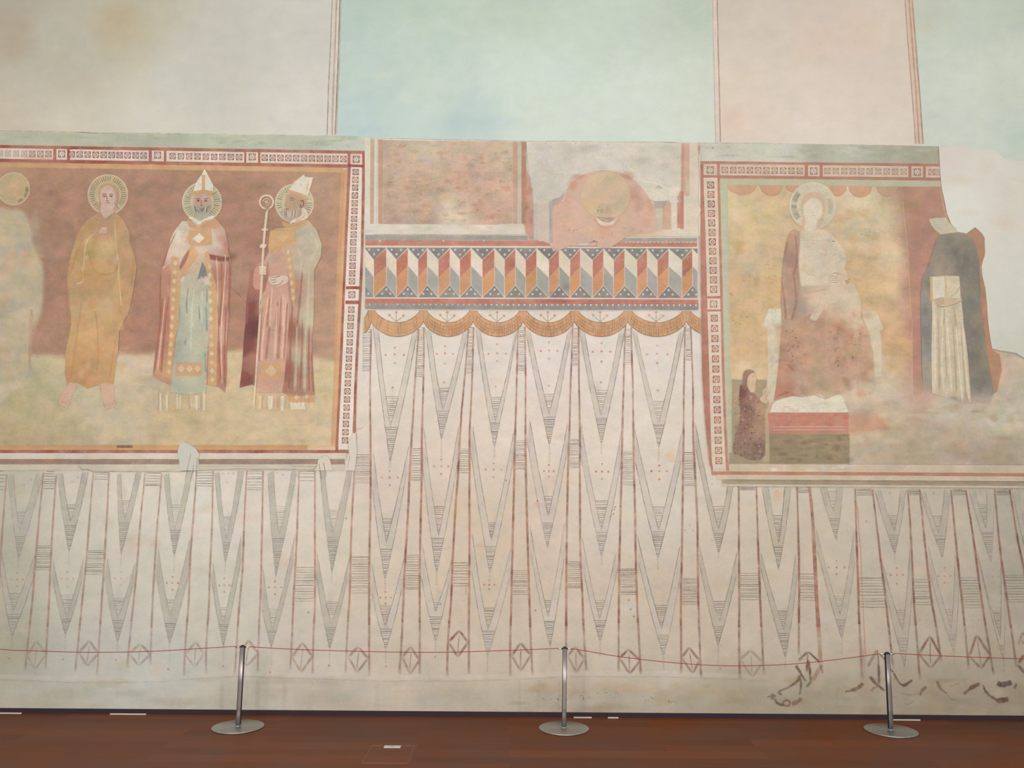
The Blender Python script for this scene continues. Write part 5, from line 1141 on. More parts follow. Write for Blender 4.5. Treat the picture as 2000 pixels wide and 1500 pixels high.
# saint 4: bishop with crozier
s3 = Paint(11)
mt = z2((600, 1040), (560, 1090), (545, 1200), (530, 1300), (522, 1480)) + z4((515, 250), (500, 480), (480, 665), (530, 650), (575, 640), (610, 660)) + z4((700, 690), (800, 700), (870, 740), (1030, 715), (1020, 600), (1010, 300)) + z2((1022, 1450), (1025, 1250), (1025, 1080), (1075, 980), (1082, 890), (1045, 785), (980, 710), (900, 760), (740, 775), (700, 800), (690, 950), (660, 1010))
s3.grid(mt, 9, field([(620, 480, (186, 178, 150)), (600, 460, (182, 176, 150)), (590, 520, (188, 178, 150)), (610, 560, (190, 168, 142)), (600, 620, (188, 178, 152)), (590, 700, (186, 176, 150)), (605, 700, (172, 110, 92)), (566, 640, (150, 78, 68)), (562, 720, (146, 74, 64)), (490, 600, (134, 72, 66)), (485, 680, (124, 66, 66)), (480, 740, (134, 72, 66)), (498, 640, (112, 60, 62)), (500, 700, (160, 96, 80)), (540, 500, (206, 172, 146)), (540, 600, (204, 156, 132)), (530, 700, (204, 158, 130)), (560, 460, (196, 160, 120)), (495, 550, (160, 90, 76)), (575, 560, (176, 120, 100))]))
folds(s3, [z2((945, 1030), (930, 1200), (900, 1500)), z4((940, 160), (935, 400), (925, 680)), z4((870, 0), (850, 400), (840, 680)), z4((1005, 400), (1015, 600), (1020, 700)), z4((990, 200), (985, 500), (990, 700)), z2((545, 1220), (530, 1480))], (142, 76, 66), .65, 4, 2.4)
folds(s3, [z2((990, 1080), (980, 1300), (975, 1500)), z4((900, 200), (895, 420), (885, 690)), z4((965, 200), (960, 400), (955, 700)), z2((1000, 800), (1050, 900), (1000, 1000)), z2((900, 900), (930, 1000), (940, 1100))], (204, 198, 168), .55, 5, 3)
st3 = s3.build('painted_saint', M_FRESCO, lf, lf); st3['label'] = 'bishop turned left holding a crozier'
halo(575, 397, 37.5, 24, st3, (196, 186, 152), 44)
q = Paint(12)
tu = z2((780, 910), (720, 1000), (700, 1100), (660, 1230)) + z4((640, 0), (620, 300), (605, 600), (600, 700), (790, 700), (808, 600), (840, 200), (848, 60)) + z2((842, 1300), (830, 1100), (820, 980))
q.poly(tu, (204, 156, 136), .95, 1.4)
folds(q, [z4((720, 0), (690, 300), (670, 470)), z4((785, 0), (770, 300), (760, 460)), z2((700, 1280), (680, 1500)), z2((760, 1300), (745, 1500)), z4((645, 60), (620, 480)), z4((830, 40), (800, 460)), z2((690, 1010), (660, 1240))], (166, 90, 82), .75, 4.5, 2.2)
folds(q, [z4((690, 0), (650, 300), (640, 470)), z4((755, 60), (735, 460)), z4((820, 0), (800, 300), (790, 460)), z2((720, 1200), (700, 1500)), z2((800, 1250), (800, 1500))], (226, 190, 166), .75, 4, 2)
q.poly(z4((628, 478), (790, 476), (795, 605), (618, 605)), (204, 154, 108), .85, 2.5); q.poly(z4((710, 495), (755, 545), (712, 585), (668, 545)), (218, 196, 152), .75, 3)
q.poly(z2((590, 1070), (640, 1060), (645, 1200), (610, 1220), (580, 1190)), (206, 150, 132), .85, 2, True)
for (x0, x1, c) in ((604, 650, (214, 176, 130)), (612, 640, (226, 204, 168)), (690, 725, (228, 218, 194)), (740, 770, (206, 160, 120)), (780, 805, (230, 218, 192)), (850, 965, (230, 220, 198)), (1000, 1022, (222, 190, 150))):
    q.poly(z4((x0, 730), (x1, 725), (x1 - 5, 820 + random.uniform(-8, 20)), (x0 + 3, 825)), c, .75, 2)
q.poly(z4((820, 700), (900, 720), (1030, 715), (1025, 770), (860, 775), (830, 740)), (198, 138, 90), .8, 3); diamonds(q, (570, 777), (608, 774), 2, 5, 6)
for k in range(14): q.stroke([(505 + k * 7.6, 776 + random.uniform(-4, 4)), (504 + k * 7.6, 792 + random.uniform(-4, 6))], 1.3, (140, 104, 76), .5)
q.build('tunic', M_SOFT, st3, lf)
q = Paint(13)
q.poly(z2((708, 785), (890, 790), (882, 890), (820, 900), (790, 910), (700, 960), (690, 900)), (206, 162, 108), .92, 1.6); q.poly(z2((740, 830), (800, 810), (850, 850), (790, 880)), (218, 184, 136), .6, 4)
q.stroke(z2((708, 785), (890, 790)), 1, (150, 104, 66), .7); q.stroke(z2((800, 890), (830, 850), (870, 885)), 1, (140, 94, 60), .7); q.stroke(z2((700, 950), (760, 910), (790, 905), (740, 960), (690, 1000)), 2.4, (198, 134, 74), .7, soft=1.6)
q.poly(z2((815, 910), (850, 930), (880, 1080), (890, 1200), (885, 1350), (868, 1340), (850, 1200), (830, 1050)), (206, 160, 108), .9, 1.4); diamonds(q, (562, 485), (574, 590), 7, 3.6, 6)
q.poly(z2((790, 720), (840, 740), (880, 740), (900, 715), (980, 710), (970, 750), (880, 780), (800, 760)), (200, 152, 104), .85, 2)
q.build('gold_stole', M_SOFT, st3, lf)
q = Paint(13)
q.poly(z2((830, 520), (960, 550), (958, 640), (900, 700), (850, 720), (800, 690), (790, 650), (815, 630), (818, 570)), (178, 138, 116), .96, 1.5, True)
q.poly(z2((795, 620), (830, 640), (880, 640), (920, 610), (900, 690), (855, 718), (805, 700), (788, 660)), (166, 156, 136), .85, 3, True)
q.stroke(z2((822, 560), (812, 600), (822, 612)), 1, (84, 52, 42), .9, smooth=True); q.stroke(z2((845, 570), (862, 562), (880, 572)), 1.7, (80, 50, 40), .95); q.stroke(z2((840, 555), (862, 546), (885, 560)), 1.5, (80, 50, 40), .85); q.stroke(z2((815, 632), (840, 630)), 1.7, (120, 56, 48), .85)
q.stroke(z2((925, 575), (945, 570), (948, 600), (930, 620), (925, 595)), 1.8, (104, 62, 48), .9, smooth=True)
for k in range(10): q.stroke(z2((800 + k * 11, 645 + random.uniform(-8, 8)), (803 + k * 10, 690 + random.uniform(-14, 10))), 1, random.choice([(210, 200, 176), (96, 84, 68)]), .8)
q.poly(z2((940, 620), (975, 650), (975, 700), (900, 720), (850, 740), (870, 710), (930, 680)), (222, 208, 182), .92, 1.2, True); folds(q, [z2((945, 640), (955, 680), (900, 715)), z2((920, 690), (880, 720))], (150, 108, 84), .7, 1.2, .6)
q.build('head', M_SOFT, st3, lf)
q = Paint(14)
q.poly(z2((838, 492), (870, 440), (950, 378), (960, 395), (1000, 400), (1018, 398), (1000, 470), (975, 545), (900, 515)), (220, 210, 190), .97, 1.2)
q.poly(z2((835, 488), (900, 505), (975, 532), (968, 560), (900, 530), (832, 512)), (200, 152, 104), .95, 1); q.stroke(z2((838, 492), (880, 430), (950, 378)), 3, (190, 146, 108), .8, soft=1.2); q.stroke(z2((985, 420), (975, 470), (965, 530)), 2.4, (200, 152, 104), .8)
q.stroke(z2((925, 430), (922, 460), (935, 445), (930, 470)), 1.1, (110, 104, 90), .7)
q.build('mitre', M_SOFT, st3, lf)
q = Paint(15)
q.stroke([(520.5 + math.cos(t) * 13.2, 394.7 + math.sin(t) * 13.2) for t in [math.pi * .42 - i * math.pi * 1.92 / 20 for i in range(21)]], 3.4, (216, 200, 168), .95, soft=.8)
q.stroke([(520.5 + math.cos(t) * 7, 394.7 + math.sin(t) * 7) for t in [math.pi * .6 - i * math.pi * 1.6 / 12 for i in range(13)]], 1.4, (206, 180, 148), .8, soft=.8)
for t in (0, 1.57, 3.14, 4.71): q.stroke([(520.5, 394.7), (520.5 + math.cos(t + .5) * 4, 394.7 + math.sin(t + .5) * 4)], 1.4, (222, 206, 176), .8)
q.stroke(z2((690, 630), (678, 660), (665, 780), (655, 900), (650, 1000), (640, 1200), (625, 1400)) + z4((640, 20), (622, 250), (605, 500), (590, 720), (583, 825)), [4.6, 4.6, 4.2, 4, 3.6, 3.4], (218, 204, 172), .96, soft=.8, step=12, jit=.2)
for (x, y) in ((665, 782), (654, 895), (650, 908)): q.stroke(z2((x - 22, y), (x + 22, y)), 3.4, (224, 212, 186), .95)
for ln in (z2((683, 640), (660, 860), (647, 1000), (630, 1240)), z4((632, 60), (606, 420), (586, 800))): q.stroke([(x + 2, y) for x, y in ln], .9, (120, 88, 70), .65, soft=.4, vary=.5, step=7)
q.build('crozier', M_SOFT, st3, lf)
q = Paint(16)
for k in range(4): q.stroke(z2((622, 1062 + k * 15), (648, 1056 + k * 15), (676, 1064 + k * 15)), 3, (226, 212, 186), .95, soft=.7, smooth=True); q.stroke(z2((622, 1069 + k * 15), (676, 1071 + k * 15)), .8, (130, 96, 76), .8)
q.build('hand', M_SOFT, st3, lf); q = Paint(16)
q.poly(z2((700, 1130), (760, 1120), (830, 1125), (832, 1165), (780, 1190), (720, 1190), (695, 1160)), (216, 198, 172), .92, 1.6, True); folds(q, [z2((705, 1132), (750, 1130), (780, 1120)), z2((700, 1150), (760, 1150)), z2((705, 1170), (755, 1165)), z2((720, 1188), (775, 1180), (800, 1150))], (116, 84, 62), .85, 1.3, .5)
q.build('hand', M_SOFT, st3, lf)

# repair patches biting into the lower border
pt = empty('plaster_fill', (W(368, 918).x, -0.008, W(368, 918).z), 'rough grey plaster filling with drawn lines breaking the left fresco lower border', 'plaster repair')
q = Paint(12); q.poly([(348, 878), (352, 866), (359, 862), (369, 866.7), (378, 872), (382.7, 876), (389, 886.7), (388, 900), (389, 919), (351, 919), (350, 900), (346, 890)], (198, 196, 184), 1, 1); q.stroke([(352, 866), (359, 862), (369, 866.7), (382.7, 876), (389, 886.7), (388, 905)], 1.1, (130, 124, 112), .7, jit=.3, vary=.4, step=4)
q.stroke([(348, 878), (347, 890), (350, 905)], .9, (160, 150, 136), .6)
for ln in ([(373, 884), (366, 916), (360, 940)], [(379, 905), (373, 940)]): q.stroke(ln, 1.1, LNC, .75, soft=.4, vary=.4, step=5)
q.stroke([(385.5, 892), (384, 920)], 3, (156, 122, 108), .75, soft=1.2, vary=.3, step=5)
q.build('filling', M_PATCH, pt, pt)
pt = empty('plaster_fill', (W(634, 918).x, -0.008, W(634, 918).z), 'small cream plaster filling breaking the left fresco border near its lower right corner', 'plaster repair')
q = Paint(12); q.poly([(621, 899), (628, 893), (634, 889), (641, 891), (645, 900), (647, 908), (650, 919), (618, 919), (620, 908)], (212, 200, 184), 1, 1); q.stroke([(621, 899), (628, 893), (634, 889), (641, 891), (645, 900)], 1, (150, 120, 104), .7)
q.stroke([(623, 906), (628, 935)], 1, LNC, .8); q.stroke([(632, 904), (637, 930)], 1.2, LNC, .8)
q.build('filling', M_PATCH, pt, pt)
pt = empty('plaster_fill', (W(684, 918).x, -0.008, W(684, 918).z), 'tall cream plaster filling at the lower right corner of the left fresco', 'plaster repair')
q = Paint(12); q.poly([(688, 846), (695, 846), (697, 880), (693, 919), (676, 919), (675, 903), (681, 886), (680, 868), (682, 858)], (212, 202, 188), 1, 1); q.stroke([(689, 846), (683, 856), (680, 868), (682, 886), (676, 900)], 1, (140, 110, 96), .6, jit=.3)
q.stroke([(683, 890), (679, 915)], 1, LNC, .6)
q.build('filling', M_PATCH, pt, pt)

# ------------------------------------------------------------------ right fresco: enthroned mother and child
rf = empty('throne_fresco', (W(1680, 950).x, -0.006, W(1680, 950).z), 'large right fresco of a seated haloed mother with child on an ochre ground', 'fresco')
q1 = lambda *p: zz(1350, 260, 3.949, p)
q2 = lambda *p: zz(1650, 260, 3.949, p)
q3 = lambda *p: zz(1350, 620, 4.166, p)
q4 = lambda *p: zz(1650, 620, 4.166, p)
TR = lambda x: 314.5 + (x - 1368) * .0108
p = Paint(4)
p.grid([(1367, 280), (1480, 280), (1600, 282), (1720, 284), (1834, 286.5), (1836, 330), (1368, 322)], 24, field([(1390, 295, (206, 206, 188)), (1480, 300, (202, 204, 184)), (1530, 300, (206, 208, 192)), (1600, 300, (176, 180, 160)), (1640, 300, (186, 190, 170)), (1720, 300, (172, 176, 154)), (1800, 300, (166, 168, 146))]))
for i in range(50): p.blob(random.uniform(1372, 1832), random.uniform(287, 313), random.uniform(8, 28), random.uniform(2, 6), random.choice([(216, 214, 198), (158, 164, 144), (190, 194, 176), (204, 200, 180)]), .45)
p.blob(1392.5, 289, 2.4, 1.6, (60, 56, 52), .8, n=8)
p.build('green_margin', M_SOFT, rf, rf)
RIGHT = 2300
p = Paint(5)
fld = [(1421, 361), (1600, 363), (1838, 366), (1846, 395), (1853, 425), (1870, 454), (1925, 480), (1935, 540), (1932, 640), (1940, 684), (2000, 702), (RIGHT, 760), (RIGHT, 908), (1424, 906)]
p.grid(fld, 14, field([(1440, 400, (206, 180, 128)), (1440, 480, (204, 172, 118)), (1440, 560, (204, 164, 108)), (1440, 620, (196, 158, 104)), (1490, 430, (206, 176, 122)), (1500, 500, (200, 168, 116)), (1500, 560, (206, 166, 108)), (1470, 520, (194, 172, 128)), (1480, 660, (210, 168, 112)), (1450, 690, (212, 168, 112)), (1460, 715, (214, 184, 132)),
                     (1680, 400, (216, 196, 148)), (1680, 460, (212, 188, 140)), (1720, 430, (210, 186, 138)), (1740, 500, (216, 190, 134)), (1680, 520, (210, 174, 116)), (1740, 560, (212, 178, 120)), (1690, 570, (208, 168, 112)), (1740, 640, (210, 168, 110)), (1755, 680, (202, 154, 94)), (1740, 715, (214, 182, 128)), (1730, 760, (208, 190, 152)),
                     (1780, 380, (176, 124, 96)), (1800, 400, (174, 122, 96)), (1825, 390, (182, 140, 106)), (1820, 415, (190, 158, 114)), (1790, 460, (168, 114, 94)), (1800, 500, (166, 112, 96)), (1785, 560, (172, 112, 90)), (1788, 640, (184, 122, 96)), (1792, 720, (188, 134, 108)), (1796, 775, (190, 148, 122)),
                     (1950, 720, (204, 168, 132)), (1990, 760, (190, 174, 144)), (1935, 640, (190, 124, 80)), (1980, 715, (198, 170, 138)), (1700, 830, (204, 178, 140)), (1750, 800, (196, 172, 136)), (1850, 800, (192, 178, 148)), (1950, 820, (192, 180, 150)), (1850, 860, (172, 152, 120)), (1780, 880, (172, 152, 112)), (1950, 880, (164, 144, 110)), (1700, 880, (178, 156, 126)), (1680, 780, (206, 180, 144)), (1440, 880, (150, 126, 102)), (1470, 870, (164, 142, 110)), (2200, 850, (160, 144, 110))], shift=(7, 11, 20)))
for i in range(170): p.blob(random.uniform(1430, 1760), random.uniform(385, 720), random.uniform(5, 24), random.uniform(4, 16), random.choice([(216, 198, 150), (190, 150, 92), (214, 176, 116), (186, 164, 118), (204, 176, 130), (216, 190, 160)]), random.uniform(.12, .38))
for i in range(90): p.blob(random.uniform(1660, 2000), random.uniform(780, 898), random.uniform(8, 34), random.uniform(4, 14), random.choice([(206, 194, 166), (160, 136, 104), (184, 152, 120), (168, 150, 100), (192, 182, 156), (160, 144, 124)]), random.uniform(.15, .4))
for i in range(40): p.blob(random.uniform(1770, 1830), random.uniform(370, 520), random.uniform(4, 14), random.uniform(4, 14), random.choice([(156, 100, 84), (192, 146, 116), (182, 132, 108)]), .3)
for (cx, cy) in ((1500, 518), (1460, 543), (1452, 615), (1432, 575), (1505, 545), (1445, 630), (1695, 455)):
    for i in range(9): p.blob(cx + random.gauss(0, 6), cy + random.gauss(0, 5), random.uniform(1, 4), random.uniform(.8, 2), (140, 120, 88), .5, n=8)
p.grid(q2((450, 412), (735, 412), (745, 520), (775, 640), (830, 720), (720, 790), (690, 900), (640, 1050), (600, 1120), (590, 1500)) + q4((620, 100), (630, 400), (635, 620), (600, 700), (560, 640), (552, 400), (545, 60)) + q2((510, 1450), (498, 1200), (483, 900), (458, 620)), 9, lambda x, y: mixc((186, 136, 110), (176, 122, 108), .5 + .5 * math.sin(x * .07 + y * .03)), a=lambda x, y: .8 * min(1, max(0, (785 - y) / 60)))
p.stroke(q2((450, 410), (455, 620), (485, 900), (500, 1200), (515, 1500)) + q4((545, 0), (550, 400), (545, 640)), 2, (222, 190, 140), .5, soft=1.5)
p.build('ochre_ground', M_FRESCO, rf, rf)
p = Paint(6)
for (x0, x1, dd) in ((1420, 1479, 19), (1483, 1530, 20), (1533, 1580, 14), (1618, 1654, 20), (1657, 1704, 22), (1711, 1755, 20)):
    pts = [(x0 + (x1 - x0) * i / 14, 361.5 + (x0 - 1420) * .008 + dd * (1 - (2 * i / 14 - 1) ** 2) ** .6) for i in range(15)]
    p.poly(pts, (204, 150, 116) if x0 < 1700 else (186, 156, 124), .85, 1.4); p.stroke(pts, 1, (160, 96, 76), .6, soft=.8)
p.build('canopy_scallops', M_SOFT, rf, rf)
# border
p = Paint(6)
hband(p, 1405, 1838, 33, 46, (184, 186, 150), .95, sl_=TR, c2=(192, 190, 156), soft=1.5)
vband(p, [(1406, 350), (1410.5, 513), (1416, 740), (1422, 884)], [(1421, 360), (1423.4, 513), (1428, 740), (1431, 884)], (192, 190, 156), .95, 1.8, c2=(184, 190, 160))
p.build('green_fillet', M_SOFT, rf, rf)
p = Paint(7)
hband(p, 1367.5, 1836.5, 0, 33.2, (174, 98, 84), 1, sl_=TR, c2=(184, 112, 94))
for (x0, x1) in ((1374, 1400.6), (1405.7, 1571.6), (1578, 1600.7), (1607, 1774), (1780, 1803), (1808, 1836)):
    hband(p, x0, x1, 5.6, 27.4, (216, 202, 178), .97, sl_=TR, c2=(208, 192, 168), wob=.2)
p.build('top_border', M_SOFT, rf, rf)
p = Paint(7)
vband(p, [(1367.5, 322), (1369, 513), (1371, 700), (1378, 830), (1389.6, 926)], [(1375, 322), (1380, 513), (1385, 700), (1390, 830), (1393, 926)], (172, 92, 78), 1, 1.2, c2=(184, 108, 90))
vband(p, [(1363, 440), (1366, 513), (1369, 700), (1376, 830), (1386, 910)], [(1368, 440), (1372, 513), (1377, 700), (1383, 830), (1389, 910)], (150, 104, 90), .55, 4)
vband(p, [(1374, 347), (1379.5, 513), (1385.5, 740), (1389.6, 884), (1393, 916)], [(1402, 347), (1406, 513), (1411, 740), (1416.5, 884), (1419, 916)], (220, 206, 184), 1, c2=(214, 198, 174))
vband(p, [(1401, 347), (1405, 513), (1410.5, 740), (1416, 884), (1419, 920)], [(1405.7, 347), (1410, 513), (1415.5, 740), (1421.5, 884), (1424.5, 920)], (180, 100, 84), 1, c2=(188, 112, 94))
p.poly([(1381, 578.6), (1408, 578), (1408, 583), (1381, 583)], (174, 92, 78), 1, .5); p.poly([(1381.5, 604.5), (1409, 604.5), (1409.5, 608), (1381.5, 608.5)], (174, 92, 78), 1, .5)
p.build('left_border', M_SOFT, rf, rf)
HB0 = lambda x: (x - 1400) * .006
p = Paint(7)
hband(p, 1424, RIGHT, 906, 921, (210, 192, 164), 1, sl_=HB0, c2=(202, 184, 154))
for i in range(26): p.blob(random.uniform(1510, 1665), random.uniform(909, 919), random.uniform(5, 16), random.uniform(2, 5), random.choice([(232, 226, 210), (224, 190, 168), (214, 208, 196)]), .7)
hband(p, 1390, RIGHT, 920.5, 927.5, (178, 98, 80), 1, sl_=HB0, c2=(186, 114, 92)); hband(p, 1400, RIGHT, 927, 937, (212, 194, 168), 1, sl_=HB0, c2=(202, 186, 158))
hband(p, 1410, RIGHT, 936.5, 945.5, (136, 116, 92), .95, sl_=HB0, c2=(150, 130, 104), soft=1.6); hband(p, 1410, RIGHT, 944, 949.5, (196, 184, 160), .9, sl_=HB0)
for yy, c, a in ((937, (92, 74, 60), .7), (941.5, (176, 158, 126), .6), (945, (96, 80, 66), .6), (947.5, (226, 216, 196), .8), (950.5, (110, 96, 84), .6)):
    p.stroke([(1412, yy + .1), (1700, yy + HB0(1700)), (2100, yy + HB0(2100))], 1.2, c, a, soft=.8, jit=.2, vary=.4, step=14)
p.build('bottom_border', M_SOFT, rf, rf)
tl = [(x, TR(x) + 17, .95) for x in lin_c(1415.8, 1562, 10)] + [(x, TR(x) + 16.6, .75) for x in lin_c(1616, 1765, 10)] + [(1819.7, TR(1820) + 16.6, .85), (1832.5, TR(1833) + 16.6, .6)]
for (x, y, f) in tl:
    t = Paint(8); tile(t, x, y, 12.3, fade=f, c=(156, 80, 64)); t.build('border_tile', M_SOFT, rf, rf)
for (x, y, f) in rowt((1388, 361.3), (1394, 565), 12) + rowt((1395, 621.5), (1404, 899.6), 15):
    t = Paint(8); tile(t, x, y, 13.8, c=(160, 74, 56)); t.build('border_tile', M_SOFT, rf, rf)
for (x, y) in ((1387.3, 332), (1589.3, 334), (1791.5, 336), (1393.7, 593.8)):
    t = Paint(8); tile(t, x, y, 14, star=True, c=(152, 74, 58)); t.build('star_tile', M_SOFT, rf, rf)

# throne
th = Paint(9)
th.poly(q1((598, 1352), (700, 1355), (740, 1500)) + q3((738, 60), (716, 350), (692, 560), (678, 672), (640, 700), (612, 640), (622, 400), (618, 90), (578, 75)) + q1((545, 1490)), (214, 204, 176), .92, 2.5)
th_right = Paint(9); th_right.poly(q2((130, 1370), (245, 1375), (292, 1500)) + q4((318, 85), (290, 115), (300, 300), (302, 480), (245, 495), (232, 300), (190, 110), (150, 20)), (220, 208, 178), .9, 3.5)
th.poly(q1((600, 1355), (698, 1357), (692, 1460), (560, 1480)), (228, 224, 206), .7, 4)
for i in range(20): th.blob(random.uniform(1500, 1522), random.uniform(605, 760), random.uniform(3, 8), random.uniform(4, 12), random.choice([(226, 220, 200), (196, 182, 152)]), .4)
th_right.build('throne_post', M_SOFT, rf, rf); tho = th.build('throne_post', M_SOFT, rf, rf)
q = Paint(10)
q.poly(q3((635, 945), (1290, 945), (1290, 1190), (640, 1190)), (134, 118, 88), .95, 3)
for i in range(70): q.blob(random.uniform(1505, 1660), random.uniform(850, 902), random.uniform(4, 16), random.uniform(2, 7), random.choice([(110, 92, 66), (164, 146, 110), (150, 112, 88), (126, 104, 74), (176, 158, 116), (98, 84, 66)]), .45)
q.build('dark_step', M_SOFT, tho, rf)
q = Paint(10)
q.poly(q3((622, 776), (1282, 774), (1284, 942), (638, 944)), (196, 112, 96), .95, 1.6)
q.poly(q3((1280, 780), (1520, 790), (1620, 900), (1500, 935), (1282, 940)), (198, 138, 110), .75, 12)
for i in range(50): q.blob(random.uniform(1504, 1655), random.uniform(808, 832), random.uniform(4, 14), random.uniform(2, 6), random.choice([(184, 90, 80), (206, 140, 114), (210, 150, 128), (180, 96, 92)]), .4)
for yy in (890, 913): q.stroke(q3((640, yy + 1), (1278, yy - 1)), 1.2, (226, 206, 190), .85, soft=.6, vary=.4, step=10)
q.build('pink_step', M_SOFT, tho, rf)
q = Paint(11)
q.poly(q3((640, 772), (660, 712), (690, 680), (840, 636), (1050, 622), (1098, 665), (1200, 622), (1232, 650), (1256, 710), (1282, 772)), (228, 220, 196), .97, 1.4)
for i in range(26): q.blob(random.uniform(1510, 1652), random.uniform(786, 803), random.uniform(3, 14), random.uniform(1, 4), random.choice([(236, 230, 212), (206, 196, 172), (214, 206, 188)]), .6)
for i in range(26): q.blob(random.uniform(1510, 1655), random.uniform(792, 800), random.uniform(1, 4), random.uniform(.5, 1), (120, 110, 92), .5, n=7)
q.build('white_footstep', M_SOFT, tho, rf)

# mother and child
m = Paint(12)
rb = q1((800, 735), (760, 770), (735, 830), (715, 950), (700, 1100), (693, 1300), (700, 1500)) + q3((735, 60), (716, 350), (692, 560), (672, 675), (760, 645), (840, 640), (900, 647), (1000, 630), (1090, 662), (1210, 622), (1300, 600), (1400, 520)) + q4((120, 560), (250, 520), (245, 450), (215, 250), (185, 100), (130, 0)) + q1((1310, 1440), (1312, 1300), (1262, 1172), (1190, 1130), (1100, 1160), (1000, 1180), (835, 1190), (830, 1000), (835, 760))
m.grid(rb, 11, field([(1540, 460, (184, 138, 110)), (1530, 530, (182, 134, 108)), (1550, 510, (150, 104, 92)), (1545, 570, (168, 124, 100)), (1555, 600, (150, 122, 108)), (1530, 620, (182, 136, 108)), (1600, 590, (206, 176, 150)), (1660, 580, (208, 182, 154)), (1670, 620, (208, 180, 148)), (1640, 540, (206, 160, 136)), (1600, 640, (180, 132, 106)), (1560, 660, (186, 132, 106)), (1640, 650, (196, 142, 112)), (1640, 700, (194, 144, 112)),
                    (1590, 700, (192, 146, 114)), (1530, 720, (188, 122, 96)), (1530, 765, (178, 104, 82)), (1580, 740, (180, 144, 116)), (1610, 765, (172, 134, 110)), (1680, 680, (198, 150, 118)), (1700, 720, (196, 144, 114)), (1680, 760, (206, 172, 136)), (1560, 750, (176, 136, 110))], shift=(8, 15, 15)), a=lambda x, y: min(1, max(0, min((790 + (1600 - x) * .35 - y) / 40, (1712 - x + max(0, 700 - y) * .1) / 26))))
for i in range(150): m.blob(random.uniform(1520, 1700), random.uniform(600, 770), random.uniform(4, 16), random.uniform(4, 16), random.choice([(160, 108, 88), (206, 164, 132), (150, 118, 100), (190, 122, 98), (212, 176, 140)]), random.uniform(.15, .4))
for i in range(60): m.blob(random.choice([1635, 1628, 1545, 1550, 1672, 1540]) + random.gauss(0, 6), random.uniform(640, 720), random.uniform(1, 4), random.uniform(1, 3), (120, 80, 72), .5, n=8)
folds(m, [q1((745, 830), (720, 950)), q1((800, 780), (815, 900), (810, 1020), (780, 1100)), q1((700, 1140), (720, 1300), (730, 1450)), q1((790, 1080), (810, 1300), (770, 1450)), q3((760, 370), (850, 440)), q3((700, 640), (800, 600))], (146, 88, 76), .55, 4, 3)
m.stroke(q3((675, 672), (700, 640), (800, 610), (840, 640), (900, 647), (1000, 630), (1090, 662), (1210, 622)), 1.2, (120, 84, 66), .6, soft=.8)
mo = m.build('seated_mother', M_FRESCO, rf, rf)
halo(1587.3, 402, 45.5, 30, mo, (212, 204, 176), 22, math.pi * .78, math.pi * 1.25, layer=13, root=rf)
q = Paint(14)
for k in range(15):
    t = -.4 + k * .06; q.stroke([(1587.3 + math.cos(t) * 31, 402 + math.sin(t) * 31), (1587.3 + math.cos(t) * 40, 402 + math.sin(t) * 40)], 1.1, (120, 112, 92), .6, soft=.5)
q.poly(q1((845, 560), (860, 500), (900, 460), (960, 455), (1010, 480), (1035, 540), (1035, 620), (1005, 700), (965, 740), (850, 745), (858, 650)), (210, 178, 150), .85, 4, True)
q.poly(q1((865, 560), (900, 515), (945, 500), (985, 515), (1010, 560), (1005, 640), (975, 680), (960, 740), (900, 760), (870, 740), (880, 680), (865, 620)), (226, 214, 188), .95, 3, True)
q.blob(1588, 405, 12, 16, (230, 220, 200), .6)
for s in (-1, 1): q.stroke([(1588 + s * 7 - 3, 404), (1588 + s * 7, 403), (1588 + s * 7 + 3, 404)], 1, (176, 150, 122), .5)
q.stroke([(1587, 405), (1586, 415), (1589, 416)], 1, (180, 150, 120), .4); q.stroke([(1583, 421), (1592, 421)], 1.1, (180, 130, 110), .4)
q.stroke(q1((860, 550), (890, 530), (915, 505)), 1, (160, 120, 96), .5, smooth=True)
q.build('head', M_SOFT, mo, rf)
q = Paint(14)
q.poly(q1((850, 750), (960, 735), (1060, 770), (1120, 830), (1185, 920), (1192, 1000), (1165, 1080), (1130, 1150), (1050, 1178), (900, 1182), (850, 1180), (835, 1100), (828, 1000), (838, 850)), (218, 204, 178), .97, 4, True)
for i in range(40): q.blob(random.uniform(1563, 1645), random.uniform(455, 550), random.uniform(4, 14), random.uniform(3, 10), random.choice([(226, 218, 198), (204, 186, 160), (214, 196, 172)]), .4)
folds(q, [q1((840, 830), (940, 825), (1020, 840)), q1((960, 900), (1010, 940), (1060, 930)), q1((860, 1040), (900, 1090), (960, 1095)), q1((1080, 960), (1120, 930), (1160, 960), (1130, 1010)), q1((1000, 880), (1040, 900), (1030, 960))], (160, 132, 110), .5, 1, .7)
q.stroke(q1((1085, 830), (1110, 838)), 1.6, (90, 76, 66), .7)
for i in range(16): q.blob(1350 + random.uniform(1110, 1185) / 3.95, 260 + random.uniform(940, 1080) / 3.95, 2, 1, (140, 104, 92), .5, n=7)
q.build('pale_bodice', M_SOFT, mo, rf)
ch = Paint(15)
ch.poly(q1((1090, 1120), (1140, 1050), (1190, 1060), (1205, 1130), (1180, 1200), (1150, 1280), (1080, 1320), (1040, 1300), (1020, 1350), (990, 1420), (960, 1445), (915, 1430), (930, 1400), (960, 1370), (985, 1290), (1010, 1240), (1060, 1200)), (220, 198, 170), .9, 4, True)
ch.poly(q1((850, 1190), (1000, 1185), (1050, 1200), (1000, 1260), (860, 1265)), (214, 190, 164), .6, 8, True)
folds(ch, [q1((1000, 1260), (970, 1370), (935, 1410)), q1((1040, 1300), (1010, 1380), (975, 1440)), q1((1085, 1100), (1110, 1075), (1145, 1080))], (176, 134, 110), .5, 1.2, .9)
ch.build('child', M_SOFT, mo, rf)
q = Paint(16)
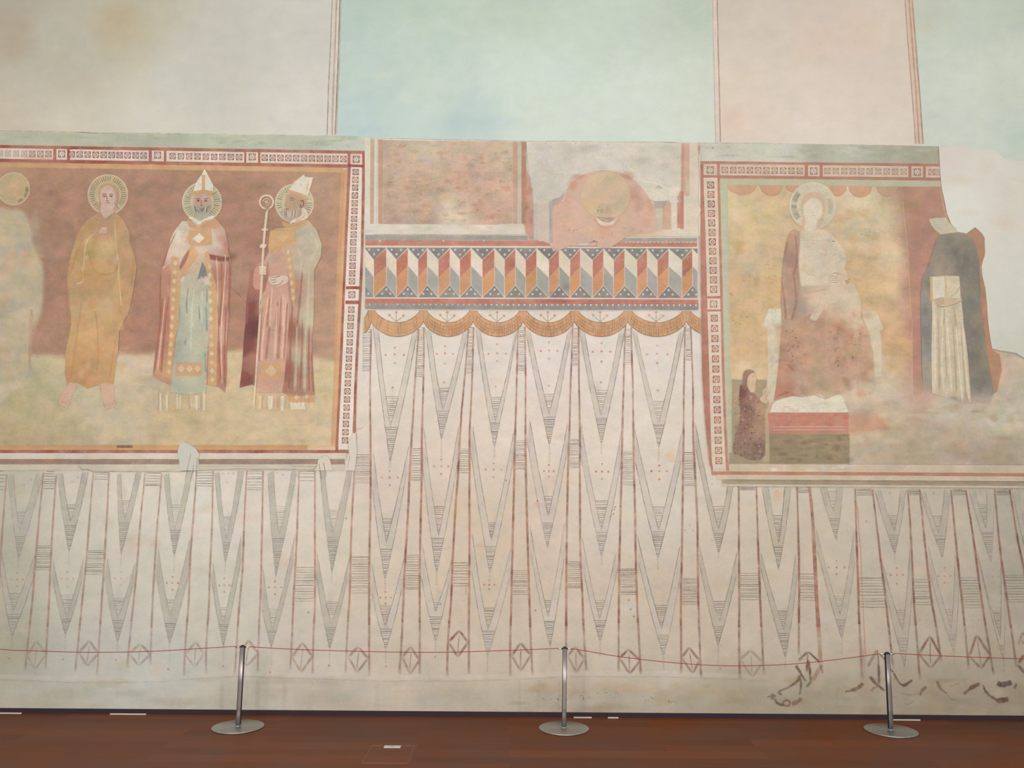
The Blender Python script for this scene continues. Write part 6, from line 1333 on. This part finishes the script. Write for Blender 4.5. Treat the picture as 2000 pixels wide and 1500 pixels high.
q.poly(q1((1040, 1110), (1120, 1105), (1130, 1140), (1100, 1175), (1050, 1165), (980, 1165), (880, 1175), (980, 1130)), (222, 204, 180), .9, 2)
for k in range(4): q.stroke(q1((1055, 1108 + k * 17), (1095, 1106 + k * 15), (1132, 1112 + k * 13)), 1, (130, 96, 82), .75, soft=.5, smooth=True)
q.stroke(q1((1080, 1090), (1105, 1075), (1140, 1090), (1160, 1080)), 1.4, (150, 90, 80), .7)
for i in range(12): q.blob(1350 + random.uniform(1190, 1225) / 3.95, 260 + random.uniform(1125, 1170) / 3.95, 2, 1.6, (130, 80, 76), .7, n=7)
q.build('hand', M_SOFT, mo, rf)

# kneeling donor
dn_ = Paint(9)
dn_.poly(q3((330, 503), (620, 505), (622, 700), (640, 1180), (560, 1185), (330, 1185)), (150, 138, 108), .92, 3)
for i in range(40): dn_.blob(random.uniform(1430, 1500), random.uniform(745, 902), random.uniform(4, 12), random.uniform(6, 20), random.choice([(128, 118, 92), (176, 160, 128), (164, 146, 116), (190, 170, 136)]), .35)
dn_.poly(q3((596, 740), (636, 740), (640, 1100), (636, 1170), (580, 1180), (600, 1100)), (196, 172, 138), .8, 4)
dn_.build('olive_hanging', M_SOFT, rf, rf)
dn_ = Paint(12)
body = q3((400, 545), (450, 560), (480, 600), (515, 620), (590, 700), (600, 760), (598, 900), (602, 1040), (600, 1120), (560, 1155), (500, 1162), (420, 1135), (345, 1100), (340, 1060), (362, 950), (395, 850), (400, 740), (388, 650))
dn_.grid(body, 7, field([(1450, 770, (118, 78, 70)), (1460, 800, (122, 80, 72)), (1470, 780, (140, 100, 84)), (1450, 830, (140, 92, 80)), (1480, 840, (160, 124, 98)), (1485, 800, (170, 134, 104)), (1450, 870, (128, 98, 84)), (1480, 880, (116, 88, 80)), (1440, 880, (132, 100, 88))]))
for i in range(150):
    x, y = random.uniform(1434, 1492), random.uniform(775, 896)
    dn_.blob(x, y, random.uniform(1, 5), random.uniform(1, 4), random.choice([(90, 58, 58), (180, 148, 116), (110, 72, 70), (190, 156, 122), (84, 62, 66)]), random.uniform(.3, .7), n=8)
dn = dn_.build('kneeling_donor', M_FRESCO, rf, rf)
q = Paint(13)
q.poly(q3((418, 500), (425, 445), (465, 422), (505, 432), (520, 450), (480, 470), (460, 500), (455, 560), (440, 590), (412, 570)), (128, 88, 76), .92, 1.5, True)
q.poly(q3((465, 480), (490, 455), (518, 452), (528, 485), (540, 500), (528, 520), (520, 560), (515, 605), (480, 605), (455, 540)), (212, 184, 148), .95, 1.2, True)
q.stroke(q3((518, 455), (528, 485), (542, 505), (528, 512), (528, 526)), 1, (130, 92, 76), .8); q.stroke(q3((500, 478), (514, 476)), 1, (110, 78, 66), .8)
q.build('head', M_SOFT, dn, rf)
q = Paint(13); q.poly(q3((585, 590), (625, 570), (640, 600), (625, 650), (610, 700), (560, 670), (580, 630)), (216, 188, 158), .92, 2, True); q.stroke(q3((620, 575), (595, 620), (570, 665)), 1, (140, 100, 84), .7); q.stroke(q3((640, 600), (610, 650), (590, 705)), 1.2, (110, 76, 64), .7)
q.build('joined_hands', M_SOFT, dn, rf)

# saint in a black mantle
b = Paint(9)
b.grid(q2((900, 780), (950, 775), (975, 740), (1005, 724), (1040, 750), (1062, 775), (1085, 800), (1085, 900), (1090, 935), (1086, 965), (1066, 985), (1040, 1040), (1055, 1100), (1090, 1180), (1090, 1280), (1085, 1400), (1105, 1480)) + q4((1172, 90), (1200, 262), (1260, 300), (1280, 420), (1240, 600), (1190, 640), (1150, 400), (1122, 40)) + q2((1030, 1200), (1000, 900)), 8, lambda x, y: (178, 122, 92))
for i in range(26): b.blob(random.uniform(1910, 1932), random.uniform(450, 690), random.uniform(3, 8), random.uniform(4, 14), random.choice([(150, 90, 68), (196, 136, 92), (170, 120, 104)]), .4)
b.stroke(q2((1005, 728), (1050, 760), (1083, 800), (1082, 890)), 1.6, (206, 150, 110), .6, smooth=True)
b.build('brown_edge', M_SOFT, rf, rf)
b = Paint(12)
mn = q2((735, 788), (790, 775), (850, 770), (920, 780), (985, 815), (1015, 880), (1035, 980), (1045, 1150), (1050, 1400)) + q4((1128, 40), (1150, 220), (1165, 320), (1190, 480), (1215, 600), (1190, 700), (1100, 690), (1030, 710), (800, 650), (700, 640), (640, 640), (630, 400), (622, 100)) + q2((588, 1450), (585, 1250), (600, 1110), (640, 1040), (665, 950), (690, 880), (705, 820))
b.grid(mn, 9, field([(1870, 465, (118, 118, 106)), (1850, 480, (120, 118, 112)), (1890, 480, (110, 110, 102)), (1845, 510, (136, 124, 108)), (1840, 530, (150, 136, 118)), (1880, 510, (86, 88, 90)), (1900, 530, (98, 98, 94)), (1862, 495, (90, 92, 96)), (1815, 540, (112, 116, 114)), (1805, 600, (112, 122, 128)), (1802, 680, (120, 128, 134)), (1808, 720, (146, 142, 130)), (1810, 650, (104, 112, 116)), (1900, 600, (96, 102, 98)), (1895, 650, (98, 96, 98)),
                    (1915, 620, (116, 116, 100)), (1905, 700, (90, 94, 92)), (1925, 700, (116, 114, 98)), (1910, 740, (98, 100, 100)), (1915, 780, (116, 120, 124)), (1880, 785, (140, 136, 124)), (1830, 600, (110, 112, 110)), (1860, 760, (150, 140, 122))], shift=(18, 12, 6)), a=lambda x, y: min(1, max(0, ((775 if x < 1860 else 798) - y) / 34)))
for i in range(60): b.blob(*random.choice([(random.uniform(1802, 1820), random.uniform(560, 740)), (random.uniform(1890, 1925), random.uniform(560, 770)), (random.uniform(1830, 1905), random.uniform(465, 530))]), random.uniform(4, 12), random.uniform(5, 18), random.choice([(96, 96, 94), (144, 140, 126), (110, 110, 104), (154, 152, 146), (160, 142, 122)]), .3)
bs = b.build('dark_mantled_saint', M_FRESCO, rf, rf)
q = Paint(13)
hb = q2((672, 1290), (760, 1300), (895, 1270), (912, 1400)) + q4((965, 40), (1000, 300), (1030, 700), (985, 700), (940, 690), (900, 640), (830, 650), (780, 640), (710, 615), (705, 300), (712, 0))
q.grid([(min(max(x, 1810), 1912), y) for x, y in hb], 8, lambda x, y: mixc((222, 206, 176), (208, 190, 160), .5 + .5 * math.sin(x * .22)), a=lambda x, y: min(1, max(0, (792 - y) / 30)))
folds(q, [q2((690, 1350), (690, 1500)), q4((740, 0), (735, 300), (740, 560)), q4((795, 100), (790, 350), (805, 600)), q4((830, 0), (850, 300), (870, 610)), q4((905, 60), (930, 400), (960, 690)), q4((965, 80), (985, 400), (1015, 690)), q2((750, 1340), (745, 1500))], (230, 218, 188), .85, 3.6, 2)
folds(q, [q4((760, 0), (765, 300), (770, 600)), q4((815, 60), (820, 300), (830, 500)), q4((880, 60), (895, 300), (910, 620)), q4((945, 60), (960, 300), (985, 660)), q2((770, 1350), (765, 1490)), q2((840, 1330), (860, 1500))], (170, 146, 114), .6, 3, 2)
q.build('cream_habit', M_SOFT, bs, rf)
q = Paint(14)
q.poly(q2((655, 1108), (770, 1098), (882, 1102), (890, 1180), (895, 1275), (780, 1275), (665, 1290)), (222, 208, 174), .97, 1.4)
q.poly(q2((655, 1110), (672, 1108), (680, 1290), (668, 1320), (652, 1290)), (196, 160, 92), .7, 2)
q.poly(q2((675, 1122), (765, 1108), (768, 1260), (690, 1275)), (230, 222, 204), .8, 3)
q.stroke(q2((776, 1100), (782, 1180), (780, 1265)), 2, (186, 142, 88), .8, soft=1.2)
for k in range(7):
    q.stroke(q2((690, 1140 + k * 17), (750, 1134 + k * 17)), .8, (150, 144, 136), .45, soft=.4, vary=.6, step=2); q.stroke(q2((800, 1134 + k * 15), (868, 1134 + k * 15)), .8, (150, 136, 110), .35, soft=.4, vary=.6, step=2)
q.stroke(q2((655, 1108), (770, 1098), (884, 1102), (893, 1270)), .9, (150, 96, 70), .7)
q.build('open_book', M_SOFT, bs, rf)
q = Paint(15)
q.poly(q2((690, 1290), (740, 1268), (800, 1262), (870, 1285), (895, 1270), (900, 1300), (860, 1320), (800, 1325), (740, 1340), (710, 1330)), (212, 184, 152), .96, 1.2, True)
for k in range(4): q.stroke(q2((692 + k * 5, 1285 + k * 15), (730, 1275 + k * 15), (768, 1272 + k * 12)), .9, (120, 84, 66), .75, soft=.5, smooth=True)
q.stroke(q2((820, 1260), (860, 1230), (888, 1180)), 1, (110, 80, 64), .7, smooth=True); q.stroke(q2((710, 1330), (760, 1340), (850, 1318), (900, 1292)), 1, (110, 80, 64), .7, smooth=True)
q.build('hand', M_SOFT, bs, rf)
q = Paint(11)
q.poly(q2((650, 665), (700, 655), (780, 650), (800, 690), (860, 730), (870, 765), (800, 775), (740, 782), (700, 750), (665, 710)), (212, 204, 178), .92, 3)
for k in range(5): q.stroke(q2((672 + k * 12, 678 + k * 16), (690 + k * 12, 672 + k * 16)), .9, (120, 110, 90), .6)
q.build('halo', M_SOFT, bs, rf)

# ------------------------------------------------------------------ floor
fm = bpy.data.materials.new('oiled_wood_floor'); fm.use_nodes = True
nt = fm.node_tree; bs_ = nt.nodes['Principled BSDF']
geo = nd(nt, 'ShaderNodeNewGeometry')
sx = nd(nt, 'ShaderNodeSeparateXYZ'); nt.links.new(geo.outputs['Position'], sx.inputs[0])
br = nd(nt, 'ShaderNodeTexBrick'); nt.links.new(geo.outputs['Position'], br.inputs['Vector'])
br.offset = 0.37; br.inputs['Scale'].default_value = 1.0
br.inputs['Brick Width'].default_value = 1.6; br.inputs['Row Height'].default_value = 0.135
br.inputs['Mortar Size'].default_value = 0.0012; br.inputs['Mortar Smooth'].default_value = 0.4
br.inputs['Color1'].default_value = (*linr((116, 66, 42)), 1); br.inputs['Color2'].default_value = (*linr((98, 57, 38)), 1); br.inputs['Mortar'].default_value = (*linr((122, 80, 58)), 1)
mp = nd(nt, 'ShaderNodeMapping'); mp.inputs['Scale'].default_value = (1.2, 26, 1); nt.links.new(geo.outputs['Position'], mp.inputs['Vector'])
n_ = noise(nt, mp.outputs[0], 3, 6, .65)
n2_ = noise(nt, geo.outputs['Position'], 1.3, 4, .6)
n3_ = noise(nt, geo.outputs['Position'], 300, 2, .6)
v = mth(nt, 'ADD', mth(nt, 'MULTIPLY', mth(nt, 'SUBTRACT', n_.outputs['Fac'], .5), .5), mth(nt, 'MULTIPLY', mth(nt, 'SUBTRACT', n2_.outputs['Fac'], .5), .55))
v = mth(nt, 'ADD', v, mth(nt, 'MULTIPLY', mth(nt, 'SUBTRACT', n3_.outputs['Fac'], .5), .35)); v = mth(nt, 'ADD', v, 1.0)
hs = nd(nt, 'ShaderNodeHueSaturation'); nt.links.new(br.outputs['Color'], hs.inputs['Color']); nt.links.new(v, hs.inputs['Value'])
nt.links.new(mth(nt, 'ADD', mth(nt, 'MULTIPLY', n2_.outputs['Fac'], .7), .65), hs.inputs['Saturation'])
nt.links.new(hs.outputs[0], bs_.inputs['Base Color'])
bs_.inputs['Roughness'].default_value = .55; bs_.inputs['Specular IOR Level'].default_value = .18
flo = bpy.data.objects.new('floor', slab('floor', -6.5, 6.5, -9.5, 0.3, -0.12, 0, fm)); COL.objects.link(flo); tag(flo, kind='structure')

# dark-coloured strip standing in for the shade in the gap under the wall
skm = simple_mat('shadow_gap_dark', (50, 34, 42), .75)
import bmesh
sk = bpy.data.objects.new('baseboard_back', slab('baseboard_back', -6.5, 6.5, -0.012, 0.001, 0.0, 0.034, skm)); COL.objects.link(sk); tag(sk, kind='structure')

# ------------------------------------------------------------------ white strips at the foot of the wall
wm = simple_mat('white_strip', (206, 204, 190), .6)
def box_mesh(name, cx, cy, cz, lx, ly, lz, mat, bevel=0.0):
    bm = bmesh.new(); bmesh.ops.create_cube(bm, size=1)
    for v_ in bm.verts: v_.co = Vector((v_.co.x * lx, v_.co.y * ly, v_.co.z * lz + lz / 2))
    if bevel: bmesh.ops.bevel(bm, geom=bm.edges[:], offset=bevel, segments=2, affect='EDGES')
    me = bpy.data.meshes.new(name); bm.to_mesh(me); bm.free(); me.materials.append(mat)
    o = bpy.data.objects.new(name, me); COL.objects.link(o); o.location = (cx, cy, cz); return o
for (xa, xb, yy, lab) in ((-24, 40, 1395, 'white edge strip lying at the wall foot in the left corner of the view'), (208, 280, 1399, 'long white strip at the wall foot left of the leftmost post'), (1122, 1158, 1408, 'white strip at the wall foot just right of the middle post'),
                          (1190, 1211, 1409, 'shortest white strip at the wall foot, second to the right of the middle post'), (1752, 1810, 1414, 'thin white strip at the wall foot behind the right post')):
    a_, b2 = F(xa, yy), F(xb, yy)
    o = box_mesh('floor_strip', (a_.x + b2.x) / 2, -0.028, 0.0, abs(b2.x - a_.x), .012, .007, wm, .0015)
    tag(o, lab, 'strip', 'white strips at the wall foot')

# ------------------------------------------------------------------ floor hatch with label plate
hc = [F(725.6, 1456.4), F(808.4, 1457), F(797, 1491), F(709, 1491)]
ctr = sum(hc, Vector()) / 4
hat = empty('floor_hatch', ctr, 'square floor hatch outlined by a thin pale line near the front of the wooden floor', 'floor hatch')
hm = simple_mat('hatch_frame', (140, 104, 84), .5); pm_ = simple_mat('plate_metal', (198, 204, 206), .45)
cxh = ctr.x; x0h, x1h = (hc[0].x + hc[3].x) / 2, (hc[1].x + hc[2].x) / 2; y0h, y1h = (hc[2].y + hc[3].y) / 2, (hc[0].y + hc[1].y) / 2
def local_box(name, cx, cy, z0, lx, ly, lz, mat, par, bevel=0):
    o = box_mesh(name, cx - ctr.x, cy - ctr.y, z0, lx, ly, lz, mat, bevel); o.parent = par; return o
lid = local_box('lid', (x0h + x1h) / 2, (y0h + y1h) / 2, 0.0002, (x1h - x0h) - .006, (y1h - y0h) - .006, .0012, fm, hat)
for (a_, b2, c_, d_) in (((x0h + x1h) / 2, y0h, x1h - x0h, .003), ((x0h + x1h) / 2, y1h, x1h - x0h, .003), (x0h, (y0h + y1h) / 2, .003, y1h - y0h), (x1h, (y0h + y1h) / 2, .003, y1h - y0h)):
    local_box('frame_edge', a_, b2, 0.0002, c_, d_, .0022, hm, hat)
pc = F(766, 1460.2)
pl = local_box('label_plate', pc.x, y1h - .03, 0.0015, (F(783, 1457) - F(750.4, 1457)).x, .045, .003, pm_, hat, .001)
ink = simple_mat('plate_ink', (120, 126, 130), .6)
o = box_mesh('engraving', pc.x - ctr.x, y1h - .03 - ctr.y, 0.0046, .028, .006, .0004, ink); o.parent = pl; o.location = (0, 0, .0031)

# ------------------------------------------------------------------ barrier posts
steel = bpy.data.materials.new('brushed_steel'); steel.use_nodes = True
nt = steel.node_tree; b5 = nt.nodes['Principled BSDF']; b5.inputs['Metallic'].default_value = 1; b5.inputs['Base Color'].default_value = (.42, .43, .41, 1)
tc = nd(nt, 'ShaderNodeTexCoord'); mp = nd(nt, 'ShaderNodeMapping'); nt.links.new(tc.outputs['Object'], mp.inputs[0]); mp.inputs['Scale'].default_value = (60, 60, 3)
nn = noise(nt, mp.outputs[0], 6, 3); mr = nd(nt, 'ShaderNodeMapRange'); nt.links.new(nn.outputs['Fac'], mr.inputs['Value']); mr.inputs['To Min'].default_value = .28; mr.inputs['To Max'].default_value = .5
nt.links.new(mr.outputs[0], b5.inputs['Roughness'])
try: b5.inputs['Anisotropic'].default_value = .5
except Exception: pass
pole_m = bpy.data.materials.new('pole_steel'); pole_m.use_nodes = True
nt = pole_m.node_tree; b6 = nt.nodes['Principled BSDF']; b6.inputs['Metallic'].default_value = .85; b6.inputs['Base Color'].default_value = (.31, .27, .255, 1)
nn = nd(nt, 'ShaderNodeTexNoise'); nn.inputs['Scale'].default_value = 80; mr = nd(nt, 'ShaderNodeMapRange'); nt.links.new(nn.outputs['Fac'], mr.inputs['Value']); mr.inputs['To Min'].default_value = .34; mr.inputs['To Max'].default_value = .46
nt.links.new(mr.outputs[0], b6.inputs['Roughness'])
bright = simple_mat('polished_steel', (226, 224, 218), .3, 1.0)
edge_m = simple_mat('pole_slot', (44, 40, 42), .6)
rubber = simple_mat('rubber_ring', (30, 28, 28), .8)
def lathe(prof, n=48):
    vs, fs = [], []
    for (r_, z_) in prof:
        for i in range(n):
            a = 2 * math.pi * i / n; vs.append((r_ * math.cos(a), r_ * math.sin(a), z_))
    for k in range(len(prof) - 1):
        for i in range(n):
            j = (i + 1) % n; fs.append((k * n + i, k * n + j, (k + 1) * n + j, (k + 1) * n + i))
    fs.append(tuple(range(n))[::-1]); fs.append(tuple((len(prof) - 1) * n + i for i in range(n)))
    return vs, fs
def meshobj(name, vs, fs, mat, parent=None, smooth=True):
    me = bpy.data.meshes.new(name); me.from_pydata(vs, [], fs); me.update()
    if smooth:
        for p_ in me.polygons: p_.use_smooth = len(p_.vertices) < 8
    me.materials.append(mat); o = bpy.data.objects.new(name, me); COL.objects.link(o)
    if parent: o.parent = parent
    return o
def tube(path, r, n=10, caps=True):
    vs, fs = [], []
    for i, p_ in enumerate(path):
        t = (Vector(path[min(i + 1, len(path) - 1)]) - Vector(path[max(0, i - 1)])).normalized()
        u = t.cross(Vector((0, 0, 1)));
        if u.length < .01: u = t.cross(Vector((0, 1, 0)))
        u.normalize(); w_ = t.cross(u)
        for k in range(n):
            a = 2 * math.pi * k / n; vs.append(tuple(Vector(p_) + u * math.cos(a) * r + w_ * math.sin(a) * r))
    for i in range(len(path) - 1):
        for k in range(n):
            j = (k + 1) % n; fs.append((i * n + k, i * n + j, (i + 1) * n + j, (i + 1) * n + k))
    if caps: fs.append(tuple(range(n))[::-1]); fs.append(tuple((len(path) - 1) * n + i for i in range(n)))
    return vs, fs
POSTS = [((465, 1420.5), (474, 1262), 'slim steel barrier post on a round base at the left, under the four saints'), ((1101.5, 1423.5), (1103, 1265), 'slim steel barrier post on a round base in the middle of the view'), ((1740, 1428), (1732.5, 1275.5), 'slim steel barrier post on a round base at the right, before the throne fresco')]
PT = []
RB_ = 0.174
for (bp_, tp_, lab) in POSTS:
    base = F(*bp_); topw = W(tp_[0], tp_[1], base.y)
    Hh = topw.z; PT.append((base, topw))
    root = empty('barrier_post', base, lab, 'barrier post', 'steel barrier posts')
    vs, fs = lathe([(RB_ - .003, .0), (RB_, .002), (RB_, .006), (RB_ - .0015, .0078), (RB_ - .004, .0085), (.03, .0105), (.022, .0115)], 64)
    bo = meshobj('base', vs, fs, steel, root)
    for k in range(7):       # rivets along the rim
        a = -math.pi / 2 + (k - 3) * .27
        vs, fs = lathe([(.004, 0), (.004, .002), (.002, .0032)], 10); rv = meshobj('rivet', vs, fs, steel, bo)
        rv.location = (math.cos(a) * (RB_ - .008), math.sin(a) * (RB_ - .008), .0082)
    tilt = math.atan2(topw.x - base.x, Hh)
    # pole: square-ish slotted extrusion with dark grooves at both sides
    hw = .0145; prof = []
    for (sx_, sy_) in ((1, -1), (1, 1), (-1, 1), (-1, -1)):
        for k in range(4):
            a0 = {(1, -1): -math.pi / 2, (1, 1): 0, (-1, 1): math.pi / 2, (-1, -1): math.pi}[(sx_, sy_)] + k * math.pi / 6
            prof.append((sx_ * (hw - .005) + math.cos(a0) * .005, sy_ * (hw - .005) + math.sin(a0) * .005))
    n = len(prof); vs = []; fs = []
    levels = [.0105, .14, .3, Hh - .006]
    for z_ in levels:
        for (x_, y_) in prof: vs.append((x_ + math.tan(tilt) * z_, y_, z_))
    for k in range(len(levels) - 1):
        for i in range(n): j = (i + 1) % n; fs.append((k * n + i, k * n + j, (k + 1) * n + j, (k + 1) * n + i))
    fs.append(tuple(range(n))[::-1]); fs.append(tuple((len(levels) - 1) * n + i for i in range(n)))
    po = meshobj('pole', vs, fs, pole_m, root)
    for s in (-1, 1):
        vs = [];
        for z_ in (.02, Hh - .008):
            for (x_, y_) in ((s * (hw + .0006), -.0115), (s * (hw + .0006), .0115), (s * (hw - .002), .0115), (s * (hw - .002), -.0115)): vs.append((x_ + math.tan(tilt) * z_, y_, z_))
        meshobj('groove', vs, [(0, 1, 5, 4), (1, 2, 6, 5), (2, 3, 7, 6), (3, 0, 4, 7), (0, 3, 2, 1), (4, 5, 6, 7)], edge_m, po, False)
    vs, fs = lathe([(.024, .011), (.024, .0135), (.018, .016)], 24); meshobj('foot_collar', vs, fs, steel, root)
    cap_vs, cap_fs = tube([(math.tan(tilt) * Hh - .010, 0, Hh - .004), (math.tan(tilt) * Hh + .010, 0, Hh - .004)], .012, 14)
    meshobj('top_cap', cap_vs, cap_fs, edge_m, root)
    for s in (-1, 1):
        x0_ = math.tan(tilt) * Hh
        vs, fs = tube([(x0_ + s * .014, 0, Hh - .006), (x0_ + s * .050, 0, Hh - .007)], .0052, 12); cl = meshobj('cord_clip', vs, fs, bright, root)
        vs, fs = tube([(x0_ + s * .014, 0, Hh - .006), (x0_ + s * .020, 0, Hh - .0062)], .0066, 12); meshobj('clip_ring', vs, fs, rubber, cl)

# ------------------------------------------------------------------ red cord
SP = [[(-120, 1255), (0, 1268), (60, 1271), (120, 1273), (190, 1274), (300, 1272), (400, 1266), (460, 1262.5), (474, 1262.8)],
      [(474, 1262.8), (488, 1263.2), (560, 1267.5), (640, 1270.5), (740, 1273), (860, 1274), (960, 1271.5), (1040, 1268.5), (1090, 1266.5), (1103, 1266.5)],
      [(1103, 1266.5), (1116, 1267), (1160, 1274), (1210, 1282.5), (1300, 1293), (1400, 1300), (1480, 1300), (1560, 1296), (1640, 1287.5), (1718, 1277), (1732.5, 1277)],
      [(1732.5, 1277), (1748, 1276.5), (1800, 1279), (1850, 1281.5), (1930, 1284.5), (2000, 1287), (2120, 1289)]]
def ydep(x):
    xs = [bp_[0] for bp_, _, _ in POSTS]; ys = [a.y for a, _ in PT]
    if x <= xs[0]: i = 0
    elif x <= xs[1]: i = 0
    else: i = 1
    t = (x - xs[i]) / (xs[i + 1] - xs[i]); return ys[i] + (ys[i + 1] - ys[i]) * t
path = []
for k, s_ in enumerate(SP):
    q_ = catmull(s_, False, 4)
    if k: q_ = q_[1:]
    for (x, y) in q_: path.append(tuple(W(x, y, ydep(x))))
cordm = simple_mat('red_cord', (158, 52, 44), .7)
start = Vector(path[0]); loc = path
vs, fs = tube(path, .0024, 8)
co = meshobj('barrier_rope', vs, fs, cordm)
tag(co, 'thin red cord strung between the three steel posts in front of the wall', 'cord')
